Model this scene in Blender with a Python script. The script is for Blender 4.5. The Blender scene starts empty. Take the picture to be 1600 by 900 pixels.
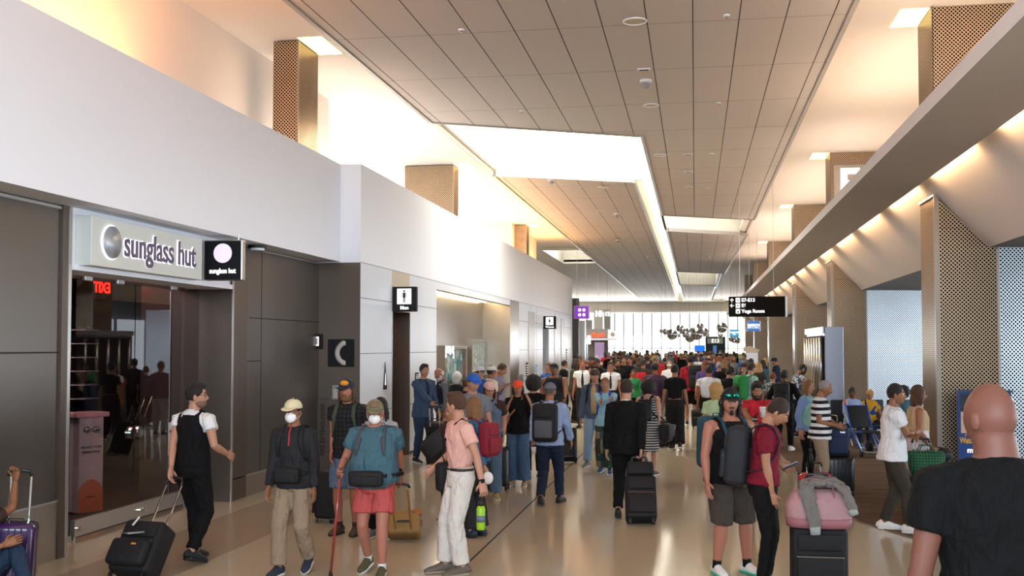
import bpy, bmesh, math, random
import numpy as np
from mathutils import Vector, Matrix, Euler, Quaternion
S = bpy.context.scene
C = S.collection
R = math.radians
PI = math.pi

# ------------------------------------------------------------------ camera, sky, lights, exposure
EYE = 2.12                       # eye height
FPX = 1670.0                     # focal length in pixels of the 1600 wide frame
TH = math.atan(286 / FPX)        # the camera looks a little to the left of the concourse axis
VPX, HOR = 1086.0, 541.0
cd = bpy.data.cameras.new('camera')
cam = bpy.data.objects.new('camera', cd); C.objects.link(cam)
cam.location = (0, 0, EYE)
cam.rotation_euler = (R(90) + math.atan(63 / FPX), 0, TH)
cd.sensor_width = 36; cd.lens = FPX / 1600 * 36; cd.shift_y = 28 / 1600
cd.clip_start = .05; cd.clip_end = 600
S.camera = cam
vs = S.view_settings
vs.view_transform = 'Standard'; vs.look = 'None'; vs.gamma = 1; vs.use_curve_mapping = False
vs.exposure = 0.55
S.cycles.use_denoising = True
S.cycles.max_bounces = 8; S.cycles.diffuse_bounces = 4; S.cycles.glossy_bounces = 4
S.cycles.transmission_bounces = 6; S.cycles.transparent_max_bounces = 12
S.cycles.caustics_reflective = False; S.cycles.caustics_refractive = False
S.cycles.sample_clamp_indirect = 4.0
w = bpy.data.worlds.new('sky'); S.world = w; w.use_nodes = True
bg = w.node_tree.nodes['Background']
bg.inputs[0].default_value = (.80, .88, 1.0, 1); bg.inputs[1].default_value = 0.4

def area(name, loc, rot, sx, sy, power, col=(1, 1, 1), spread=180):
    l = bpy.data.lights.new(name, 'AREA'); l.shape = 'RECTANGLE'; l.size = sx; l.size_y = sy
    l.energy = power; l.color = col; l.spread = R(spread)
    o = bpy.data.objects.new(name, l); C.objects.link(o)
    o.location = loc; o.rotation_euler = [R(a) for a in rot]
    return o
def warm(k=1.0): return (1.0, 1 - .42 * k, 1 - .72 * k)
# daylight falling through the ceiling openings (each lamp hangs up inside its own well)
area('skylight_daylight', (-3.4, 26.0, 8.15), (0, 0, 0), 3.6, 8.0, 320, (.97, .99, 1))
area('skylight_daylight', (.5, 39.8, 8.15), (0, 0, 0), 3.0, 3.2, 500, (.98, .99, 1))
area('skylight_daylight', (.5, 66.0, 8.15), (0, 0, 0), 3.0, 6, 700, (.98, .99, 1))
area('skylight_daylight', (-6.9, 54.0, 8.15), (0, 0, 0), 1.8, 7, 700, (.98, .99, 1))
area('skylight_daylight', (-1.47, 52, 7.95), (0, 0, 0), .4, 50, 700, (1, .96, .90))
# unseen fill lamp added behind the camera, then daylight from the gate windows on the right
area('concourse_fill', (-.5, -5.0, 4.4), (104, 0, 0), 11, 3.0, 1500, (.76, .88, 1))
area('gate_window_daylight', (15.99, 22, 1.8), (90, 0, 90), 36, 3.2, 1700, (.82, .91, 1))
area('end_window_daylight', (-3, 118.26, 2.1), (92, 0, 180), 40, 3.6, 8000, (.93, .96, 1))
# warm cove lamps above the side ledges
area('cove_lamp', (-6.5, 4.5, 5.3), (180, 0, 0), .25, 16, 330, (1, .42, .16))
area('cove_lamp', (-6.5, 19.5, 5.3), (180, 0, 0), .25, 8, 60, warm(.4))
area('cove_lamp', (-6.5, 38, 5.3), (180, 0, 0), .25, 20, 380, (1, .55, .24))
area('cove_lamp', (3.6, 10, 5.1), (180, 0, 0), .25, 24, 260, warm(.6))
area('cove_lamp', (3.6, 42, 5.1), (180, 0, 0), .25, 36, 300, warm(.5))

# ------------------------------------------------------------------ pixel helpers (1600 x 900 frame -> world)
CT, ST = math.cos(TH), math.sin(TH)
def at(px, s, z=0.0):            # pixel column and scale (px per metre) -> world
    d = FPX / s; u = (px - 800) / s
    return Vector((-ST * d + CT * u, CT * d + ST * u, z))
def floor_at(px, py): return at(px, (py - HOR) / EYE)
def s_plane(X, px): return (px - VPX) * CT / X          # scale where a wall at x = X shows at column px
def Yp(X, px):
    s = s_plane(X, px); d = FPX / s
    return (d + X * ST) / CT
def Zp(X, px, py): return EYE + (HOR - py) / s_plane(X, px)
def Yd(X, d): return (d + X * ST) / CT
def Yceil(X, py, z):             # on the horizontal plane z: row py, lateral x
    s = (HOR - py) / (z - EYE); return Yd(X, FPX / s)

# ------------------------------------------------------------------ materials
def lin(c):
    return tuple(((v / 12.92) if v <= .04045 else ((v + .055) / 1.055) ** 2.4) for v in c)
def hexc(h):
    h = h.lstrip('#'); return lin(tuple(int(h[i:i + 2], 16) / 255 for i in (0, 2, 4)))
MC = {}
def mat(name, col, rough=.6, metal=0.0, emit=None, es=0, coat=0, trans=0, ior=1.45, spec=.5, bump=None, alpha=1, sheen=0):
    key = name
    if key in MC: return MC[key]
    m = bpy.data.materials.new(name); m.use_nodes = True
    nt = m.node_tree; b = nt.nodes['Principled BSDF']
    c = hexc(col) if isinstance(col, str) else col
    b.inputs['Base Color'].default_value = (*c, 1); b.inputs['Roughness'].default_value = rough
    b.inputs['Metallic'].default_value = metal; b.inputs['IOR'].default_value = ior
    b.inputs['Transmission Weight'].default_value = trans; b.inputs['Coat Weight'].default_value = coat
    b.inputs['Specular IOR Level'].default_value = spec; b.inputs['Alpha'].default_value = alpha
    if sheen: b.inputs['Sheen Weight'].default_value = sheen
    if emit is not None:
        e = hexc(emit) if isinstance(emit, str) else emit
        b.inputs['Emission Color'].default_value = (*e, 1); b.inputs['Emission Strength'].default_value = es
    if bump:
        n = nt.nodes.new('ShaderNodeTexNoise'); n.inputs['Scale'].default_value = bump[0]; n.inputs['Detail'].default_value = 4
        bp = nt.nodes.new('ShaderNodeBump'); bp.inputs['Strength'].default_value = bump[1]; bp.inputs['Distance'].default_value = bump[2] if len(bump) > 2 else .01
        tc = nt.nodes.new('ShaderNodeTexCoord')
        nt.links.new(tc.outputs['Object'], n.inputs['Vector'])
        nt.links.new(n.outputs['Fac'], bp.inputs['Height']); nt.links.new(bp.outputs['Normal'], b.inputs['Normal'])
    MC[key] = m
    return m
def nodes_of(m): return m.node_tree, m.node_tree.nodes['Principled BSDF']
def mathn(nt, op, a, b=None, c=None):
    n = nt.nodes.new('ShaderNodeMath'); n.operation = op
    for i, v in enumerate((a, b, c)):
        if v is None: continue
        if isinstance(v, (int, float)): n.inputs[i].default_value = v
        else: nt.links.new(v, n.inputs[i])
    return n.outputs[0]
def mixc(nt, fac, a, b):
    n = nt.nodes.new('ShaderNodeMix'); n.data_type = 'RGBA'
    if isinstance(fac, (int, float)): n.inputs[0].default_value = fac
    else: nt.links.new(fac, n.inputs[0])
    for i, v in ((6, a), (7, b)):
        if isinstance(v, tuple): n.inputs[i].default_value = (*v[:3], 1)
        else: nt.links.new(v, n.inputs[i])
    return n.outputs[2]
def cloth(name, col, kind='plain', col2=None, rough=.85, scale=1.0):
    """woven fabric: fine noise in tone, wrinkle bump; stripes, plaid, patchwork, print, denim variants"""
    if name in MC: return MC[name]
    m = mat(name, col, rough, spec=.25)
    nt, b = nodes_of(m)
    tc = nt.nodes.new('ShaderNodeTexCoord'); sp = nt.nodes.new('ShaderNodeSeparateXYZ')
    nt.links.new(tc.outputs['Object'], sp.inputs[0])
    X, Y, Z = sp.outputs
    c1 = hexc(col); c2 = hexc(col2) if col2 else tuple(v * .6 for v in c1)
    base = c1
    if kind == 'stripes':
        f = mathn(nt, 'FRACT', mathn(nt, 'MULTIPLY', Z, scale)); f = mathn(nt, 'GREATER_THAN', f, .52)
        base = mixc(nt, f, c1, c2)
    elif kind == 'plaid':
        f = mathn(nt, 'GREATER_THAN', mathn(nt, 'FRACT', mathn(nt, 'MULTIPLY', Z, scale)), .6)
        g = mathn(nt, 'GREATER_THAN', mathn(nt, 'FRACT', mathn(nt, 'MULTIPLY', X, scale)), .6)
        base = mixc(nt, mathn(nt, 'MULTIPLY', mathn(nt, 'ADD', f, g), .5), c1, c2)
    elif kind == 'patch':
        v = nt.nodes.new('ShaderNodeTexVoronoi'); v.distance = 'CHEBYCHEV'; v.inputs['Scale'].default_value = scale; v.inputs['Randomness'].default_value = .25
        nt.links.new(tc.outputs['Object'], v.inputs['Vector'])
        rp = nt.nodes.new('ShaderNodeValToRGB'); rp.color_ramp.interpolation = 'CONSTANT'
        s2 = nt.nodes.new('ShaderNodeSeparateColor'); nt.links.new(v.outputs['Color'], s2.inputs[0])
        nt.links.new(s2.outputs[0], rp.inputs[0])
        el = rp.color_ramp.elements; cols = ['#3b3a34', '#5d2f33', '#6e7a62', '#48525c', '#7d7762', '#2e4a46']
        el[0].position = 0; el[0].color = (*hexc(cols[0]), 1); el[1].position = .17; el[1].color = (*hexc(cols[1]), 1)
        for i, cc in enumerate(cols[2:]):
            e = el.new(.33 + .16 * i); e.color = (*hexc(cc), 1)
        base = rp.outputs[0]
    elif kind == 'print':
        v = nt.nodes.new('ShaderNodeTexNoise'); v.inputs['Scale'].default_value = scale; v.inputs['Detail'].default_value = 1
        nt.links.new(tc.outputs['Object'], v.inputs['Vector'])
        base = mixc(nt, mathn(nt, 'GREATER_THAN', v.outputs['Fac'], .55), c1, c2)
    n = nt.nodes.new('ShaderNodeTexNoise'); n.inputs['Scale'].default_value = 9; n.inputs['Detail'].default_value = 5; n.inputs['Distortion'].default_value = .6
    mp = nt.nodes.new('ShaderNodeMapping'); mp.inputs['Scale'].default_value = (1.3, 1.3, .55)
    nt.links.new(tc.outputs['Object'], mp.inputs[0]); nt.links.new(mp.outputs[0], n.inputs['Vector'])
    n2 = nt.nodes.new('ShaderNodeTexNoise'); n2.inputs['Scale'].default_value = 60; nt.links.new(tc.outputs['Object'], n2.inputs['Vector'])
    if isinstance(base, tuple): lo, hi = tuple(v * .88 for v in base), tuple(min(1, v * 1.1) for v in base)
    else: lo, hi = mixc(nt, .12, base, (0, 0, 0)), base
    nt.links.new(mixc(nt, n2.outputs['Fac'], lo, hi), b.inputs['Base Color'])
    bp = nt.nodes.new('ShaderNodeBump'); bp.inputs['Strength'].default_value = .9; bp.inputs['Distance'].default_value = .06
    nt.links.new(n.outputs['Fac'], bp.inputs['Height']); nt.links.new(bp.outputs['Normal'], b.inputs['Normal'])
    return m
def perforated(name, col, pitch=.052, r=.27, ax='xz', metal=.85, rough=.34, hole='#0a0a0a'):
    """sheet metal with staggered round holes, laid out in the panel's own plane"""
    if name in MC: return MC[name]
    m = mat(name, col, rough, metal)
    nt, b = nodes_of(m)
    tc = nt.nodes.new('ShaderNodeTexCoord'); sp = nt.nodes.new('ShaderNodeSeparateXYZ'); nt.links.new(tc.outputs['Object'], sp.inputs[0])
    U = sp.outputs[0] if ax[0] == 'x' else sp.outputs[1]; V = sp.outputs[2]
    def cell(off):
        u = mathn(nt, 'SUBTRACT', mathn(nt, 'FRACT', mathn(nt, 'ADD', mathn(nt, 'DIVIDE', U, pitch), off + 100)), .5)
        v = mathn(nt, 'SUBTRACT', mathn(nt, 'FRACT', mathn(nt, 'ADD', mathn(nt, 'DIVIDE', V, pitch), off + 100)), .5)
        return mathn(nt, 'SQRT', mathn(nt, 'ADD', mathn(nt, 'MULTIPLY', u, u), mathn(nt, 'MULTIPLY', v, v)))
    d = mathn(nt, 'MINIMUM', cell(0), cell(.5))
    h = mathn(nt, 'LESS_THAN', d, r)
    n = nt.nodes.new('ShaderNodeTexNoise'); n.inputs['Scale'].default_value = 1.2; nt.links.new(tc.outputs['Object'], n.inputs['Vector'])
    c = hexc(col)
    steel = mixc(nt, n.outputs['Fac'], tuple(v * .85 for v in c), tuple(min(1, v * 1.12) for v in c))
    nt.links.new(mixc(nt, h, steel, hexc(hole)), b.inputs['Base Color'])
    nt.links.new(mathn(nt, 'MULTIPLY', mathn(nt, 'SUBTRACT', 1, h), metal), b.inputs['Metallic'])
    nt.links.new(mathn(nt, 'MULTIPLY', mathn(nt, 'SUBTRACT', 1, h), .5), b.inputs['Specular IOR Level'])
    return m

# ------------------------------------------------------------------ mesh building
def frame_of(t, hint):
    t = t.normalized(); x = hint - t * hint.dot(t)
    if x.length < 1e-4: x = t.orthogonal()
    x.normalize(); y = t.cross(x); return x, y
class MB:
    def __init__(s): s.v = []; s.f = []
    def add(s, vs, fs):
        o = len(s.v); s.v += [tuple(v) for v in vs]; s.f += [tuple(i + o for i in f) for f in fs]; return s
    def box(s, a, b):
        (x0, y0, z0), (x1, y1, z1) = a, b
        x0, x1 = min(x0, x1), max(x0, x1); y0, y1 = min(y0, y1), max(y0, y1); z0, z1 = min(z0, z1), max(z0, z1)
        return s.add([(x0, y0, z0), (x1, y0, z0), (x1, y1, z0), (x0, y1, z0), (x0, y0, z1), (x1, y0, z1), (x1, y1, z1), (x0, y1, z1)],
                     [(0, 3, 2, 1), (4, 5, 6, 7), (0, 1, 5, 4), (1, 2, 6, 5), (2, 3, 7, 6), (3, 0, 4, 7)])
    def quad(s, *p): return s.add(p, [tuple(range(len(p)))])
    def prism(s, poly, z0, z1):       # poly [(x,y)] counterclockwise
        n = len(poly)
        return s.add([(x, y, z0) for x, y in poly] + [(x, y, z1) for x, y in poly],
                     [tuple(reversed(range(n))), tuple(range(n, 2 * n))] + [(i, (i + 1) % n, n + (i + 1) % n, n + i) for i in range(n)])
    def prism_ax(s, poly, a0, a1, ax='y'):   # poly in (x,z) extruded along y, or (y,z) along x
        n = len(poly)
        P = (lambda p, a: (p[0], a, p[1])) if ax == 'y' else (lambda p, a: (a, p[0], p[1]))
        return s.add([P(p, a0) for p in poly] + [P(p, a1) for p in poly],
                     [tuple(range(n)), tuple(reversed(range(n, 2 * n)))] + [(i, n + i, n + (i + 1) % n, (i + 1) % n) for i in range(n)])
    def tube(s, pts, rad, hint=(1, 0, 0), n=12, caps=True, power=1.0):
        pts = [Vector(p) for p in pts]; hint = Vector(hint); rings = []
        N = len(pts)
        for i, p in enumerate(pts):
            t = (pts[min(i + 1, N - 1)] - pts[max(i - 1, 0)])
            x, y = frame_of(t, hint)
            r = rad[i] if isinstance(rad, (list, tuple)) and not isinstance(rad[0], (int, float)) or isinstance(rad, list) else rad
            rx, ry = (r, r) if isinstance(r, (int, float)) else r
            ring = []
            for k in range(n):
                a = 2 * PI * k / n; ca, sa = math.cos(a), math.sin(a)
                if power != 1: ca = math.copysign(abs(ca) ** power, ca); sa = math.copysign(abs(sa) ** power, sa)
                ring.append(p + x * (rx * ca) + y * (ry * sa))
            rings.append(ring)
        o = len(s.v)
        for r_ in rings: s.v += [tuple(q) for q in r_]
        for i in range(N - 1):
            for k in range(n):
                a, b = o + i * n + k, o + i * n + (k + 1) % n
                s.f.append((a, b, b + n, a + n))
        if caps:
            for i, sg in ((0, -1), (N - 1, 1)):
                s.v.append(tuple(pts[i])); c = len(s.v) - 1
                for k in range(n):
                    a, b = o + i * n + k, o + i * n + (k + 1) % n
                    s.f.append((c, b, a) if sg < 0 else (c, a, b))
        return s
    def ball(s, c, r, M=None, nu=16, nv=10, fn=None, zmin=None):
        """ellipsoid; M orients it; fn(dir)->scale factor vector"""
        c = Vector(c); r = (r, r, r) if isinstance(r, (int, float)) else r
        o = len(s.v)
        pts = [Vector((0, 0, -1))] + [Vector((math.cos(2 * PI * k / nu) * math.cos(a), math.sin(2 * PI * k / nu) * math.cos(a), math.sin(a)))
                                      for a in [-PI / 2 + PI * (j + 1) / (nv + 1) for j in range(nv)] for k in range(nu)] + [Vector((0, 0, 1))]
        for d in pts:
            if zmin is not None and d.z < zmin: d = Vector((d.x, d.y, zmin))
            q = Vector((d.x * r[0], d.y * r[1], d.z * r[2]))
            if fn: q = fn(d, q)
            if M is not None: q = M @ q
            s.v.append(tuple(c + q))
        for k in range(nu):
            s.f.append((o, o + 1 + (k + 1) % nu, o + 1 + k))
            for j in range(nv - 1):
                a, b = o + 1 + j * nu + k, o + 1 + j * nu + (k + 1) % nu
                s.f.append((a, b, b + nu, a + nu))
            e = o + 1 + (nv - 1) * nu
            s.f.append((e + k, e + (k + 1) % nu, o + 1 + nv * nu))
        return s
    def rbox(s, c, size, r=.02, seg=2, M=None):
        bm = bmesh.new(); bmesh.ops.create_cube(bm, size=1)
        bmesh.ops.scale(bm, vec=size, verts=bm.verts)
        r = min(r, min(size) * .49)
        bmesh.ops.bevel(bm, geom=list(bm.edges), offset=r, segments=seg, affect='EDGES', profile=.5)
        c = Vector(c)
        vs_ = [(c + (M @ v.co if M is not None else v.co)) for v in bm.verts]
        bm.verts.index_update()
        fs_ = [tuple(v.index for v in f.verts) for f in bm.faces]; bm.free()
        return s.add(vs_, fs_)
    def cyl(s, a, b, r, n=16): return s.tube([a, b], r, hint=(0, 0, 1) if abs((Vector(b) - Vector(a)).normalized().z) < .9 else (1, 0, 0), n=n)
    def torus(s, c, R1, r, ax='z', n=24, m=8):
        o = len(s.v)
        for i in range(n):
            a = 2 * PI * i / n
            for j in range(m):
                b = 2 * PI * j / m; q = ((R1 + r * math.cos(b)) * math.cos(a), (R1 + r * math.cos(b)) * math.sin(a), r * math.sin(b))
                if ax == 'x': q = (q[2], q[0], q[1])
                if ax == 'y': q = (q[0], q[2], q[1])
                s.v.append((c[0] + q[0], c[1] + q[1], c[2] + q[2]))
        for i in range(n):
            for j in range(m):
                s.f.append((o + i * m + j, o + ((i + 1) % n) * m + j, o + ((i + 1) % n) * m + (j + 1) % m, o + i * m + (j + 1) % m))
        return s
    def mesh(s, name='m'):
        me = bpy.data.meshes.new(name); me.from_pydata(s.v, [], s.f); me.update(); return me
    def obj(s, name, m=None, parent=None, smooth=False, loc=None):
        o = bpy.data.objects.new(name, s.mesh(name)); C.objects.link(o)
        if m: o.data.materials.append(m)
        if parent: o.parent = parent
        if smooth: shade(o.data)
        if loc is not None: o.location = loc
        return o
def shade(me, ang=None):
    me.polygons.foreach_set('use_smooth', [True] * len(me.polygons))
    if ang:
        try: me.set_sharp_from_angle(angle=R(ang))
        except Exception: pass
TMP = bpy.data.scenes.new('workbench')
def bake(me, mods):
    """evaluate modifiers on a mesh once and return the finished mesh"""
    o = bpy.data.objects.new('w', me); TMP.collection.objects.link(o)
    for typ, kw in mods:
        md = o.modifiers.new(typ, typ)
        for k, v in kw.items(): setattr(md, k, v)
    vl = TMP.view_layers[0]; vl.update(); dg = vl.depsgraph; dg.update()
    r = bpy.data.meshes.new_from_object(o.evaluated_get(dg)); 
    bpy.data.objects.remove(o); bpy.data.meshes.remove(me)
    return r
TEX = {}
def clouds(size):
    if size not in TEX:
        t = bpy.data.textures.new('folds', 'CLOUDS'); t.noise_scale = size; t.noise_depth = 2; TEX[size] = t
    return TEX[size]
def blend(mb, voxel, smooth=3, wr=0, wsize=.12):
    mods = [('REMESH', dict(mode='VOXEL', voxel_size=voxel)), ('SMOOTH', dict(factor=.5, iterations=smooth))]
    if wr: mods.append(('DISPLACE', dict(texture=clouds(wsize), strength=wr, mid_level=.5)))
    me = bake(mb.mesh(), mods); shade(me); return me
def mobj(name, me, m, parent=None):
    o = bpy.data.objects.new(name, me); C.objects.link(o)
    if m and not me.materials: me.materials.append(m)
    if parent: o.parent = parent
    return o
def thing(name, label, cat, loc=(0, 0, 0), rz=0, group=None):
    o = bpy.data.objects.new(name, None); C.objects.link(o); o.empty_display_size = .1
    o.location = loc; o.rotation_euler = (0, 0, rz); tag(o, label, cat, group); return o
def tag(o, label, cat, group=None):
    o['label'] = label; o['category'] = cat
    if group: o['group'] = group
    return o
def struct(name, mb, m, smooth=False):
    o = mb.obj(name, m, None, smooth); o['kind'] = 'structure'; return o
def text_mb(txt, size, ext=.004, align='CENTER', bold=0.0, sx=1.0):
    cu = bpy.data.curves.new('t', 'FONT'); cu.body = txt; cu.size = size; cu.extrude = ext; cu.align_x = align; cu.align_y = 'CENTER'; cu.offset = bold
    o = bpy.data.objects.new('t', cu); TMP.collection.objects.link(o)
    vl = TMP.view_layers[0]; vl.update(); dg = vl.depsgraph; dg.update()
    me = bpy.data.meshes.new_from_object(o.evaluated_get(dg)); bpy.data.objects.remove(o)
    for v in me.vertices: v.co.x *= sx
    return me
FACE_CAM = Matrix.Rotation(PI / 2, 4, 'X')                       # reads from the -y side
FACE_RIGHT = Matrix.Rotation(PI / 2, 4, 'Z') @ FACE_CAM           # reads from the +x side
FACE_LEFT = Matrix.Rotation(-PI / 2, 4, 'Z') @ FACE_CAM
def lettering(txt, size, loc, face, m, parent, name='lettering', **k):
    me = text_mb(txt, size, **k); me.transform(Matrix.Translation(loc) @ face)
    me.materials.clear(); me.materials.append(m)
    o = bpy.data.objects.new(name, me); C.objects.link(o); o.parent = parent
    return o
# ------------------------------------------------------------------ surfaces of the room
def terrazzo():
    m = mat('terrazzo', '#a8967b', .2, spec=.5)
    nt, b = nodes_of(m); tc = nt.nodes.new('ShaderNodeTexCoord')
    n = nt.nodes.new('ShaderNodeTexNoise'); n.inputs['Scale'].default_value = 55; n.inputs['Detail'].default_value = 3
    v = nt.nodes.new('ShaderNodeTexNoise'); v.inputs['Scale'].default_value = .35; v.inputs['Detail'].default_value = 4
    nt.links.new(tc.outputs['Object'], n.inputs['Vector']); nt.links.new(tc.outputs['Object'], v.inputs['Vector'])
    c1 = mixc(nt, n.outputs['Fac'], hexc('#aa9a80'), hexc('#d2c4a8'))
    c2 = mixc(nt, mathn(nt, 'MULTIPLY', v.outputs['Fac'], .5), c1, hexc('#b5a78e'))
    nt.links.new(c2, b.inputs['Base Color'])
    rr = mathn(nt, 'ADD', mathn(nt, 'MULTIPLY', v.outputs['Fac'], .10), .065); nt.links.new(rr, b.inputs['Roughness'])
    b2 = nt.nodes.new('ShaderNodeBump'); b2.inputs['Strength'].default_value = .12; b2.inputs['Distance'].default_value = .02
    v3 = nt.nodes.new('ShaderNodeTexNoise'); v3.inputs['Scale'].default_value = .9
    nt.links.new(tc.outputs['Object'], v3.inputs['Vector']); nt.links.new(v3.outputs['Fac'], b2.inputs['Height']); nt.links.new(b2.outputs['Normal'], b.inputs['Normal'])
    return m
M_TER = terrazzo()
M_TER2 = mat('terrazzo_band', '#a08e76', .2, bump=(60, .05))
M_CARPET = mat('carpet', '#5b4a3d', .95, spec=.1, bump=(220, .6, .01))
def carpet_nodes():
    nt, b = nodes_of(M_CARPET); tc = nt.nodes.new('ShaderNodeTexCoord')
    mp = nt.nodes.new('ShaderNodeMapping'); mp.inputs['Scale'].default_value = (.5, 3.2, 1); nt.links.new(tc.outputs['Object'], mp.inputs[0])
    n = nt.nodes.new('ShaderNodeTexNoise'); n.inputs['Scale'].default_value = 1.6; n.inputs['Detail'].default_value = 5; nt.links.new(mp.outputs[0], n.inputs['Vector'])
    nt.links.new(mixc(nt, n.outputs['Fac'], hexc('#3e322b'), hexc('#77624f')), b.inputs['Base Color'])
carpet_nodes()
M_WHITE = mat('white_plaster', '#e8ebf1', .7, bump=(30, .02))
M_PANEL = mat('white_glass_panel', '#d8dee6', .38, spec=.4)
M_CEIL = mat('ceiling_plaster', '#ece4da', .8)
M_TILE = mat('ceiling_panel', '#c8c1ba', .8, bump=(300, .08))
M_GAP = mat('shadow_gap', '#1c1816', .9)
M_TRIM = mat('grey_trim', '#a9a5a0', .45, .3)
M_DARK = mat('bronze_panel', '#645e58', .34, .8, bump=(90, .05))
M_DARK2 = mat('bronze_panel_deep', '#5f544b', .38, .75, bump=(90, .05))
M_STEEL = mat('brushed_steel', '#b9b6b1', .3, .95, bump=(140, .06))
M_STEELW = mat('satin_steel', '#9a9084', .33, .9)
M_CHROME = mat('chrome', '#e8e8e8', .06, 1)
M_BLACK = mat('black', '#0c0c0d', .5)
M_BLK2 = mat('black_gloss', '#0b0b0d', .45, spec=.25)
M_PERFW = perforated('perforated_warm', '#b79f84', .056, .25, 'xz')
M_PERFWY = perforated('perforated_warm_side', '#b79f84', .056, .25, 'yz')
M_PERFC = perforated('perforated_cool', '#aab0b6', .056, .25, 'xz')
M_SIGNW = mat('sign_white', '#ffffff', .4, emit='#ffffff', es=.75)
M_LED = mat('warm_led', '#fff0d8', .5, emit=(1, .80, .52), es=9)
M_SKYG = mat('skylight_glazing', '#ffffff', .5, emit=(1, .98, .94), es=1.15)
M_WELL = mat('skylight_well_plaster', '#d9d4c6', .8)

struct('floor', MB().box((-24, -4, -.2), (24, 124, 0)), M_TER)
band = MB()
band.box((-5.83, -4, 0), (-4.75, 47, .0015)); struct('floor_band', band, M_TER2)
struct('floor_seam', MB().box((-2.215, -4, 0), (-2.195, 60, .002)), M_GAP)
cp = [floor_at(1600, 905), floor_at(1460, 850), floor_at(1340, 813), floor_at(1253, 749), floor_at(1202, 688), floor_at(1168, 640), floor_at(1146, 611)]
poly = [(4.2, 6.0)] + [(p.x, p.y) for p in cp] + [(1.8, 66), (23.8, 66), (23.8, 6.0)]
cp0 = MB().prism(list(reversed(poly)), 0, .006); struct('floor_carpet', cp0, M_CARPET)
struct('floor_carpet_trim', MB().tube([(p.x - .02, p.y, .003) for p in cp], [.010] * len(cp), n=6), mat('carpet_edge', '#6b5f52', .6))

# ------------------------------------------------------------------ ceiling: white upper ceiling with openings, hung grey panel fields, skylight wells
ZC, ZP = 7.02, 6.87
def yP(X, py): return Yceil(X, py, ZP)
XL, XS0, XS1, XR = -5.46, -1.75, -1.19, 2.18
yA, yB = yP(XL, 188), yP(XS1, 210)            # near edge of the first opening (skewed)
yD, yC = yP(XL, 273), yP(XS0, 283)            # its far edge
yE, yF = yP(XS1, 335), yP(XR, 342)            # second opening near edge
yG, yH = yP(-1.08, 360), yP(XR, 367)
yI, yJ = yP(-1.08, 424), yP(1.55, 427)
yK, yL = yP(-1.1, 446), yP(1.55, 447)
yS = yP(XS0, 470)
def panel_field(name, poly, x0, w=.662, joint=2.62, z=ZP, mt=None):
    """a hung field of ceiling panels: one slab, with recessed seams drawn as thin dark strips, and an edge trim"""
    t = MB().prism(poly, z, z + .06); o = struct(name, t, mt or M_TILE)
    xs = [p[0] for p in poly]; ys = [p[1] for p in poly]
    def span(fix, val):                       # clip a line against the polygon
        out = []
        n = len(poly)
        for i in range(n):
            (xa, ya), (xb, yb) = poly[i], poly[(i + 1) % n]
            a, b = (xa, xb) if fix == 'x' else (ya, yb)
            if (a - val) * (b - val) < 0:
                tt = (val - a) / (b - a); out.append(ya + (yb - ya) * tt if fix == 'x' else xa + (xb - xa) * tt)
        return sorted(out)
    sm = MB(); x = x0
    while x < max(xs):
        if x > min(xs):
            e = span('x', x)
            if len(e) == 2: sm.box((x - .007, e[0], z - .0015), (x + .007, e[1], z))
        x += w
    y = math.ceil(min(ys) / joint) * joint
    while y < min(max(ys), 62):
        e = span('y', y)
        if len(e) == 2: sm.box((e[0], y - .003, z - .001), (e[1], y + .003, z))
        y += joint
    sm = struct(name + '_seams', sm, M_GAP)
    tr = MB(); n = len(poly); cx = sum(xs) / n; cy = sum(ys) / n
    for i in range(n):
        a, b = Vector(poly[i]), Vector(poly[(i + 1) % n]); d = (b - a).normalized(); nrm = Vector((d.y, -d.x))
        if nrm.dot(Vector((cx, cy)) - a) > 0: nrm = -nrm
        q = [a - d * .0, b + d * .0, b + nrm * .07, a + nrm * .07]
        if (q[1] - q[0]).cross(q[2] - q[1]) < 0: q.reverse()
        tr.prism([(p.x, p.y) for p in q], z - .03, z + .11)
    struct('ceiling_edge_trim', tr, M_TRIM)
NEAR = 1.0
panel_field('ceiling_near_field', [(XL, NEAR), (XR, NEAR), (XR, yF), (XS1, yE), (XS1, yB), (XL, yA)], -5.30)
panel_field('ceiling_left_field', [(XL, yD), (XS0, yC), (XS0, yS), (XL, yS)], -5.30)
panel_field('ceiling_right_field', [(-1.08, yG), (XR, yH), (1.9, yJ), (-1.08, yI)], -.99)
panel_field('ceiling_far_field', [(-1.1, yK), (1.55, yL), (1.55, yS), (-1.1, yS)], -.99)
panel_field('ceiling_end_field', [(-5.4, yS + 2.5), (3, yS + 2.5), (3, 119.5), (-5.4, 119.5)], -5.3)
# upper ceiling
up = MB()
Z1 = ZC + .12
up.box((-7.6, 1, ZC), (XL + .3, yA + .4, Z1))
up.box((XR - .3, 1, ZC), (5.6, 119.8, Z1))
up.box((XL, 1, ZC), (XR, 20, Z1))
upper = struct('ceiling', up, M_CEIL)
ul = MB()
yO0, yO1 = Yceil(-7.3, 388, ZC), Yceil(-7.3, 409, ZC)         # opening in the left strip far down
ul.box((-7.6, yA + .4, ZC), (XL + .05, yO0, Z1)); ul.box((-7.6, yO1, ZC), (XL + .05, 119.8, Z1)); ul.box((-16, 46, ZC), (-7.6, 119.8, Z1))
struct('ceiling_left_strip', ul, M_CEIL)
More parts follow.
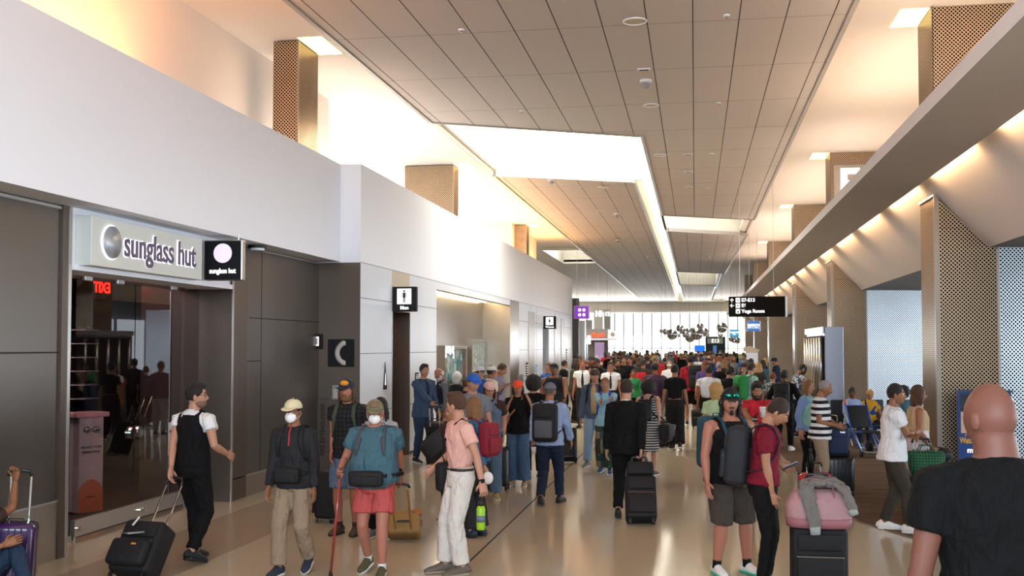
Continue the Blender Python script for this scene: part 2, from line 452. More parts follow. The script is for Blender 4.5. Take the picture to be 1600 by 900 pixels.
# skylight wells
def well(poly, z0=ZP + .05, h=1.25, led=True, glaze=True):
    n = len(poly); m = MB()
    for i in range(n):
        a, b = Vector(poly[i]), Vector(poly[(i + 1) % n]); d = (b - a).normalized(); nr = Vector((d.y, -d.x)) * .08
        q = [a, b, b + nr, a + nr]
        if (q[1] - q[0]).cross(q[2] - q[1]) < 0: q.reverse()
        m.prism([(p.x, p.y) for p in q], z0, z0 + h)
    struct('ceiling_well', m, M_WELL)
    if glaze:
        struct('ceiling_skylight_glazing', MB().prism(poly, z0 + h, z0 + h + .03), M_SKYG)
well([(XL - .05, yA), (XS1, yB), (XS1, yC), (XS0, yC), (XL - .05, yD)])
well([(XS0, yC + .05), (XS1, yC + .05), (XS1, yS + 2.4), (XS0, yS + 2.4)], h=.9)
well([(XS1 + .05, yE), (XR, yF), (XR, yH), (XS1 + .05, yG)])
well([(XS1 + .05, yI), (1.6, yJ), (1.6, yL), (XS1 + .05, yK)])
well([(-7.5, yO0), (XL - .1, yO0), (XL - .1, yO1), (-7.5, yO1)])
well([(XS1 + .05, yS), (3, yS), (3, yS + 2.4), (XS1 + .05, yS + 2.4)])
led = MB(); 
led.box((XS1 - .03, yB + .3, ZP + .50), (XS1, yS, ZP + .54)); led.box((XL + .3, yD - .04, ZP + .85), (XS0, yC - .02, ZP + .89))
cl = led.obj('cove_light', M_LED); tag(cl, 'warm white light line inside the long ceiling slot', 'light')

# small ceiling fittings
M_FIX = mat('fixture_cream', '#c9bda4', .5)
def ceil_pt(px, py, z=ZP):
    s = (HOR - py) / (z - EYE); p = at(px, s); p.z = z; return p
def speaker(px, py, lab, r=.17):
    p = ceil_pt(px, py); t = thing('ceiling_speaker', lab, 'speaker', p, group='round ceiling speakers')
    MB().cyl((0, 0, -.012), (0, 0, 0), r, 24).obj('grille', M_FIX, t); MB().torus((0, 0, -.012), r, .012).obj('rim', M_WHITE, t, True)
speaker(994, 27, 'largest round ceiling speaker near the top edge of the photo')
speaker(1019, 161, 'round ceiling speaker just beyond the hanging camera dome', .15)
speaker(1033, 240, 'round ceiling speaker beside the near corner of the light slot', .15)
speaker(943, 291, 'round ceiling speaker on the left panel field after the first skylight', .15)
def small_fit(name, px, py, lab, cat, kind='sprinkler', grp=None):
    p = ceil_pt(px, py); t = thing(name, lab, cat, p, group=grp)
    if kind == 'sprinkler':
        MB().cyl((0, 0, -.02), (0, 0, 0), .05, 16).obj('plate', M_WHITE, t); MB().cyl((0, 0, -.05), (0, 0, -.02), .015, 8).obj('head', M_CHROME, t)
    elif kind == 'dome':
        MB().cyl((0, 0, -.04), (0, 0, 0), .11, 20).obj('housing', M_WHITE, t); MB().ball((0, 0, -.09), .055).obj('lens_dome', mat('dome_glass', '#8d8f9a', .1), t, True)
        MB().cyl((0, 0, -.07), (0, 0, -.04), .035, 12).obj('neck', M_WHITE, t)
    elif kind == 'slot':
        MB().box((-.11, -.05, -.02), (.11, .05, 0)).obj('housing', M_WHITE, t); MB().box((-.08, -.03, -.023), (.08, .03, -.02)).obj('slot', M_GAP, t)
small_fit('security_camera', 1011, 122, 'hanging white security camera dome on the near ceiling panels', 'camera', 'dome')
small_fit('ceiling_sensor', 1008, 104, 'small rectangular slotted plate just before the hanging camera dome', 'sensor', 'slot')
for px, py, d in ((1076, 239, 'nearest'), (1077, 267, 'middle'), (1078, 291, 'farthest')):
    small_fit('ceiling_vent', px, py, d + ' of the three dark slots in a row on the right ceiling panels', 'vent', 'slot')
small_fit('security_camera', 862, 279, 'dark camera dome right behind the far edge of the first skylight', 'camera', 'dome')
small_fit('security_camera', 964, 333, 'white camera dome on the left panel field', 'camera', 'dome')
small_fit('security_camera', 966, 374, 'white camera dome farther down the left panel field', 'camera', 'dome')
for k, (px, py) in enumerate(((720, 41), (1139, 18), (815, 170), (1125, 157), (1114, 238), (909, 291), (936, 328), (952, 311), (1108, 293), (1000, 365), (985, 410), (975, 372), (1110, 400), (1012, 400), (960, 402), (1030, 428))):
    small_fit('sprinkler', px, py, 'small round sprinkler plate on the grey ceiling panels', 'sprinkler', 'sprinkler', 'ceiling sprinklers')

# ------------------------------------------------------------------ left side
XA, XJ, XW2, XG, XU = -5.9, -6.3, -5.54, -6.74, -7.15
Y1 = Yp(XW2, 563)                              # where the second block starts (returns towards the concourse)
YW2 = Yp(XW2, 893)
sof = MB()
sof.box((XU, -3, 3.545), (XA, Y1, 5.2))
struct('wall_left_soffit', sof, M_WHITE)
struct('wall_left_upper', MB().box((XU - .2, -3, 5.2), (XU, Yp(XU, 512), ZC)), M_CEIL)
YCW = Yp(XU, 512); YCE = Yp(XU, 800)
# glowing panel standing in for the daylight-washed upper wall, set back behind the ledge
cw = MB().box((XU - 1.3, YCW, 5.2), (XU - 1.25, YCE, ZC)); struct('wall_left_glow', cw, mat('daylight_glow_panel', '#ffffff', .6, emit=(1, .97, .93), es=1.05))
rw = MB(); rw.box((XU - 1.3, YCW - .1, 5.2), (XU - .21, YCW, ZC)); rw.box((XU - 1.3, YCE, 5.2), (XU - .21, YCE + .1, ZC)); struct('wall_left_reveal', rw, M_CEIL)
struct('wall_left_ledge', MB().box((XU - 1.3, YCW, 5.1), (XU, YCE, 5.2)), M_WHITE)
struct('ceiling_left_recess', MB().box((XU - 1.3, YCW, ZC), (-7.6, YCE, ZC + .1)), M_CEIL)
struct('wall_left_upper_far', MB().box((XU - .2, YCE, 5.2), (XU, YW2, ZC)), M_CEIL)

# bronze wall left of the shop
YJ = Yp(XJ, 92)
wl = MB().box((XJ - .2, -3, .58), (XJ, YJ, 3.53)); struct('wall_left', wl, M_DARK)
struct('wall_left_joint', MB().box((XJ, -3, 2.05), (XJ + .003, YJ, 2.065)).box((XJ, Yp(XJ, -8), .58), (XJ + .003, Yp(XJ, -8) + .015, 3.5)), M_GAP)
struct('baseboard_left', MB().box((XJ - .2, -3, 0), (XJ + .012, YJ, .565)), M_STEELW)
struct('trim_1', MB().box((XJ - .1, -3, .565), (XJ + .02, YJ, .585)), M_STEEL)
struct('trim_2', MB().box((XJ - .1, -3, 3.50), (XJ + .015, YJ, 3.53)), M_STEEL)
YJ2 = Yp(XJ, 106)
struct('trim_3', MB().box((XJ - .25, YJ, 0), (XJ + .03, YJ2 - .05, 3.545)), M_DARK2)
struct('trim_4', MB().box((XJ - .25, YJ2 - .05, 0), (XJ + .035, YJ2, 3.545)), M_STEEL)

# shop front
YC0 = Yp(-6.25, 363)                           # far end of the glazed opening
struct('wall_left_shop_header', MB().box((XG - .3, YJ2, 2.96), (XJ + .02, YC0, 3.545)), M_WHITE)
struct('trim_5', MB().box((XG - .3, YJ2, 2.90), (XJ + .06, YC0, 2.96)), M_WHITE)
struct('wall_left_column', MB().box((-7.6, YC0, 0), (-6.25, YC0 + .5, 3.5)), M_DARK2)
struct('trim_6', MB().box((-6.25, YC0 - .02, 0), (-6.235, YC0 + .02, 3.5)), M_STEEL)
struct('wall_left_recess', MB().box((-6.6, YC0 + .5, .29), (-6.4, Y1, 3.52)).box((-6.4, YC0 + .5, .29), (-6.27, Y1, 3.51)), M_DARK)
rj = MB(); 
for px in (408,): y = Yp(-6.27, px); rj.box((-6.27, y, .3), (-6.267, y + .012, 3.5))
rj.box((-6.27, YC0 + .6, 2.52), (-6.267, Y1, 2.532)).box((-6.27, YC0 + .02, 1.9), (-6.267, Yp(-6.27, 408), 1.912))
struct('wall_left_recess_joint', rj, M_GAP)
struct('baseboard_left_recess', MB().box((-6.6, YC0 + .02, 0), (-6.255, Y1, .29)), M_STEELW)
struct('trim_7', MB().box((-6.6, YC0 + .02, .29), (-6.25, Y1, .305)), M_STEEL)
struct('trim_8', MB().box((-6.4, Yp(-6.27, 406), 3.505), (-6.25, Y1, 3.53)), M_STEEL)
M_GLASS = mat('shop_glass', '#c9c2c4', .02, trans=0, alpha=1)
def glassify(m, tint=(.86, .78, .80), refl=.5):
    nt = m.node_tree; nt.nodes.clear()
    o = nt.nodes.new('ShaderNodeOutputMaterial'); mx = nt.nodes.new('ShaderNodeMixShader'); t = nt.nodes.new('ShaderNodeBsdfTransparent'); g = nt.nodes.new('ShaderNodeBsdfGlossy')
    fr = nt.nodes.new('ShaderNodeFresnel'); fr.inputs[0].default_value = 1.5
    t.inputs[0].default_value = (*tint, 1); g.inputs['Roughness'].default_value = .01; g.inputs[0].default_value = (1, 1, 1, 1)
    ge = nt.nodes.new('ShaderNodeNewGeometry'); nt.links.new(mathn(nt, 'MULTIPLY', mathn(nt, 'MULTIPLY', fr.outputs[0], refl * 2.4), mathn(nt, 'SUBTRACT', 1, ge.outputs['Backfacing'])), mx.inputs[0]); nt.links.new(t.outputs[0], mx.inputs[1]); nt.links.new(g.outputs[0], mx.inputs[2]); nt.links.new(mx.outputs[0], o.inputs[0])
glassify(M_GLASS)
M_CLEAR = mat('clear_acrylic', '#ffffff'); glassify(M_CLEAR, (.96, .97, .97), .35)
YD0 = Yp(XG, 113); YD1 = Yp(XG, 283); YDm = Yp(XG, 206)
struct('window_1', MB().box((XG - .012, YJ2, .05), (XG, YD0 - .01, 2.90)).box((XG - .012, YD1 + .01, .1), (XG, YC0, 2.90)), M_GLASS)
struct('window_1_sill', MB().box((XG - .04, YJ2, 0), (XG + .04, YD0 - .02, .06)).box((XG - .04, YD1 + .02, 0), (XG + .04, YC0, .1)), M_STEEL)
dt = thing('glass_door', 'frameless sliding glass shop door with steel bottom rail under the lit shop sign', 'door', (XG + .03, YD0, 0)); dt['kind'] = 'structure'
DL = YD1 - YD0
MB().box((0, 0, .22), (.012, DL / 2 - .01, 2.90)).obj('pane', M_GLASS, dt); MB().box((0, DL / 2 + .01, .22), (.012, DL, 2.90)).obj('pane', M_GLASS, dt)
MB().box((-.02, 0, .04), (.035, DL, .22)).obj('bottom_rail', M_STEEL, dt)
for yy in (.06, DL * .55, DL * .59): MB().cyl((.035, yy, .13), (.06, yy, .13), .03, 16).obj('lock', M_CHROME, dt)
for yy in (.22, .9, DL - .3): MB().rbox((.0, yy, 2.88), (.06, .16, .06), .01).obj('clamp', M_STEEL, dt)
for yy in (DL / 2 - .07, DL / 2 + .09): MB().cyl((.012, yy, 1.08), (.05, yy, 1.08), .07, 24).obj('pull_knob', M_CHROME, dt)
MB().cyl((0.01, .03, 0.0), (0.01, .03, .05), .02, 12).obj('pivot', M_CHROME, dt)
# shop interior
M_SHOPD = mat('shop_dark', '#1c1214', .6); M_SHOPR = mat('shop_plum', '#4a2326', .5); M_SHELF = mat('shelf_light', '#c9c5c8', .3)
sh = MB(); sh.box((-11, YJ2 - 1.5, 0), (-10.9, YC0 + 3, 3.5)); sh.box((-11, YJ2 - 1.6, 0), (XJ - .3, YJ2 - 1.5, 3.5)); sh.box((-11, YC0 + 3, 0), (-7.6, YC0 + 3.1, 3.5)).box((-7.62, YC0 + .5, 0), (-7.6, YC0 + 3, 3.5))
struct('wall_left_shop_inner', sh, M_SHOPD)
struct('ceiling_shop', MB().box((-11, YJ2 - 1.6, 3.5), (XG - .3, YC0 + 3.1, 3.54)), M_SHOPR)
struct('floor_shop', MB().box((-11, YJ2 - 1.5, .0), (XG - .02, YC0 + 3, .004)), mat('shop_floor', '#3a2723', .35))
area('shop_lamp', (-8.6, (YJ2 + YC0) / 2, 3.45), (0, 0, 0), 1.5, 2.5, 30, (1, .70, .66))
M_LENS = mat('dark_lens', '#141118', .1, coat=1)
def specs(parent, x, y, z, m, rz=0, k=1.0):
    for s in (-1, 1): MB().ball((x, y + s * .035 * k, z), (.008, .03 * k, .022 * k), nu=10, nv=6).obj('lens', m, parent, True)
    MB().tube([(x, y - .01, z + .008), (x, y + .01, z + .008)], [.003, .003], n=6).obj('bridge', m, parent, True)
def shelf_wall(x, y0, y1, lab, face):
    t = thing('display_shelf', lab, 'shelf', (x, y0, 0))
    MB().box((-.06, 0, .5), (-.02, y1 - y0, 2.7)).obj('back_panel', M_SHOPD, t)
    for k in range(9):
        MB().box((-.02, 0, .75 + .2 * k), (.22, y1 - y0, .765 + .2 * k)).obj('shelf', M_SHELF, t)
    return t
def sunglass_row(x, y0, y1, shelf_i, where):
    n = 3
    for j in range(n):
        y = y0 + (j + .5) * (y1 - y0) / n
        t = thing('sunglasses', 'pair of sunglasses on the ' + where, 'sunglasses', (x + .1, y, .765 + .2 * shelf_i + .025), group='sunglasses on the ' + where)
        specs(t, 0, 0, 0, M_LENS)
        for s in (-1, 1): MB().tube([(0, s * .065, .008), (-.1, s * .06, .0)], [.003, .003], n=5).obj('temple', M_BLK2, t)
SA0, SA1, SB0, SB1 = Yp(-7.6, 243), Yp(-7.6, 272), Yp(-8.9, 112), Yp(-8.9, 134)
shelf_wall(-7.6, SA0, SA1, 'rack of lit shelves of sunglasses behind the far glass pane', 1)
shelf_wall(-8.9, SB0, SB1, 'rack of shelves of sunglasses behind the near glass pane', 1)
for k in range(0, 9):
    sunglass_row(-7.6, SA0, SA1, k, 'shop shelves behind the far glass pane')
    if k % 2 == 0: sunglass_row(-8.9, SB0, SB1, k, 'shop shelves behind the near glass pane')
# poster stand in the shop
M_PAPER = mat('poster_paper', '#b9b3b2', .5); M_ORG = mat('poster_orange', '#c0561c', .5)
p0 = Vector((-7.55, Yp(-7.55, 146), 0))
t = thing('display_stand', 'white display stand with sunglasses picture and orange foot behind the shop glass', 'stand', p0, rz=R(62))
MB().rbox((0, .14, .62), (.34, .26, 1.2), .01).obj('body', M_PAPER, t); MB().rbox((0, .14, 1.25), (.46, .34, .06), .01).obj('top', mat('stand_top', '#c9a0a0', .4), t)
og = MB(); og.prism_ax([(-.165, .03), (.165, .03), (.165, .3), (.12, .38), (.06, .42), (0, .44), (-.06, .42), (-.12, .38), (-.165, .3)], .0, .012); og.obj('orange_print', M_ORG, t)
g = MB()
for s in (-1, 1): g.ball((s * .06, .005, 1.06), (.055, .006, .042), nu=16, nv=8)
g.obj('sunglasses_print', M_LENS, t, True)
M_INK = mat('ink_grey', '#4a4446', .6)
lettering('PROTECT YOUR', .038, Vector((0, .004, .84)), FACE_CAM, M_INK, t); lettering('SHADES WITH', .038, Vector((0, .004, .78)), FACE_CAM, M_INK, t)
lettering('sunglass hut', .026, Vector((0, -.002, .22)), FACE_CAM, M_INK, t)
t = thing('floor_notice', 'small white notice taped low on the far glass pane', 'sign', (XG + .05, Yp(XG, 259), .72)); MB().box((0, 0, 0), (.004, .25, .42)).obj('sheet', M_PAPER, t)
lettering('NOTICE', .05, Vector((.006, .12, .3)), FACE_RIGHT, M_INK, t); MB().box((.004, .09, .08), (.006, .15, .16)).obj('print_block', M_INK, t)
# reflection of an exit sign in the glass, built as a mirrored sign inside
ze = Zp(-7.9, 158, 450); t = thing('exit_reflection', 'red mirrored EXIT reflection in the shop glass, built as a sign behind it', 'sign', (-7.9, Yp(-7.9, 158), ze))
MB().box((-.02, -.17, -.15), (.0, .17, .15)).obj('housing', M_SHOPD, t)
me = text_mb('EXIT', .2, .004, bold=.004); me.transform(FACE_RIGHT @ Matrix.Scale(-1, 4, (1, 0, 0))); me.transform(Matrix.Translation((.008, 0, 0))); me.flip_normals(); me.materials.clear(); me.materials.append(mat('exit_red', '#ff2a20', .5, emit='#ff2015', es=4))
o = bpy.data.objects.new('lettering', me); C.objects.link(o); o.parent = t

# lit wall sign and blade sign
XS = -6.1; ys0, ys1 = Yp(XS, 141), Yp(XS, 315)
zs0, zs1 = 2.95, 3.465
M_SIGNF = mat('sign_face', '#cfd2cc', .55)
M_HALO = mat('halo_light', '#ffffff', .5, emit=(.93, .88, 1), es=1.1)
t = thing('shop_sign', 'long pale shop sign box with halo-lit letters and a round disc over the glass doors', 'sign', (XS, ys0, zs0))
L = ys1 - ys0
MB().rbox((-.09, L / 2, .257), (.18, L, .515), .008).obj('box', M_SIGNF, t)
yc = Yp(XS, 171) - ys0; 
MB().cyl((.0, yc, .27), (.012, yc, .27), .185, 48).obj('halo', M_HALO, t)
MB().cyl((.012, yc, .27), (.03, yc, .27), .172, 48).obj('disc', mat('sign_disc', '#a9aeb3', .35, .4), t, True)
ytx = (Yp(XS, 190) + Yp(XS, 302)) / 2 - ys0; wtx = Yp(XS, 302) - Yp(XS, 190)
def fit_text(txt, size, width, **k):
    me = text_mb(txt, size, **k); xs = [v.co.x for v in me.vertices]; f = width / (max(xs) - min(xs))
    for v in me.vertices: v.co.x *= f
    return me
for nm, m_, off, bold in (('halo_lettering', M_HALO, .006, .012), ('lettering', mat('letter_plum', '#564a63', .4), .02, .004)):
    me = fit_text('sunglass hut', .40, wtx, ext=.006 if m_ is not M_HALO else .002, bold=bold); me.transform(Matrix.Translation((off, ytx, .27)) @ FACE_RIGHT); me.materials.clear(); me.materials.append(m_)
    o = bpy.data.objects.new(nm, me); C.objects.link(o); o.parent = t
pb = at(317, 121.5); zb = 2.965
t = thing('shop_blade_sign', 'square black blade sign with a pale disc sticking out beside the long shop sign', 'sign', (pb.x, pb.y, zb))
MB().rbox((.262, .06, .26), (.524, .11, .52), .012).obj('case', M_STEEL, t); MB().box((.012, .0, .012), (.512, .004, .508)).obj('face', M_BLK2, t)
MB().cyl((.262, -.004, .35), (.262, .002, .35), .125, 48).obj('disc', mat('lilac_light', '#e2d6f4', .4, emit=(.80, .70, .98), es=.35), t)
me = fit_text('sunglass hut', .09, .36, bold=.002); me.transform(Matrix.Translation((.262, -.004, .12)) @ FACE_CAM); me.materials.clear(); me.materials.append(M_SIGNW)
o = bpy.data.objects.new('lettering', me); C.objects.link(o); o.parent = t
MB().cyl((.45, .06, .52), (.45, .06, .60), .012).obj('hanger', M_STEEL, t)
p = at(401, 103); t = thing('ceiling_speaker', 'flat black and white disc under the white ledge beside the blade sign', 'speaker', (-6.08, Yp(-6.08, 401), 3.50))
MB().cyl((0, 0, 0), (0, 0, .04), .13, 24).obj('body', M_BLACK, t); MB().cyl((0, 0, -.03), (0, 0, 0), .1, 24).obj('cover', M_WHITE, t)

# second block: white upper face, grey return with the phone sign, white wall panels, alcove
sb = MB(); sb.box((XU, Y1, 3.53), (XW2, YW2, 5.2))
struct('wall_left_block', sb, M_WHITE)
struct('wall_left_return', MB().box((-6.9, Y1 - .005, 0), (XW2 - .002, Y1 + .2, 3.53)), M_DARK2)
yM0, yM1 = Yp(XW2, 612), Yp(XW2, 640); yP0, yP1 = Yp(XW2, 682), Yp(XW2, 797)
yQ1 = Yp(XW2, 811); yW0, yW1 = Yp(XW2, 848), Yp(XW2, 857.5)
zpt = 3.42
def wp(name, y0, y1, z0=.06, z1=3.53, m=None): struct(name, MB().box((XW2 - .15, y0, z0), (XW2, y1, z1)), m or M_PANEL)
wp('wall_left_panel', Y1 + .2, yM0); wp('wall_left_panel', Y1, Y1 + .2)
wp('wall_left_panel', yM1, yP0); wp('wall_left_panel', yM0, yM1, 2.78, 3.53, mat('door_header', '#c8bba6', .5))
wp('wall_left_panel', yQ1, yW0); wp('wall_left_panel', yW1, YW2); wp('wall_left_panel', yW0, yW1, 2.85, 3.53)
wp('wall_left_panel', yP0, yP1, 3.36, 3.53)
jt = MB()
for (a, b) in ((Y1, yM0), (yM1, yP0), (yQ1, yW0), (yW1, YW2)):
    for z in (.97, 1.99, 2.93): jt.box((XW2, a, z), (XW2 + .002, b, z + .012))
for px in (829, 838, 868, 874): 
    y = Yp(XW2, px); jt.box((XW2, y, .1), (XW2 + .002, y + .03, 3.5))
jt.box((XW2, Y1, 3.53), (XW2 + .002, YW2, 3.54))
struct('wall_left_panel_joint', jt, mat('joint_grey', '#6c7278', .7))
gs = MB()
for px, wd in ((830, 9), (869, 6), (879, 5)):
    y0, y1 = Yp(XW2, px - wd / 2), Yp(XW2, px + wd / 2); gs.box((XW2, y0, .06), (XW2 + .02, y1, 3.3))
struct('trim_9', gs, mat('pale_metal_strip', '#b9b3ab', .4, .5))
y0 = Yp(XW2, 876.5); struct('door_3', MB().box((XW2 - .02, y0, 0), (XW2 + .01, Yp(XW2, 881), 3.2)), M_DARK2)
# Men door: recess with brown inner wall and bronze jamb
M_BROWN = mat('brown_inner_wall', '#6b4a2a', .55)
rc = MB(); rc.box((XW2 - 2.2, yM0 - .1, 0), (XW2 - .15, yM0, 2.78)); rc.box((XW2 - 2.3, yM0 - .1, 0), (XW2 - 2.2, yM1 + 1, 2.78)); rc.box((XW2 - 2.2, yM1, 0), (XW2 - .15, yM1 + .1, 2.78)); rc.box((XW2 - 2.2, yM0, 2.78), (XW2 - .15, yM1, 2.85))
struct('wall_left_doorway_inner', rc, M_BROWN)
struct('door_1', MB().box((XW2 - .5, yM1 - .05, 0), (XW2 + .012, yM1, 2.78)), M_DARK2)
dj = MB(); dj.box((XW2 - .16, yM0, 0), (XW2 + .012, yM0 + .03, 2.78)); struct('trim_10', dj, M_STEEL)
struct('door_2', MB().box((XW2 - .6, yW0, 0), (XW2 - .3, yW1, 2.85)), M_DARK2)
area('doorway_lamp', (XW2 - 1.2, (yM0 + yM1) / 2, 2.7), (0, 0, 0), .8, .8, 12, warm(.5))
# alcove
XB = XW2 - .85
struct('wall_left_alcove', MB().box((XB - .1, yP0 - .1, 0), (XB, yP1 + .1, 3.7)), M_STEELW)
struct('wall_left_alcove_side', MB().box((XB, yP0 - .1, 0), (XW2 - .001, yP0, 3.4)), M_PANEL)
struct('wall_left_alcove_pillar', MB().box((XB, yP1, 0), (XW2 - .001, yQ1, 3.53)), M_STEELW)
struct('ceiling_alcove', MB().box((XB, yP0, 3.52), (XW2 - .15, yP1, 3.55)), M_WHITE)
area('alcove_lamp', (XB + .35, (yP0 + yP1) / 2, 3.48), (0, -25, 0), .12, yP1 - yP0 - .3, 32, (1, .74, .42))
a = MB().box((XB + .10, yP0 + .2, 3.44), (XB + .16, yP1 - .2, 3.47)).obj('strip_light', M_LED); tag(a, 'warm strip light along the top of the steel alcove', 'light')
def painting(px0, px1, ztop, zbot, lab, kind):
    y0, y1 = Yp(XB, px0), Yp(XB, px1)
    t = thing('framed_picture', lab, 'picture', (XB, y0, zbot)); w_, h_ = y1 - y0, ztop - zbot
    fr = MB(); fr.box((0, 0, 0), (.16, w_, .09)).box((0, 0, h_ - .09), (.16, w_, h_)).box((0, 0, .09), (.16, .09, h_ - .09)).box((0, w_ - .09, .09), (.16, w_, h_ - .09)); fr.obj('frame', M_STEELW, t)
    MB().box((.02, .09, .09), (.05, w_ - .09, h_ - .09)).obj('backing', mat('frame_orange', '#c77a2a', .5), t)
    MB().box((.05, w_ * .5 - .02, .09), (.06, w_ - .12, h_ - .12)).box((.05, .22, .09), (.06, w_ * .5, h_ - .12)).obj('canvas', kind, t)
    MB().box((.161, .02, .02), (.165, w_ - .02, h_ - .02)).obj('acrylic_cover', M_CLEAR, t)
def paint_mat(name, cols, sc):
    m = mat(name, cols[0], .4); nt, b = nodes_of(m); tc = nt.nodes.new('ShaderNodeTexCoord'); n = nt.nodes.new('ShaderNodeTexNoise'); n.inputs['Scale'].default_value = sc; n.inputs['Detail'].default_value = 3; n.inputs['Distortion'].default_value = 1.5
    nt.links.new(tc.outputs['Object'], n.inputs['Vector']); rp = nt.nodes.new('ShaderNodeValToRGB'); nt.links.new(n.outputs['Fac'], rp.inputs[0]); el = rp.color_ramp.elements
    el[0].position = .35; el[0].color = (*hexc(cols[0]), 1); el[1].position = .7; el[1].color = (*hexc(cols[-1]), 1)
    for i, c in enumerate(cols[1:-1]): e = el.new(.45 + .1 * i); e.color = (*hexc(c), 1)
    nt.links.new(rp.outputs[0], b.inputs['Base Color']); return m
painting(686, 721, Zp(XB, 704, 540), 1.15, 'framed teal picture nearest the Men door in the steel alcove', paint_mat('teal_painting', ['#2c7f93', '#35879a', '#8fb2b8', '#e4e8e6'], 1.6))
painting(729, 757, Zp(XB, 743, 529), 1.25, 'tallest framed picture in the middle of the steel alcove', paint_mat('pale_painting', ['#5f8f9c', '#b8c8cc', '#4c6d66', '#eef0ee'], 3))
painting(760, 788, Zp(XB, 774, 543), 1.15, 'framed green picture nearest the alcove end pillar', paint_mat('green_painting', ['#5d9a86', '#8bbba5', '#cfd6cf', '#36566b'], 2.4))

# signs on the grey return: black telephone sign, small blade, extinguisher cabinet, notice frame
def rp(px, py): 
    s = FPX / (Y1 * CT - (-6.0) * ST); p = at(px, s); p.y = Y1 - .005; p.z = EYE + (HOR - py) / s; return p
def plane_pt(px, py, Y):          # hit of a pixel with the plane y = Y
    k = (px - 800) / FPX; X = Y * (k * CT - ST) / (CT + k * ST) ; d = -ST * X + CT * Y
    return Vector((X, Y, EYE + (HOR - py) / (FPX / d)))
a, b = plane_pt(513, 573, Y1), plane_pt(554, 530, Y1)
t = thing('telephone_sign', 'black square sign with a pale telephone handset on the bronze wall', 'sign', (a.x, Y1 - .006, a.z)); W, H = b.x - a.x, b.z - a.z
MB().box((0, -.012, 0), (W, 0, H)).obj('plate', M_BLK2, t)
hs = MB(); cx, cz, rr = W * .78, H * .5, W * .42
arc = [(cx + rr * math.cos(a_), cz + rr * .95 * math.sin(a_)) for a_ in [R(110 + 14 * i) for i in range(11)]]
hs.tube([(x, -.02, z) for x, z in arc], [(.035, .008)] * 11, hint=(0, 1, 0), n=8)
hs = MB(); hs.tube([(x, -.018, z) for x, z in arc], [.045] * 11, n=8); hs.rbox((W * .60, -.018, H * .86), (W * .17, .03, H * .16), .008); hs.rbox((W * .60, -.018, H * .14), (W * .17, .03, H * .16), .008)
hs.obj('handset', mat('pale_grey_print', '#b8b3ac', .5), t, True)
a, b = plane_pt(494, 545, Y1), plane_pt(505, 522, Y1)
t = thing('small_blade_sign', 'small black blade sign beside the telephone sign', 'sign', (a.x, Y1 - .006, a.z)); W, H = b.x - a.x, b.z - a.z
MB().box((0, -.1, 0), (W, 0, H)).obj('case', M_BLK2, t); MB().box((W * .22, -.104, H * .2), (W * .7, -.1, H * .82)).obj('panel', M_SIGNW, t); MB().box((W * .4, -.107, H * .3), (W * .52, -.104, H * .72)).obj('mark', M_BLK2, t)
a, b = plane_pt(487, 735, Y1), plane_pt(514, 623, Y1)
t = thing('extinguisher_cabinet', 'tall flush wall cabinet lettered for a fire extinguisher behind the capped walkers', 'cabinet', (a.x, Y1 - .006, a.z)); W, H = b.x - a.x, b.z - a.z
MB().rbox((W / 2, -.012, H / 2), (W, .02, H), .006).obj('door', mat('cabinet_bronze', '#5a4f47', .4, .6), t)
me = text_mb('FIRE EXTINGUISHER', .11, .002, bold=.002); me.transform(Matrix.Translation((W * .72, -.026, H * .58)) @ FACE_CAM @ Matrix.Rotation(PI / 2, 4, 'Z')); me.materials.clear(); me.materials.append(M_BLACK)
xs = [v.co.z for v in me.vertices]; f = H * .72 / (max(xs) - min(xs)); 
for v in me.vertices: v.co.z = H * .58 + (v.co.z - H * .58) * f
o = bpy.data.objects.new('lettering', me); C.objects.link(o); o.parent = t
a, b = plane_pt(520, 624, Y1), plane_pt(552, 601, Y1)
t = thing('framed_notice', 'framed white notice above the cap of the bearded man', 'sign', (a.x, Y1 - .006, a.z)); W, H = b.x - a.x, b.z - a.z
MB().rbox((W / 2, -.012, H / 2), (W, .02, H), .006).obj('frame', M_STEELW, t); MB().box((.03, -.026, .03), (W - .03, -.022, H - .03)).obj('paper', M_PAPER, t)
MB().box((.04, -.03, H * .75), (W * .5, -.027, H * .83)).obj('print', mat('print_teal', '#3a6a62', .6), t); lettering('Please wait here', .03, Vector((W * .5, -.028, H * .55)), FACE_CAM, M_INK, t)

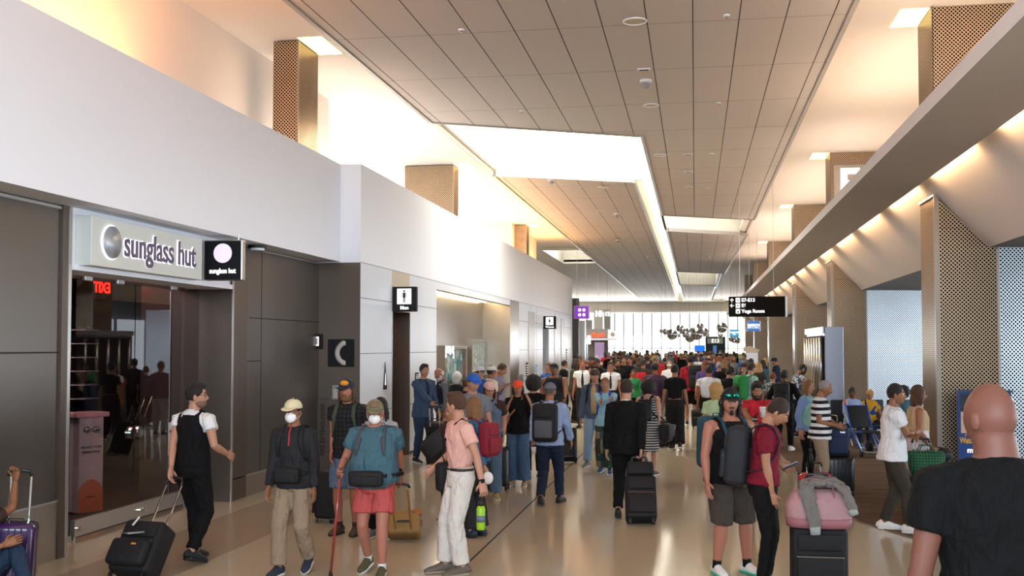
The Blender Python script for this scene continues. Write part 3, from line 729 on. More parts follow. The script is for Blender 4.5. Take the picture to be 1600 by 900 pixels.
def icon_person(parent, c, h, m, skirt=False, y=-.006):
    g = MB(); x, z = c
    g.cyl((x, y, z + h * .42), (x, y + .004, z + h * .42), h * .085, 16)
    if skirt: g.prism_ax([(x - h * .07, z + h * .3), (x + h * .07, z + h * .3), (x + h * .19, z - h * .12), (x - h * .19, z - h * .12)], y, y + .004)
    else: g.box((x - h * .1, y, z - h * .12), (x + h * .1, y + .004, z + h * .31)); g.box((x - h * .17, y, z - h * .08), (x - h * .12, y + .004, z + h * .3)); g.box((x + h * .12, y, z - h * .08), (x + h * .17, y + .004, z + h * .3))
    g.box((x - h * .09, y, z - h * .5), (x - h * .015, y + .004, z - h * .1)); g.box((x + h * .015, y, z - h * .5), (x + h * .09, y + .004, z - h * .1))
    g.obj('pictogram', m, parent)
def blade(px0, px1, py0, py1, word, lab, skirt):
    s = s_plane(XW2, px0 + 2); p = at(px0, s); W = (px1 - px0) / s; H = (py1 - py0) / s
    t = thing('restroom_sign', lab, 'sign', (XW2, p.y, EYE + (HOR - py1) / s))
    MB().rbox((W / 2, .05, H / 2), (W, .1, H), .008).obj('case', M_BLK2, t)
    MB().box((W * .2, -.004, H * .3), (W * .78, 0, H * .92)).obj('panel', M_SIGNW, t)
    icon_person(t, (W * .49, H * .61), H * .5, M_BLK2, skirt)
    lettering(word, H * .2, Vector((W * .5, -.003, H * .15)), FACE_CAM, M_SIGNW, t, bold=.002)
    MB().cyl((0, .05, H * .8), (-.02, .05, H * .8), .02).obj('bracket', M_STEEL, t)
blade(611, 650, 448, 487, 'Men', 'black blade sign with a standing man figure reading Men', False)
blade(847, 867, 494, 514, 'Women', 'small black blade sign reading Women farther along the white wall', True)
t = thing('evacuation_sign', 'narrow black triangular sign on the white panel beside the Men door', 'sign', (XW2, Yp(XW2, 599), Zp(XW2, 603, 608)))
MB().prism_ax([(0, 0), (.22, 0), (.11, .5)], 0, .01, ax='x').obj('plate', M_BLK2, t); MB().prism_ax([(.08, .08), (.14, .08), (.11, .3)], .01, .013, ax='x').obj('mark', M_SIGNW, t)
for px, py, wd, ht, lab, cc in ((651, 590, 5, 16, 'small dark sign on the white wall behind the man in the blue blazer', M_BLK2), (823, 577, 3, 22, 'tall thin black sign on the white wall before the Women door', M_BLK2), (838, 577, 2.5, 14, 'narrow blue sign beside the Women door', mat('blue_plate', '#2596c8', .4)), (813, 592, 8, 14, 'grey louvred vent on the white wall after the alcove pillar', mat('vent_grey', '#8d939a', .5)), (885, 555, 2, 20, 'tall dark plate near the end of the white wall', M_BLK2), (676, 612, 6, 30, 'grey wall plate beside the alcove', mat('vent_grey', '#8d939a', .5))):
    s = s_plane(XW2, px); y0, y1 = Yp(XW2, px - wd / 2), Yp(XW2, px + wd / 2); z = EYE + (HOR - py) / s
    t = thing('wall_plate', lab, 'sign', (XW2 + .001, y0, z - ht / s / 2)); MB().rbox((.008, (y1 - y0) / 2, ht / s / 2), (.014, y1 - y0, ht / s), .004).obj('plate', cc, t)
    lv = MB()
    for k in range(5): lv.box((.015, .03, ht / s * (k + .6) / 6), (.018, (y1 - y0) - .03, ht / s * (k + .8) / 6))
    lv.obj('print', M_SIGNW if cc is not mat('vent_grey', '') else M_GAP, t)
# end face of the block
struct('wall_left_end', MB().box((-7.4, YW2, 0), (XW2, YW2 + .3, 5.2)), M_WHITE)
# ------------------------------------------------------------------ right side: beam, sloped soffit, columns, far hall
BX0, BX1, BZ = 2.22, 3.10, EYE + 2.25
struct('ceiling_beam', MB().box((BX0, 1.0, BZ), (BX1, 78, BZ + .15)), mat('beam_plaster', '#e2e0e0', .75))
# sloped soffit in bays; each bay is folded along a crease
M_SLOPE = mat('soffit_plaster', '#f2ece8', .75)
XLO, ZLO, XHI, ZHI = 4.10, EYE + 1.40, 2.98, EYE + 2.60
COLD = [15.2, 26.8, 36.7, 49.7, 62, 73]                      # distance of each column's near face
def colY(X, d): return Yd(X, d)
sl = MB(); 
ys = [1.0] + [colY(3.4, d) for d in COLD] + [80]
for i in range(len(ys) - 1):
    a, b = ys[i], ys[i + 1]
    m = b - (b - a) * .32
    th = .1
    def sheet(P): 
        q = [Vector(p) for p in P]; n = (q[1] - q[0]).cross(q[2] - q[0]).normalized()
        if n.z < 0: n = -n
        k = len(q); sl.add([tuple(v) for v in q] + [tuple(v + n * th) for v in q], [tuple(range(k)), tuple(reversed(range(k, 2 * k)))] + [(j, j + k, (j + 1) % k + k, (j + 1) % k) for j in range(k)])
    sheet([(XHI + .04, a, ZHI), (XHI, b, ZHI), (XLO, b, ZLO), (XLO, a, ZLO)])
struct('ceiling_sloped_soffit', sl, M_SLOPE)
struct('ceiling_shelf_right', MB().box((XHI, 1.0, ZHI + .1), (5.6, 80, ZHI + .2)), M_CEIL)
struct('wall_right_upper', MB().box((5.6, 1, ZHI), (5.8, 119.8, ZC + .1)), M_CEIL)
struct('ceiling_gate', MB().box((XLO, 1.0, ZLO), (16, 80, ZLO + .12)), mat('gate_ceiling', '#8d8b88', .8))
struct('ceiling_gate_far', MB().box((5.4, 80, ZLO), (16, 119.8, ZLO + .12)), mat('gate_ceiling', '', .8))
# LED tray on top of the beam edge, in lengths with gaps, shining on the soffit
for i in range(22):
    y0 = 3 + i * 3.35
    area('soffit_lamp', (3.108, y0 + 1.2, BZ + .105), (0, -80, 0), .03, 2.3, 12, (1, .60, .30))
# columns clad in perforated metal
def pcol(X, d, lab, w_=.81, dep=1.0, side=True, top=ZC - .02, sidew=3.2):
    Y = colY(X, d); t = thing('clad_column', lab, 'column', (X, Y, 0)); t['kind'] = 'structure'
    zt = lambda x: ZHI - (X + x - XHI) * (ZHI - ZLO) / (XLO - XHI) - .01
    f = MB(); f.prism_ax([(0, .0), (w_, .0), (w_, ZLO + .0), (max(0, XLO - X), ZLO), (0, zt(0))], -.0, .03); f.obj('front_cladding', M_PERFW, t)
    MB().box((-.012, 0.03, 0), (0.02, dep, zt(0))).obj('side_cladding', M_PERFWY, t)
    MB().box((-.03, -.03, 0), (.03, .03, zt(0) + .02)).obj('corner_trim', M_STEELW, t)
    MB().box((-.04, -.02, zt(0)), (.02, dep, zt(0) + .03)).obj('cap_trim', M_STEEL, t)
    MB().box((0.03, -.004, ZLO + .28), (w_ * .62, 0.0, ZLO + .285)).obj('joint', M_GAP, t)
    MB().box((.02, .03, 0), (w_ - .02, dep, ZLO - .01)).obj('core', mat('column_core', '#1a1817', .8), t)
    # upper part above the beam
    u = MB(); u.box((0, 0, ZHI + .2), (w_ + .5, .03, top)); u.obj('upper_front_cladding', M_PERFW, t)
    MB().box((-.012, .03, ZHI + .2), (.02, dep, top)).obj('upper_side_cladding', M_PERFWY, t)
    if side:
        g = MB(); ang = R(14); a = Vector((w_ + .02, .02, 0)); b = a + Vector((math.cos(ang), math.sin(ang), 0)) * sidew
        n = Vector((-math.sin(ang), math.cos(ang), 0)) * .03
        g.prism([(a.x, a.y), (b.x, b.y), (b.x + n.x, b.y + n.y), (a.x + n.x, a.y + n.y)], 0, ZLO); g.obj('wing_cladding', M_PERFC, t)
        MB().box((w_, -.01, 0), (w_ + .03, .03, ZLO)).obj('wing_trim', M_STEEL, t)
    return t
for i, d in enumerate(COLD):
    nm = ('nearest column clad in perforated metal, beside the blue banner', 'second perforated metal column, behind the steel kiosk', 'third perforated metal column, at the end of the black hanging sign', 'fourth perforated metal column, right of the blue restaurant sign', 'fifth perforated metal column down the right side', 'farthest perforated metal column down the right side')[i]
    pcol(3.40, d, nm, w_=.81 if i < 2 else 1.15, side=i < 3, sidew=3.2)
# upper ceiling slots lit round the columns
M_SLOT = mat('slot_glow', '#fff0a8', .5, emit=(1, .82, .35), es=1.6)
for i, d in enumerate(COLD[:4]):
    Y = colY(3.4, d); o = MB().box((2.98, Y + .1, ZC - .012), (3.38, Y + 1.0, ZC)).obj('ceiling_slot_light', M_SLOT)
    tag(o, 'yellowish light slot in the ceiling beside the ' + ('nearest', 'second', 'third', 'fourth')[i] + ' right-hand column', 'light')
# left columns above the ledge
LCD = [15.6, 25.4, 38.0]
for i, (px, py) in enumerate(((463, 57), (708, 255), (822, 350))):
    s = (HOR - py) / (ZC - EYE); p = at(px, s)
    t = thing('clad_column', ('nearest', 'second', 'third')[i] + ' perforated column rising from the white ledge on the left', 'column', (p.x, p.y, 5.2)); t['kind'] = 'structure'
    h_ = ZC - 5.2 - .02; wc = (.42, 1.35, 1.5)[i]; dc = (.9, .6, .8)[i]
    MB().box((-wc, 0, 0), (0, .03, h_)).obj('front_cladding', M_PERFW, t); MB().box((-.03, .03, 0), (0, dc, h_)).obj('side_cladding', M_PERFWY, t)
    MB().box((-wc + .02, .03, 0), (-.03, dc, h_)).obj('core', mat('column_core', ''), t); MB().box((-.02, -.012, 0), (.012, .02, h_)).obj('corner_trim', M_STEELW, t)
    o = MB().box((p.x + .02, p.y - .1, ZC - .012), (p.x + .42, p.y + .9, ZC)).obj('ceiling_slot_light', M_SLOT)
    tag(o, 'yellowish light slot in the ceiling beside the ' + ('nearest', 'second', 'third')[i] + ' left-hand column', 'light')
    area('column_lamp', (p.x + .25, p.y - .25, ZC - .05), (0, 0, 0), .3, .5, 6, warm(.9))
# E sign on the second right column
Y2 = colY(3.4, COLD[1]) - .02
a = plane_pt(1309, 310, Y2); t = thing('gate_letter_sign', 'big white letter E on the second column above the beam', 'sign', (a.x, Y2, a.z))
MB().box((-.05, 0.0, -.3), (1.0, .02, .85)).obj('plate', mat('sign_taupe', '#a5998e', .5), t)
lettering('E', 1.05, Vector((.32, -.02, .34)), FACE_CAM, M_SIGNW, t, ext=.01, bold=.03)

# ------------------------------------------------------------------ far end: tall window wall, end ceiling, side shops
DE = 112.0; s_e = FPX / DE
YE = 118.0
wz = EYE + (HOR - 489) / (FPX / (YE * CT + ST * 3))
M_BRIGHT = mat('overcast_sky_glass', '#ffffff', .3, emit=(.93, .97, 1), es=1.1)
struct('window_3', MB().box((-26, YE + .3, 0), (18, YE + .35, wz)), M_BRIGHT)
struct('wall_end', MB().box((-26, YE, wz), (18, YE + .4, ZC + .1)), M_CEIL)
mu = MB(); x = -22.0
while x < 17: mu.box((x - .05, YE - .1, 0), (x + .05, YE + .3, wz)); x += 1.02
for z in (1.9,): mu.box((-26, YE - .05, z - .04), (18, YE + .3, z + .04))
struct('window_3_frame', mu, mat('mullion', '#6d7078', .4, .5))
struct('ceiling_end_header', MB().box((-26, YE - 1.5, wz - .02), (18, YE, wz + .12)), M_WHITE)
struct('wall_end_green', MB().box((-2.0, YE - 6, 0), (6.0, YE - 5.8, 1.35)), mat('pale_green_partition', '#bccf86', .6))
struct('wall_left_far', MB().box((-16, YW2 + .3, 0), (-15.8, YE, 7.1)), M_WHITE)
struct('wall_right_far', MB().box((16, 80, 0), (16.1, YE, ZLO)), M_WHITE)
struct('window_4', MB().box((16, 1, .3), (16.05, 80, ZLO)), mat('gate_window_glass', '#ffffff', .3, emit=(.80, .90, 1), es=1.5))
g4 = MB()
for k in range(26): g4.box((15.9, 1 + k * 3.1, 0), (16.0, 1.12 + k * 3.1, ZLO))
struct('window_4_frame', g4, mat('mullion', ''))
# shops beyond the white wall
def P(px, py, d): p = at(px, FPX / d); p.z = EYE + (HOR - py) / (FPX / d); return p
def slab(name, px0, px1, py0, py1, d, m, dep=.3, label=None, cat=None, group=None):
    a, b = P(px0, py1, d), P(px1, py0, d); mb = MB().box((0, 0, 0), (b.x - a.x, dep, b.z - a.z)); o = mb.obj(name, m, None, loc=(a.x, a.y, a.z))
    if label: tag(o, label, cat, group)
    else: o['kind'] = 'structure'
    return o, (b.x - a.x), (b.z - a.z)
slab('wall_left_far_pillar', 894, 904, 466, 620, 49.5, mat('dark_pillar', '#3d3833', .5), .5)
slab('wall_left_far_pillar', 905, 914, 501, 610, 52, M_STEEL, .5)
slab('wall_left_far_pillar', 914, 917, 538, 600, 54, mat('blue_edge', '#6fa6cf', .4), .5)
slab('wall_left_far_shop', 917, 950, 528, 600, 62, mat('shop_taupe', '#76706a', .6), .4)
slab('wall_left_far_fascia', 914, 950, 514, 528.5, 61.5, mat('fascia_grey', '#96918c', .5), .5)
slab('wall_left_far_canopy', 922, 962, 528.5, 531.5, 60.5, M_WHITE, .6)
slab('wall_left_far_poster', 929, 944, 535, 562, 61.3, mat('shop_poster', '#c9b6d8', .4, emit='#c9a6e8', es=.15), .1)
slab('window_5', 917, 923, 524, 538, 60, mat('lit_white_board', '#ffffff', .4, emit='#ffffff', es=.5), .1)
slab('wall_left_far_panel', 914, 925, 500, 514, 64, mat('fascia_grey', ''), .2); 
for (x0, x1, num, d) in ((928, 942, '10', 66), (944, 954, '12', 74)):
    o, W, H = slab('gate_number_panel', x0, x1, 484, 515, d, mat('frost_panel', '#e6e0d4', .4), .15, 'pale hanging gate panel with the white number ' + ('ten' if num == '10' else 'twelve'), 'sign')
    MB().tube([(W / 2, .07, H), (W / 2, .07, 7.05 - P(x0, 515, d).z)], [.012] * 2, n=6).obj('hanger', M_STEEL, o); lettering(num, W * .9, Vector((W / 2, -.02, H * .78)), FACE_CAM, M_SIGNW, o, ext=.01, bold=.02)
a = P(924, 527, 61.2); t = thing('restaurant_sign', 'orange sign lettering above the far left shop front', 'sign', a)
W = P(945, 527, 61.2).x - a.x; me = fit_text('Mildara Grill', .36, W, ext=.02, bold=.015); me.transform(Matrix.Translation((W / 2, 0, .12)) @ FACE_CAM); me.materials.clear(); me.materials.append(mat('orange_letters', '#e2562a', .5, emit='#e8501c', es=.6))
o = bpy.data.objects.new('lettering', me); C.objects.link(o); o.parent = t
def blade2(name, px0, px1, py0, py1, d, lab, face, case=M_STEEL, dep=.18, hang=True):
    a, b = P(px0, py1, d), P(px1, py0, d); W, H = b.x - a.x, b.z - a.z
    t = thing(name, lab, 'sign', a); MB().rbox((W / 2, dep / 2, H / 2), (W, dep, H), .015).obj('case', case, t)
    MB().box((W * .03, -.006, H * .03), (W * .97, .0, H * .97)).obj('face', face, t)
    if hang:
        for x_ in (W * .2, W * .8): MB().tube([(x_, dep / 2, H - .02), (x_, dep / 2, ZC - a.z + .01)], [.006] * 2, n=6).obj('hanger', M_STEEL, t)
    return t, W, H
# purple services sign
M_PUR = mat('purple_sign', '#7a35a8', .4, emit='#7a2fb5', es=.45)
t, W, H = blade2('services_sign', 896.5, 921, 478, 498, 47.5, 'purple lit blade sign with four white round pictograms', M_PUR)
for i, (x, z) in enumerate(((.38, .68), (.66, .68), (.38, .30), (.66, .30))):
    MB().cyl((W * x, -.012, H * z), (W * x, -.006, H * z), W * .1, 20).obj('pictogram_disc', M_SIGNW, t)
    q = MB(); c = (W * x, H * z); r_ = W * .05
    if i == 0: q.cyl((c[0], -.016, c[1] + r_ * .8), (c[0], -.012, c[1] + r_ * .8), r_ * .3, 8); q.box((c[0] - r_ * .3, -.016, c[1] - r_), (c[0] + r_ * .3, -.012, c[1] + r_ * .4))
    if i == 1: q.box((c[0] - r_, -.016, c[1] - r_ * .5), (c[0] + r_, -.012, c[1] + r_ * .5))
    if i == 2: q.prism_ax([(c[0] - r_, c[1] - r_ * .6), (c[0] + r_, c[1] - r_ * .6), (c[0], c[1] + r_)], -.016, -.012)
    if i == 3: q.prism_ax([(c[0] - r_, c[1] - r_), (c[0] - r_ * .5, c[1] - r_), (c[0] + r_, c[1] + r_ * .6), (c[0] + r_ * .6, c[1] + r_)], -.016, -.012)
    q.obj('pictogram', M_PUR, t)
t, W, H = blade2('logo_sign', 951, 964, 517, 530, 58, 'small white square sign with a round amber logo beyond the orange lettering', mat('sign_offwhite', '#efefef', .5, emit='#ffffff', es=.25))
lg = MB().torus((W * .48, -.012, H * .58), W * .17, W * .06, 'y', 20, 6); lg.obj('logo_ring', mat('amber_logo', '#b8741c', .5), t, True); MB().ball((W * .48, -.012, H * .58), (W * .05, .01, W * .09), nu=10, nv=6).obj('logo_mark', mat('brown_logo', '#5a3413', .5), t, True)
# hanging way-finding sign
t, W, H = blade2('wayfinding_sign', 1139, 1226, 463.5, 495, 31.5, 'long black hanging sign pointing to E7-E13, E6 and Yoga Room', mat('sign_black', '#120e0c', .8, spec=.15), mat('sign_black', ''), .16)
MB().rbox((W + .03, .08, H / 2), (.06, .18, H * 1.04), .01).obj('end_cap', M_STEEL, t)
for i, (tx, zz) in enumerate((('E7-E13', .82), ('E6', .55), ('Yoga Room', .27))):
    MB().box((W * .125, -.014, H * (zz - .11)), (W * .20, -.006, H * (zz + .11))).obj('pictogram_panel', M_SIGNW, t)
    me = text_mb(tx, H * .235, .003, align='LEFT', bold=.004); me.transform(Matrix.Translation((W * .225, -.012, H * zz)) @ FACE_CAM); me.materials.clear(); me.materials.append(M_SIGNW)
    o = bpy.data.objects.new('lettering', me); C.objects.link(o); o.parent = t
    q = MB(); cx, cz, r_ = W * .1625, H * zz, H * .07
    if i < 2:
        q.prism_ax([(cx - r_, cz - r_), (cx - r_ * .6, cz - r_ * 1.1), (cx + r_, cz + r_ * .7), (cx + r_ * .8, cz + r_ * 1.1)], -.02, -.014); q.prism_ax([(cx - r_ * 1.1, cz + r_ * .5), (cx - r_ * .9, cz + r_ * .8), (cx + r_ * .9, cz - r_ * .5), (cx + r_ * .7, cz - r_ * .9)], -.02, -.014)
    else:
        q.cyl((cx, -.02, cz + r_ * .9), (cx, -.014, cz + r_ * .9), r_ * .3, 10); q.prism_ax([(cx - r_, cz - r_), (cx + r_, cz - r_), (cx, cz + r_ * .5)], -.02, -.014)
    q.obj('pictogram', mat('sign_black', ''), t)
def arrow(cx, cz, r_, rot):
    pts = [(-.12, -1), (.12, -1), (.12, .3), (.75, -.25), (.75, .12), (0, .85), (-.75, .12), (-.75, -.25), (-.12, .3)]
    c_, s_ = math.cos(rot), math.sin(rot)
    return MB().prism_ax([(cx + r_ * (x * c_ - z * s_), cz + r_ * (x * s_ + z * c_)) for x, z in pts], -.014, -.006)
arrow(W * .055, H * .82, H * .11, 0).obj('arrow', M_SIGNW, t); arrow(W * .055, H * .55, H * .11, PI / 2).obj('arrow', M_SIGNW, t)
t, W, H = blade2('restaurant_sign', 1167, 1188, 501, 518, 46, 'blue square blade sign reading MISSION BAR & GRILL', mat('mission_blue', '#3b66a5', .4, emit='#3b66b0', es=.4))
me = fit_text('MISSION', .14, W * .86, bold=.004); me.transform(Matrix.Translation((W / 2, -.012, H * .58)) @ FACE_CAM); me.materials.clear(); me.materials.append(M_SIGNW); o = bpy.data.objects.new('lettering', me); C.objects.link(o); o.parent = t
me = fit_text('BAR & GRILL', .12, W * .86); me.transform(Matrix.Translation((W / 2, -.012, H * .36)) @ FACE_CAM); me.materials.clear(); me.materials.append(M_SIGNW); o = bpy.data.objects.new('lettering', me); C.objects.link(o); o.parent = t
t, W, H = blade2('cafe_sign', 1140, 1154.5, 515, 527, 62, 'pale blue square blade sign reading KLEIN\'S DELI', mat('klein_blue', '#3f9cc8', .4, emit='#3fa0d0', es=.45))
lettering("KLEIN'S", .14, Vector((W / 2, -.012, H * .62)), FACE_CAM, M_SIGNW, t, bold=.006); lettering("DELI", .09, Vector((W / 2, -.012, H * .38)), FACE_CAM, M_SIGNW, t, bold=.004)
# gate booth and screen
t, W, H = blade2('gate_booth', 1102, 1133, 526, 579.5, 92, 'dark gate booth with a lit E13 board at the end windows', mat('booth_dark', '#1c2a33', .4), mat('booth_dark', ''), 1.2, False)
MB().box((W * .1, -.03, H * .80), (W * .88, -.006, H * .95)).obj('board', mat('board_taupe', '#8d8a78', .5, emit='#8d8a78', es=.3), t); lettering('E13', H * .15, Vector((W * .5, -.04, H * .872)), FACE_CAM, M_SIGNW, t, bold=.01)
MB().box((W * .68, -.03, H * .2), (W * .93, -.006, H * .6)).obj('pale_panel', mat('booth_panel', '#9fb4c4', .4), t); MB().box((W * .38, -.03, H * .5), (W * .56, -.006, H * .74)).obj('screen', mat('booth_screen', '#5a7fb4', .4, emit='#5a7fb4', es=.4), t)
a = P(1085, 550, 88); t, W, H = blade2('gate_screen', 1085, 1101, 539.5, 550, 88, 'bright blue gate screen left of the dark booth', mat('screen_blue', '#1060c8', .3, emit='#0a5fd8', es=1.0), M_BLACK, .15, False)
MB().box((W * .46, .05, -(a.z)), (W * .54, .12, 0)).obj('post', M_STEEL, t)
# mirrored balls
balls = [(1033.5, 517, 3.2), (1040, 518.5, 5), (1050, 522.5, 8.5), (1062.5, 513, 6), (1066.5, 517, 5), (1060, 524, 3), (1076, 517.5, 5.5), (1083, 514.5, 3.5), (1078, 527, 8), (1088.5, 522, 9.5), (1094, 510, 5.5), (1100, 519, 7), (1105, 525, 3), (1128, 512, 8.3), (1126, 525, 4), (1147, 530, 6), (1152, 532, 5), (1142, 530, 4), (1071, 523, 5)]
for i, (px, py, r_) in enumerate(balls):
    d = 72 + (i * 7 % 9) * .9; s = FPX / d; p = P(px, py, d)
    t = thing('mirror_ball', 'mirrored sphere hanging in the cluster before the end windows', 'sphere', p, group='mirrored spheres hanging before the end windows')
    MB().ball((0, 0, 0), r_ / s, nu=28, nv=18).obj('sphere', mat('mirror', '#d8d8da', .04, 1), t, True)
    MB().cyl((0, 0, r_ / s - .02), (0, 0, 7.05 - p.z), .008, 5).obj('wire', M_STEEL, t)
a = P(1091, 494, 60)
# sloped-top counter stand far right and menu board
t, W, H = blade2('menu_kiosk', 1165.5, 1184, 549, 621, 44, 'pale kiosk with a white board beside the far right columns', mat('kiosk_white', '#d8d8dc', .5), mat('kiosk_beige', '#b8a58e', .5), .5, False)
MB().prism_ax([(-.1, H), (W + .05, H), (W + .05, H + .06), (W * .35, H + .22), (-.1, H + .16)], 0, .5).obj('sloped_top', mat('kiosk_beige', ''), t)
# steel kiosk with louvres
XK = 2.86; yk0, yk1 = Yp(XK, 1285.5), Yp(XK, 1258); zk = Zp(XK, 1285.5, 510.5)
t = thing('steel_kiosk', 'tall brushed steel cabinet with dark vertical louvres on its side, between the columns', 'cabinet', (XK, yk0, 0))
dy = yk0 - yk1 if yk0 > yk1 else yk1 - yk0
WK = at(1317, s_plane(XK, 1285.5)).x - XK
MB().rbox((WK / 2 + .02, dy / 2, zk / 2), (WK - .04, dy, zk), .01).obj('body', mat('kiosk_steel', '#8d9099', .35, .85, bump=(20, .08)), t)
MB().box((-.01, .0, zk - .14), (.02, dy, zk)).obj('header', M_STEEL, t); MB().box((-.002, .12, .9), (.01, dy - .1, zk - .2)).obj('recess', M_GAP, t)
for k in range(7):
    y = .22 + k * (dy - .4) / 6.2; MB().tube([(-.02, y, .95), (-.02, y, zk - .24)], [.06] * 2, n=10).obj('louvre', M_STEEL, t, True)
MB().box((-.02, 0, 0), (WK + .01, .02, .12)).obj('plinth', M_DARK2, t)
# banner stand
Yb = colY(3.4, COLD[0]) - .75
a, b = plane_pt(1494, 742, Yb), plane_pt(1578, 613, Yb)
t = thing('banner_stand', 'blue roll-up banner reading Watch complimentary movies & TV before the nearest column', 'banner', (a.x, Yb, 0)); W = b.x - a.x; zt_ = b.z; zb_ = a.z
MB().box((0, 0, .08), (W, .01, zt_)).obj('sheet', mat('banner_blue', '#123a78', .5), t)
MB().rbox((W / 2, .0, .04), (W + .05, .2, .08), .02).obj('base', M_STEEL, t); MB().box((-.02, -.02, zt_), (W + .02, .03, zt_ + .03)).obj('top_rail', mat('rail_blue', '#33415f', .5), t)
Hh = zt_ - .08
MB().box((.04, -.004, zt_ - .55), (W - .04, 0, zt_ - .02)).obj('photo_print', mat('banner_photo', '#20242c', .5), t)
MB().prism_ax([(.04, zt_ - .55), (.04, zt_ - .26), (.22, zt_ - .3), (.36, zt_ - .55)], -.006, -.004).obj('hand_print', mat('banner_skin', '#c4a28c', .5), t)
MB().prism_ax([(.14, zt_ - .14), (.5, zt_ - .02), (W - .05, zt_ - .02), (W - .05, zt_ - .55), (.42, zt_ - .55)], -.008, -.006).obj('tablet_print', mat('banner_tablet', '#a9aab4', .5), t)
lettering('UNITED', .12, Vector((W * .72, -.012, zt_ - .11)), FACE_CAM, M_SIGNW, t, bold=.003)
me = fit_text('Watch complimentary', .11, W * .94, bold=.003); me.transform(Matrix.Translation((W * .5, -.006, zt_ - .65)) @ FACE_CAM); me.materials.clear(); me.materials.append(mat('banner_yellow', '#e2a52a', .5)); o = bpy.data.objects.new('headline', me); C.objects.link(o); o.parent = t
lettering('movies & TV', .10, Vector((W * .55, -.006, zt_ - .78)), FACE_CAM, M_SIGNW, t, bold=.002)
lettering("with United's Personal Device", .045, Vector((W * .5, -.006, zt_ - .9)), FACE_CAM, M_SIGNW, t); lettering('now on select aircraft', .045, Vector((W * .5, -.006, zt_ - .96)), FACE_CAM, M_SIGNW, t)
# steel drum end and red case edge
# ------------------------------------------------------------------ people
V = Vector
SKIN = {'light': '#a27359', 'fair': '#ae8069', 'tan': '#8c5d41', 'brown': '#613b28', 'pink': '#a26b58', 'olive': '#8c6349', 'ruddy': '#734a3d'}
def skin(k): return mat('skin_' + k, SKIN[k], .5, spec=.35)
def hairm(c):
    return mat('hair_' + c, {'black': '#15110f', 'dark': '#2a1b14', 'brown': '#4a2f1e', 'lightbrown': '#7d5736', 'blond': '#b48a54', 'grey': '#8d8a86', 'white': '#cfcac2', 'auburn': '#6a3520', 'darkgrey': '#4d4843', 'stub': '#7c5a49'}[c], .55, bump=(90, .9, .02))
def ik(a, t, l1, l2, pole):
    v = t - a; d = max(min(v.length, (l1 + l2) * .997), abs(l1 - l2) + .02); v = v.normalized(); t = a + v * d
    c = (l1 * l1 + d * d - l2 * l2) / (2 * l1 * d); c = max(-1, min(1, c))
    n = pole - v * pole.dot(v)
    if n.length < 1e-4: n = v.orthogonal()
    n.normalize(); return a + v * (l1 * c) + n * (l1 * math.sqrt(1 - c * c)), t
def lerp(a, b, t): return a + (b - a) * t
def torso_rings(P, infl=0.0):
    fem = P['fem']; b = P['belly']; w_ = P['build']
    if fem: rows = [(.83, .125, .105, 0), (.90, .168, .122, -.01), (.98, .158, .112, -.005), (1.08, .128, .095, 0), (1.18, .135, .105, .005), (1.28, .150, .122, .012), (1.37, .148, .098, 0), (1.42, .115, .074, -.005), (1.46, .062, .054, 0)]
    else: rows = [(.83, .125, .105, 0), (.91, .160, .118, -.005), (1.00, .155, .110, 0), (1.10, .150, .106, 0), (1.20, .160, .112, 0), (1.30, .174, .118, .003), (1.38, .172, .102, -.003), (1.43, .132, .078, -.005), (1.465, .074, .058, 0)]
    out = []
    for z, rx, ry, y in rows:
        g = math.exp(-((z - 1.07) / .15) ** 2) * b
        m = 1 + (w_ - 1) * (1 if z < 1.42 else .4)
        out.append((z, rx * m + g * .35 + infl, ry * m + g * .6 + infl, y + g * .5))
    return out
HEADC = V((0, .024, 1.600))
def head_fn(P):
    def fn(d, q):
        q = q.copy(); x, y, z = d
        if z < 0:
            q.x *= 1 - .30 * (-z) ** 1.3; 
            if y < 0: q.y *= 1 - .30 * (-z)
        else: q.x *= 1 - .06 * z
        if y > 0:
            q.y *= 1 - .05 * (1 - abs(x))
            q.y += .024 * math.exp(-((x / .13) ** 2 + ((z + .20) / .15) ** 2)) + .010 * math.exp(-((x / .10) ** 2 + ((z + .02) / .18) ** 2))
            q.y -= .011 * math.exp(-(((abs(x) - .36) / .15) ** 2 + ((z - .08) / .13) ** 2))
            q.y += .004 * math.exp(-((x / .4) ** 2 + ((z - .26) / .08) ** 2))
            q.y += .007 * math.exp(-((x / .26) ** 2 + ((z + .50) / .07) ** 2)) - .004 * math.exp(-((x / .3) ** 2 + ((z + .62) / .05) ** 2))
            q.y += .012 * math.exp(-((x / .28) ** 2 + ((z + .82) / .14) ** 2))
        return q
    return fn
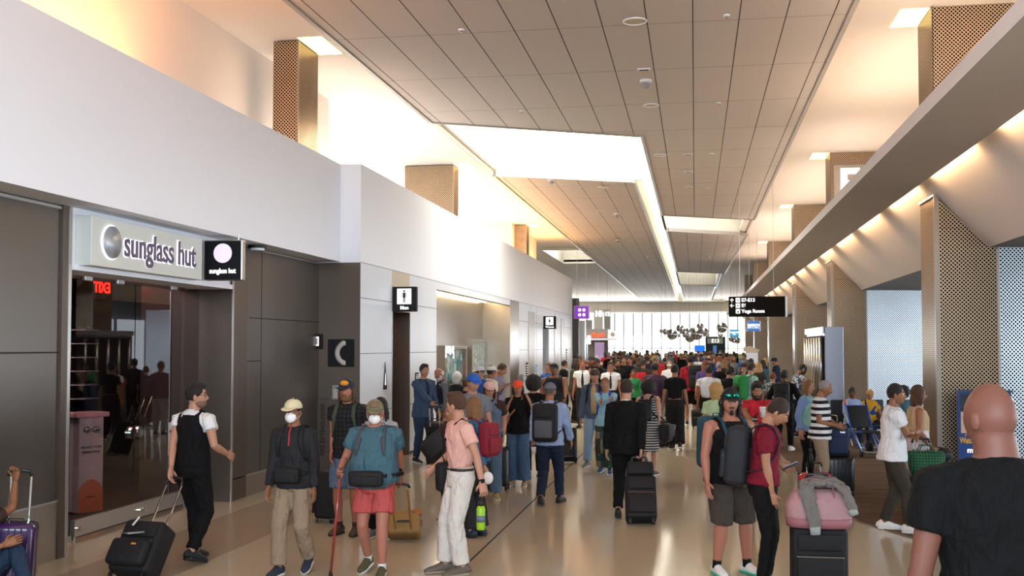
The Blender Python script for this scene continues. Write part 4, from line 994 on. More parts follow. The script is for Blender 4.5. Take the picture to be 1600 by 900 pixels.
def hand(mb, W, d, side, curl, n=8, flat=False):
    d = d.normalized(); hint = V((0, -d.z, d.y)) 
    if hint.length < .1: hint = V((0, 0, 1))
    th = (hint - d * hint.dot(d)).normalized(); nn = th.cross(d) * side
    c0 = W - d * .02
    mb.tube([c0, W + d * .015, W + d * .05, W + d * .088, W + d * .096], [(.026, .019), (.034, .018), (.042, .017), (.041, .014), (.034, .008)], hint=th, n=max(8, n))
    for k, L in enumerate((.074, .083, .078, .060)):
        o = th * ((1.5 - k) * .0205); b = W + d * .088 + o; p = [b]; a = 0; seg = (L * .45, L * .3, L * .25)
        for j in range(3):
            a += curl * (.7 if j == 0 else 1.0); p.append(p[-1] + (d * math.cos(a) + nn * math.sin(a)) * seg[j])
        mb.tube([b - d * .015] + p, [.0085, .0088, .0082, .0076, .0058], hint=th, n=n)
    b = W + d * .022 + th * .028; t1 = (th * .75 + d * .65 + nn * .25).normalized(); t2 = (th * .15 + d * .9 + nn * (.3 + curl * .4)).normalized()
    mb.tube([b - t1 * .015, b, b + t1 * .038, b + t1 * .038 + t2 * .030], [.012, .0125, .0105, .007], hint=nn, n=n)
    return W + d * .085 + nn * .022           # grip centre
def join(me, mb):
    """add plain geometry to a finished mesh, still one mesh"""
    bm = bmesh.new(); bm.from_mesh(me); m2 = mb.mesh(); bm.from_mesh(m2); bmesh.ops.recalc_face_normals(bm, faces=bm.faces); bm.to_mesh(me); bm.free(); bpy.data.meshes.remove(m2); shade(me); return me
def defaults(sp):
    P = dict(h=1.75, fem=False, build=1.0, belly=0.0, skin='light', hair='short', hairc='dark', lean=2, head=(0, 0), twist=0,
             L=(.25, .03, .86), R=(.25, .03, .86), Lp=None, Rp=None, curl=.35, Lc=None, Rc=None, LL=(.10, 0, 0), RL=(.10, 0, 0), pz=0, sit=None,
             top='tee', topc='grey', bot='trousers', botc='denim', shoe='black', sole='sole_white', loose=.012, hem=.86, wide=0.0, lod=2)
    P.update(sp); return P
def build_person(sp):
    """returns (parts, info): parts = [(name, mesh, material, [subparts])] in the person's own frame; feet on z = 0, facing +y"""
    P = defaults(sp); lod = P['lod']; k = P['h'] / 1.722; parts = []
    vx = (.03, .018, .0105)[lod] ; n = (8, 12, 16)[lod]
    sex = P['fem']
    sw = (.150 if sex else .172) * (1 + (P['build'] - 1) * .8)
    pz = P['pz']
    ank = {}
    for s, key in ((-1, 'LL'), (1, 'RL')): x, y, z = P[key]; ank[s] = V((s * x, y, .085 + z))
    if P['sit'] is None:
        for it in range(40):
            if all((V((s * .09, 0, .90 + pz)) - ank[s]).length < .815 for s in (-1, 1)): break
            pz -= .005
    piv = V((0, 0, .92 + pz))
    T = Matrix.Translation(piv) @ Matrix.Rotation(R(P['twist']), 4, 'Z') @ Matrix.Rotation(-R(P['lean']), 4, 'X') @ Matrix.Translation(V((0, 0, -.92)))
    Hd = T @ Matrix.Translation(V((0, .005, 1.485))) @ Matrix.Rotation(R(P['head'][0]), 4, 'Z') @ Matrix.Rotation(R(-P['head'][1]), 4, 'X') @ Matrix.Rotation(R(P['head'][2] if len(P['head']) > 2 else 0), 4, 'Y') @ Matrix.Translation(V((0, -.005, -1.485)))
    HC = Hd @ HEADC; HR = Hd.to_3x3()
    tub = lambda mb, rows, nn=n: mb.tube([T @ V((0, y, z)) for z, rx, ry, y in rows], [(rx, ry) for z, rx, ry, y in rows], hint=T.to_3x3() @ V((1, 0, 0)), n=nn + 4)
    body = MB(); rows = torso_rings(P)
    cover = {'trousers': 1, 'jeans': 1, 'shorts': .6, 'skirt': 1, 'none': 0}.get(P['bot'], 1)
    tub(body, [(z, rx * .96, ry * .96, y) for z, rx, ry, y in rows])
    body.tube([T @ V((0, -.005, 1.42)), T @ V((0, .0, 1.485)), Hd @ V((0, .010, 1.54)), HC - HR @ V((0, .01, .02))], [(.068 * P.get('neck', 1), .060 * P.get('neck', 1)), (.058 * P.get('neck', 1), .057 * P.get('neck', 1)), (.055 * P.get('neck', 1), .057 * P.get('neck', 1)), (.05, .05)], hint=T.to_3x3() @ V((1, 0, 0)), n=n)
    arms = {}; legs = {}
    for s, key, pk in ((-1, 'L', 'Lp'), (1, 'R', 'Rp')):
        x, y, z = P[key]; sh = T @ V((s * sw, -.005, 1.398)); tgt = V((s * x, y, z + pz))
        pole = V(P[pk]) if P[pk] else (V((.35, -1, -.2)) if z < 1.12 else V((.45, -.15, -1))); pole.x *= s
        el, wr = ik(sh, tgt, .285, .255, pole); arms[s] = (sh, el, wr)
        m = 1 + (P['build'] - 1) * .7
        body.tube([sh + V((-s * .05, 0, .0)), sh + (el - sh) * .06, lerp(sh, el, .3), lerp(sh, el, .6), el, lerp(el, wr, .25), lerp(el, wr, .6), wr],
                  [.045 * m, .052 * m, .050 * m, .044 * m, .037 * m, (.040 * m, .037 * m), (.033 * m, .030 * m), (.026, .021)], hint=V((0, 1, .3)), n=n)
    for s in (-1, 1):
        hip = V((s * .088, 0, .90 + pz)); kn, an = ik(hip, ank[s], .41, .41, V((s * .08, 1, 0))); legs[s] = (hip, kn, an)
        m = 1 + (P['build'] - 1) * .6; c = .93 if cover == 1 else 1
        body.tube([hip + V((-s * .02, 0, .06)), hip, lerp(hip, kn, .35), lerp(hip, kn, .75), kn, lerp(kn, an, .28), lerp(kn, an, .65), an, an + V((0, 0, -.03))],
                  [.085 * m * c, .090 * m * c, .080 * m * c, .062 * m * c, .053 * m * c, (.055 * m * c, .058 * m * c), .044 * m * c, .036, .034], hint=V((1, 0, 0)), n=n)
    if lod < 2:
        body.ball(HC, (.075, .095, .120), M=HR, nu=20, nv=14, fn=head_fn(P))
    me = blend(body, vx, 3)
    ex = MB(); grips = {}
    if lod == 2: ex.ball(HC, (.075, .094, .119), M=HR, nu=44, nv=34, fn=head_fn(P))
    for s in (-1, 1):
        ex.ball(HC + HR @ V((s * .074, -.008, -.008)), (.010, .019, .031), M=HR @ Matrix.Rotation(R(-s * 18), 3, 'Z'), nu=10, nv=8)
        sh, el, wr = arms[s]; cu = P['Lc' if s < 0 else 'Rc']; cu = P['curl'] if cu is None else cu
        grips[s] = hand(ex, wr, wr - el, s, cu, n=6 if lod < 2 else 8)
    for s in (-1, 1):                      # bare foot inside the shoe
        an = legs[s][2]; ex.tube([an + V((0, -.03, -.05)), an + V((0, .05, -.055)), an + V((0, .11, -.065))], [.03, .03, .02], n=8)
    join(me, ex); parts.append(['body', me, skin(P['skin']), []])
    # ---- garment for the upper body
    top = P['top']; L = P['loose']
    if top != 'none':
        g = MB(); rr = torso_rings(P, L)
        hem = P['hem']
        if top == 'tank': rr = [r_ if r_[0] < 1.33 else (r_[0], r_[1] * .82, r_[2] + .006, r_[3]) for r_ in rr if r_[0] <= 1.435]
        rr = [r_ for r_ in rr if r_[0] > hem + .03]
        z0 = rr[0]; flare = P.get('flare', .0)
        full = torso_rings(P, L + .006)
        hip_r = max(full, key=lambda r_: -abs(r_[0] - max(hem, .9)))
        if hem < .97: rr = [(z, rx + .020 * (z < 1.03), ry + .020 * (z < 1.03), y) for z, rx, ry, y in rr]
        rr = [(hem, hip_r[1] + .020 + flare, hip_r[2] + .020 + flare, hip_r[3]), (hem + .02, hip_r[1] + .021 + flare, hip_r[2] + .021 + flare, hip_r[3])] + rr if hem < .97 else [(hem, .14 * P['build'], .10 * P['build'] + P['belly'] * .5, P['belly'] * .4)] + rr
        if hem < .84 and rr[0][0] < .84: pass
        tub(g, rr)
        frac = {'tee': .62, 'polo': .62, 'long': 1.97, 'jacket': 2.02, 'tank': 0, 'short': .45, 'crop': .0, 'sweat': 1.9, 'quarter': 1.3}.get(top, .62)
        if top in ('tank', 'crop'):
            for s in (-1, 1):
                g.tube([T @ V((s * sw * .72, .085, 1.30)), T @ V((s * sw * .62, .07, 1.40)), T @ V((s * sw * .56, 0, 1.455)), T @ V((s * sw * .62, -.08, 1.40)), T @ V((s * sw * .72, -.09, 1.30))], [(.036 if top == 'tank' else .012, .014)] * 5, hint=T.to_3x3() @ V((1, 0, 0)), n=8)
        for s in (-1, 1):
            if frac == 0: continue
            sh, el, wr = arms[s]; m = 1 + (P['build'] - 1) * .7
            base = lambda t: (.052 - .012 * min(t, 1) if t <= 1 else .040 - .010 * (t - 1)) * m
            pos = lambda t: lerp(sh, el, t) if t <= 1 else lerp(el, wr, t - 1)
            ts = [t for t in (.05, .3, .6, .85, 1, 1.15, 1.5, 1.8) if t < frac] + [frac]
            ex_ = L + (.008 if frac < 1 else .004) + (.006 if top == 'jacket' else 0)
            g.tube([sh + V((-s * .09, 0, .0)), sh + V((-s * .03, 0, -.004))] + [pos(t) for t in ts], [(base(0) + ex_ * .1), (base(0) + ex_ * .3)] + [base(t) + ex_ + (.006 if frac < 1 and t > .3 else 0) for t in ts], hint=V((0, 1, .3)), n=n)
        gm = blend(g, vx * (1.0 if lod == 2 else .9), 5, wr=.022 if lod == 2 else 0, wsize=.09)
        parts.append(['shirt' if top in ('tee', 'polo', 'long', 'tank', 'short', 'crop') else 'jacket' if top in ('jacket', 'quarter') else 'sweater', gm, P['topc'], []])
        if P.get('vest'):
            g = MB(); vr = [r_ for r_ in torso_rings(P, L + .010) if P.get('vesthem', .90) < r_[0] < 1.44]
            vr = [(P.get('vesthem', .90), vr[0][1] + .012, vr[0][2] + .012, vr[0][3])] + [(z, rx * (1 if z < 1.36 else .80 if z < 1.4 else .72) + .010 * (z < 1.02), ry + .004 + .010 * (z < 1.02), y) for z, rx, ry, y in vr]
            tub(g, vr)
            for s in (-1, 1): g.tube([T @ V((s * sw * .60, .085, 1.33)), T @ V((s * sw * .52, .066, 1.42)), T @ V((s * sw * .48, 0, 1.468)), T @ V((s * sw * .52, -.075, 1.42)), T @ V((s * sw * .60, -.09, 1.33))], [(.034, .014)] * 5, hint=T.to_3x3() @ V((1, 0, 0)), n=8)
            parts.append(['vest', blend(g, vx, 2), P['vest'], []])
        if P.get('front'):      # what shows between the open fronts of a jacket
            g = MB().tube([T @ V((0, .050, 1.455)), T @ V((0, .112, 1.38)), T @ V((0, .142, 1.28)), T @ V((0, .138 + P['belly'] * .8, P.get('frontz', 1.12)))], [(.040, .012), (.046, .012), (.030 if P.get('frontz', 1.12) > 1 else .05, .012), (.006 if P.get('frontz', 1.12) > 1 else .05, .010)], hint=V((1, 0, 0)), n=10)
            m_ = g.mesh(); shade(m_); parts.append(['shirt_front', m_, P['front'], []])
        if P.get('collar') is not None:
            c = MB(); c.tube([T @ V((.066 * math.cos(a), -.004 + .060 * math.sin(a), 1.452 - .018 * math.sin(a))) for a in [R(i * 30) for i in range(12)] + [R(359)]], [(.010, .020)] * 13, hint=V((0, 0, 1)), n=8, caps=False)
            m_ = c.mesh(); shade(m_); parts.append(['collar', m_, P['collar'], []])
    # ---- garment for the legs
    bot = P['bot']
    if bot != 'none':
        g = MB(); rr = [(z, rx + .014, ry + .014, y) for z, rx, ry, y in torso_rings(P, 0) if z < 1.02]
        wt = P.get('waist', 1.02); rr = [r_ for r_ in rr if r_[0] < wt - .02] + [(wt, rr[-1][1] * .985, rr[-1][2] * .985, rr[-1][3])]
        Tp = Matrix.Translation(V((0, 0, pz))) if P['sit'] is None else T
        g.tube([Tp @ V((0, y, z)) for z, rx, ry, y in rr], [(rx, ry) for z, rx, ry, y in rr], hint=V((1, 0, 0)), n=n + 4)
        m = 1 + (P['build'] - 1) * .6; wd = P['wide']
        end = {'shorts': P.get('shortlen', .9), 'trousers': 1.93, 'jeans': 1.93}.get(bot, 1.93)
        if bot == 'skirt':
            zz = P.get('skirtlen', .5); g.tube([V((0, 0, 1.0 + pz)), V((0, 0, .88 + pz)), V((0, .0, .7 + pz)), V((0, .01, zz + pz))], [(.15 * m, .115 * m), (.18 * m, .135 * m), (.175 * m, .14 * m), (.18 * m, .15 * m)], hint=V((1, 0, 0)), n=n + 4)
        else:
            for s in (-1, 1):
                hip, kn, an = legs[s]; pos = lambda t: lerp(hip, kn, t) if t <= 1 else lerp(kn, an, t - 1)
                def rad(t):
                    b = .094 - .034 * t if t <= 1 else .060 - .014 * (t - 1)
                    return b * m + .012 + wd * (.4 * min(t, 1) + .6 * max(0, t - 1)) + (P.get('shortflare', .022) if bot == 'shorts' and t > .3 else 0)
                ts = [t for t in (0, .25, .5, .8, 1, 1.2, 1.5, 1.75) if t < end] + [end]
                g.tube([hip + V((-s * .015, 0, .08))] + [pos(t) for t in ts], [.085 * m + .012] + [rad(t) for t in ts], hint=V((1, 0, 0)), n=n)
        gm = blend(g, vx, 2, wr=.017 if lod == 2 else 0, wsize=.08)
        parts.append([{'shorts': 'shorts', 'skirt': 'skirt'}.get(bot, 'trousers'), gm, P['botc'], []])
        if P.get('belt'):
            r_ = rr[-1]; c = MB(); c.tube([Tp @ V(((r_[1] + .003) * math.cos(a), r_[3] + (r_[2] + .003) * math.sin(a), wt - .02)) for a in [R(i * 20 - 91) for i in range(19)]], [(.004, .014)] * 19, hint=V((1, 0, 0)), n=8, caps=False)
            m_ = c.mesh(); shade(m_); parts.append(['belt', m_, P['belt'], []])
    # ---- shoes
    for s in (-1, 1):
        an = legs[s][2]; lift = P['LL' if s < 0 else 'RL'][2]
        M_ = Matrix.Translation(V((an.x, an.y, an.z - .085))) @ Matrix.Rotation(R(-s * 8), 4, 'Z') @ Matrix.Rotation(-math.asin(min(.9, max(0, lift) / .20)) if P['sit'] is None else R(P.get('footpitch', 0)), 4, 'X')
        prof = [(-.075, .020, .030, .026), (-.062, .036, .044, .044), (-.03, .037, .058, .058), (.015, .038, .058, .058), (.06, .041, .046, .046), (.11, .045, .036, .036), (.155, .042, .030, .030), (.185, .030, .024, .022), (.195, .014, .022, .012)]
        q = MB(); q.tube([M_ @ V((0, y, zc)) for y, rx, ry, zc in prof], [(rx, ry) for y, rx, ry, zc in prof], hint=V((1, 0, 0)), n=14)
        boot = P.get('boot', .115)
        qm = q.mesh(); shade(qm)
        so = MB(); so.tube([M_ @ V((0, y, .014)) for y, *_ in prof], [(rx * 1.07 + .001, .014) for y, rx, ry, zc in prof], hint=V((1, 0, 0)), n=14, power=.6); sm = so.mesh(); shade(sm)
        parts.append(['shoe', qm, mat('shoe_' + P['shoe'], {'black': '#111112', 'white': '#dcdad6', 'brown': '#4a382b', 'greybrown': '#5e5348', 'grey': '#63666a', 'navy': '#232c3c', 'tan': '#a98d6c', 'blue': '#3a5878', 'olive': '#49472f'}[P['shoe']], .6),
                      [['sole', sm, mat(P['sole'], {'sole_white': '#d8d6d0', 'sole_black': '#141414', 'sole_tan': '#8d8373', 'sole_green': '#2fae8d'}[P['sole']], .6)]]])
        if P.get('socks'):
            hip, kn, an_ = legs[s]; c = MB(); c.tube([lerp(kn, an_, P.get('sockh', .75)), lerp(kn, an_, .95), an_ + V((0, 0, -.02))], [.043, .041, .042], n=12); m_ = c.mesh(); shade(m_); parts.append(['sock', m_, P['socks'], []])
    # ---- hair, face, headgear
    H = lambda x, y, z: HC + HR @ V((x, y, z))
    hr = P['hair']; hc = hairm(P['hairc'])
    if hr not in ('bald', 'none'):
        g = MB(); nu, nv = (26, 18) if lod == 2 else (16, 10)
        def rough(a):
            rnd = random.Random(7)
            ph = [rnd.random() * 6 for _ in range(6)]
            def f(d, q): return q * (1 + a * (math.sin(9 * d.x + ph[0]) * math.sin(8 * d.y + ph[1]) + .6 * math.sin(17 * d.z + ph[2]) * math.sin(15 * d.x + ph[3])))
            return f
        if hr == 'buzz': g.ball(H(0, -.014, .026), (.0775, .090, .098), M=HR, nu=nu, nv=nv, zmin=-.55)
        elif hr == 'balding': g.ball(H(0, -.030, -.004), (.080, .080, .060), M=HR, nu=nu, nv=nv)
        elif hr in ('curly', 'afro'):
            a = .02 if hr == 'curly' else .05
            g.ball(H(0, -.018, .030), (.094 + a, .102 + a, .105 + a), M=HR, nu=nu, nv=nv, fn=rough(.05))
            if hr == 'curly': g.ball(H(0, -.05, -.06), (.095, .07, .10), M=HR, nu=nu, nv=nv, fn=rough(.06))
        else: g.ball(H(0, -.014, .030), (.084, .094, .104), M=HR, nu=nu, nv=nv, fn=rough(.015), zmin=-.72)
        if hr == 'quiff': g.ball(H(0, .035, .098), (.058, .055, .032), M=HR, nu=nu, nv=nv, fn=rough(.03))
        if hr == 'mop': g.ball(H(0, .012, .056), (.092, .094, .078), M=HR, nu=nu, nv=nv, fn=rough(.05))
        if hr in ('long', 'mid'):
            zend = -.30 if hr == 'long' else -.19
            Tb = T.to_3x3()
            g.tube([H(0, -.03, .02), H(0, -.055, -.07), H(0, -.062, -.15), HC + HR @ V((0, -.045, -.12)) + Tb @ V((0, -.05, zend + .10))], [(.088, .065), (.094, .055), (.092, .04), (.065, .018)], hint=HR @ V((1, 0, 0)), n=14)
            for s in (-1, 1): g.tube([H(s * .066, .01, .05), H(s * .084, .0, -.03), H(s * .086, .0, -.11), H(s * .08, .015, zend * .75)], [(.02, .03), (.018, .035), (.018, .032), (.008, .014)], hint=HR @ V((1, 0, 0)), n=10)
        if hr == 'bun': g.ball(H(0, -.085, .085), (.04, .04, .038), M=HR, nu=14, nv=10, fn=rough(.04))
        if hr == 'pony': g.tube([H(0, -.09, .04), H(0, -.13, .01), H(0, -.125, -.08), H(0, -.10, -.17)], [.022, .03, .026, .008], hint=HR @ V((1, 0, 0)), n=10)
        if lod == 2: hm = blend(g, .0075, 1, wr=.007, wsize=.02)
        else: hm = g.mesh(); shade(hm)
        parts.append(['hair', hm, hc, []])
    elif hr == 'bald' and P.get('stubble'):
        pass
    if P.get('face', True) and lod >= 1:
        for s in (-1, 1):
            m_ = MB().ball(H(s * .030, .0765, .010), (.0115, .0080, .0055), M=HR, nu=12, nv=8).mesh(); shade(m_)
            pu = MB().ball(H(s * .030, .0826, .010), (.0056, .0028, .0052), M=HR, nu=10, nv=6).mesh(); shade(pu)
            parts.append(['eye', m_, mat('eye_white', '#d8d0c8', .3), [['iris', pu, mat('iris_dark', '#2a1a12', .2)]]])
            m_ = MB().tube([H(s * .013, .0895, .031), H(s * .030, .0895, .036), H(s * .049, .076, .031)], [.0035, .0042, .0025], hint=HR @ V((0, 0, 1)), n=6).mesh(); shade(m_)
            parts.append(['eyebrow', m_, hairm('dark' if P['hairc'] not in ('grey', 'white', 'blond') else P['hairc']), []])
        if not P.get('mask') :
            m_ = MB().ball(H(0, .0895, -.060), (.023, .007, .0062), M=HR, nu=14, nv=8).mesh(); shade(m_); parts.append(['mouth', m_, mat('lips', '#95524a', .5), []])
    bd = P.get('beard')
    if bd:
        g = MB()
        if bd == 'full':
            g.ball(H(0, .030, -.080), (.066, .064, .050), M=HR, nu=22, nv=14); 
            for s in (-1, 1): g.ball(H(s * .062, .012, -.045), (.016, .03, .045), M=HR, nu=12, nv=8)
            g.ball(H(0, .088, -.044), (.030, .010, .007), M=HR, nu=12, nv=6)
        elif bd == 'stubble':
            g.ball(H(0, .027, -.070), (.0635, .0625, .049), M=HR, nu=22, nv=14)
        elif bd == 'goatee':
            g.ball(H(0, .082, -.092), (.022, .020, .024), M=HR, nu=14, nv=8)
            g.ball(H(0, .091, -.044), (.029, .008, .006), M=HR, nu=14, nv=6)
        m_ = g.mesh(); shade(m_); parts.append(['beard', m_, hairm(P.get('beardc', P['hairc'] if bd != 'stubble' else 'stub')), []])
    if P.get('mask'):
        def mf(d, q): q = q.copy(); q.y += .016 * math.exp(-(d.x / .35) ** 2) * max(0, d.y); return q
        g = MB().ball(H(0, .062, -.048), (.056, .046, .056), M=HR, nu=22, nv=14, fn=mf)
        m_ = g.mesh(); shade(m_); st = []
        for s in (-1, 1):
            a = MB().tube([H(s * .052, .055, -.025), H(s * .074, .02, .005), H(s * .082, -.02, .01)], [.002] * 3, n=5).mesh(); b_ = MB().tube([H(s * .052, .055, -.07), H(s * .072, .02, -.045), H(s * .082, -.02, -.02)], [.002] * 3, n=5).mesh()
            st += [['ear_loop', a, mat('mask_white', '#e9e6e4', .6)], ['ear_loop', b_, mat('mask_white', '')]]
        parts.append(['face_mask', m_, mat('mask_white', '#e9e6e4', .6) if P['mask'] == 'white' else mat('mask_black', '#18181a', .7), st])
    if P.get('glasses'):
        dark = P['glasses'] == 'dark'; fr = MB(); ln = []
        up_ = .0
        for s in (-1, 1):
            ring = [H(s * .031 + .023 * math.cos(a), .0945 - .010 * abs(s * .031 + .023 * math.cos(a)) / .05, .008 + .019 * math.sin(a)) for a in [R(i * 30) for i in range(13)]]
            fr.tube(ring, [.0018] * 13, n=5, caps=False)
            fr.tube([H(s * .054, .084, .012), H(s * .076, .04, .012), H(s * .080, -.01, .006)], [.002] * 3, n=5)
            l_ = MB().ball(H(s * .031, .091, .008), (.022, .003, .018), M=HR, nu=12, nv=6).mesh(); shade(l_)
            if dark: ln.append(['lens', l_, mat('dark_lens', '')])
        fr.tube([H(-.009, .096, .012), H(.009, .096, .012)], [.002] * 2, n=5)
        m_ = fr.mesh(); shade(m_); parts.append(['eyeglasses' if not dark else 'sunglasses', m_, M_BLK2, ln])
    cap = P.get('cap')
    if cap:
        cm, bm_, back = cap if len(cap) == 3 else (*cap, 0)
        g = MB(); g.ball(H(0, -.006, .040), (.088, .106, .090), M=HR, nu=28, nv=18, zmin=-.05)
        sub = []; m_ = g.mesh(); shade(m_)
        if bm_ is not None:
            sgn = -1 if back else 1; br = MB(); pts = []; rad = []
            for i in range(7):
                t = i / 6; pts.append(H(0, sgn * (.070 + .105 * t), .046 - .018 * t * t - .004 * t)); rad.append((.078 * math.sqrt(max(.05, 1 - (t * .93) ** 2.6)), .0045))
            br.tube(pts, rad, hint=HR @ V((1, 0, 0)), n=20); bmh = br.mesh(); shade(bmh); sub.append(['brim', bmh, bm_])
            bt = MB().ball(H(0, -.006, .130), .008, nu=8, nv=5).mesh(); sub.append(['button', bt, bm_])
            if P.get('cappatch'):
                pt = MB().ball(H(0, .070, .085), (.050, .034, .034), M=HR @ Matrix.Rotation(R(28), 3, 'X'), nu=16, nv=10).mesh(); shade(pt); sub.append(['front_panel', pt, P['cappatch']])
        parts.append(['cap' if bm_ is not None else 'beanie', m_, cm, sub])
    if P.get('goggles'):
        g = MB(); ln = []
        for s in (-1, 1):
            l_ = MB().ball(H(s * .034, .100, .070), (.030, .012, .019), M=HR @ Matrix.Rotation(R(-s * 14), 3, 'Z'), nu=16, nv=10).mesh(); shade(l_); ln.append(['lens', l_, P['goggles']])
            g.tube([H(s * .05, .095, .075), H(s * .085, .04, .07), H(s * .09, -.02, .06)], [.004] * 3, n=6)
        g.tube([H(-.01, .108, .074), H(.01, .108, .074)], [.005] * 2, n=6); m_ = g.mesh(); parts.append(['sunglasses', m_, M_BLK2, ln])
    if P.get('headphones'):
        c = P['headphones']; g = MB(); g.tube([H(.086 * math.cos(a), -.004, .03 + .108 * math.sin(a)) for a in [R(i * 18) for i in range(11)]], [(.012, .006)] * 11, hint=HR @ V((0, 1, 0)), n=8)
        m_ = g.mesh(); shade(m_); cu = []
        for s in (-1, 1): q = MB().ball(H(s * .090, -.004, -.005), (.022, .038, .042), M=HR, nu=16, nv=10).mesh(); shade(q); cu.append(['ear_cup', q, c])
        parts.append(['headphones', m_, c, cu])
    if P.get('tie'):
        g = MB().tube([T @ V((0, .075, 1.44)), T @ V((0, .134, 1.34)), T @ V((0, .140, 1.15)), T @ V((0, .134, 1.05))], [(.014, .006), (.02, .006), (.034, .006), (.02, .004)], hint=V((1, 0, 0)), n=8); m_ = g.mesh(); shade(m_); parts.append(['tie', m_, P['tie'], []])
    if P.get('zip'):
        g = MB().tube([T @ V((0, .070, 1.47)), T @ V((0, .118, 1.40)), T @ V((0, .142, 1.28))], [(.007, .005)] * 3, hint=V((1, 0, 0)), n=6); m_ = g.mesh(); parts.append(['zip', m_, P['zip'], []])
    if P.get('epaulettes'):
        for s in (-1, 1):
            m_ = MB().rbox(T @ V((s * .125, -.005, 1.452)), (.085, .045, .012), .004, M=T.to_3x3() @ Matrix.Rotation(R(s * 22), 3, 'Y')).mesh(); parts.append(['epaulette', m_, mat('gold_braid', '#b8862c', .4, .4), []])
    if P.get('watch'):
        s = P['watch']; sh, el, wr = arms[s]; d = (wr - el).normalized(); x, y = frame_of(d, V((0, 1, 0))); c = wr - d * .015
        m_ = MB().tube([c + x * .029 * math.cos(a) + y * .025 * math.sin(a) for a in [R(i * 30) for i in range(13)]], [(.003, .011)] * 13, hint=x, n=6, caps=False).mesh()
        f_ = MB().rbox(c + V((s * .028, 0, 0)), (.010, .034, .036), .004).mesh(); parts.append(['wristwatch', m_, M_BLACK, [['watch_face', f_, M_BLK2]]])
    info = dict(T=T, grips=grips, k=k, arms=arms, HC=HC, sw=sw, P=P, pz=pz, legs=legs)
    for p in parts:
        p[1].transform(Matrix.Scale(k, 4))
        for q in p[3]: q[1].transform(Matrix.Scale(k, 4))
    return parts, info
def place_parts(root, parts):
    for nm, me, m, sub in parts:
        o = mobj(nm, me, m, root)
        for n2, me2, m2 in sub: mobj(n2, me2, m2, o)
PN = [0]
def person(px, hpx, feet, face, label, group=None, cat='person', **sp):
    s = (feet - HOR) / EYE; h = (feet - hpx) / s; sp.setdefault('h', h)
    sp.setdefault('lod', 2 if s > 75 else 1)
    loc = at(px, s, 0); M0 = Matrix.Translation(loc) @ Matrix.Rotation(R(face), 4, 'Z'); k = sp['h'] / 1.722
    for key, sg in (('Lw', -1), ('Rw', 1)):
        if key in sp:
            hx, hy, hs = sp.pop(key); w_ = at(hx, hs); w_.z = EYE + (HOR - hy) / hs
            q = M0.inverted() @ w_ / k; sh = V((sg * .17, 0, 1.40 + sp.get('pz', 0))); q = q - (q - sh).normalized() * .08
            sp[key[0]] = (q.x * sg, q.y, q.z - sp.get('pz', 0))
    parts, info = build_person(sp)
    root = thing('person', label, cat, loc, R(face), group); place_parts(root, parts)
    info['root'] = root; info['M'] = Matrix.Translation(loc) @ Matrix.Rotation(R(face), 4, 'Z'); info['loc'] = loc; info['rz'] = R(face)
    info['hand'] = {s_: info['M'] @ (g * info['k']) for s_, g in info['grips'].items()}
    return info
def on_body(info, name, label, cat):
    """an empty standing where the person stands, for a thing worn or carried"""
    t = thing(name, label, cat, info['loc'], info['rz']); return t
def W2L(info, p): return info['M'].inverted() @ V(p)

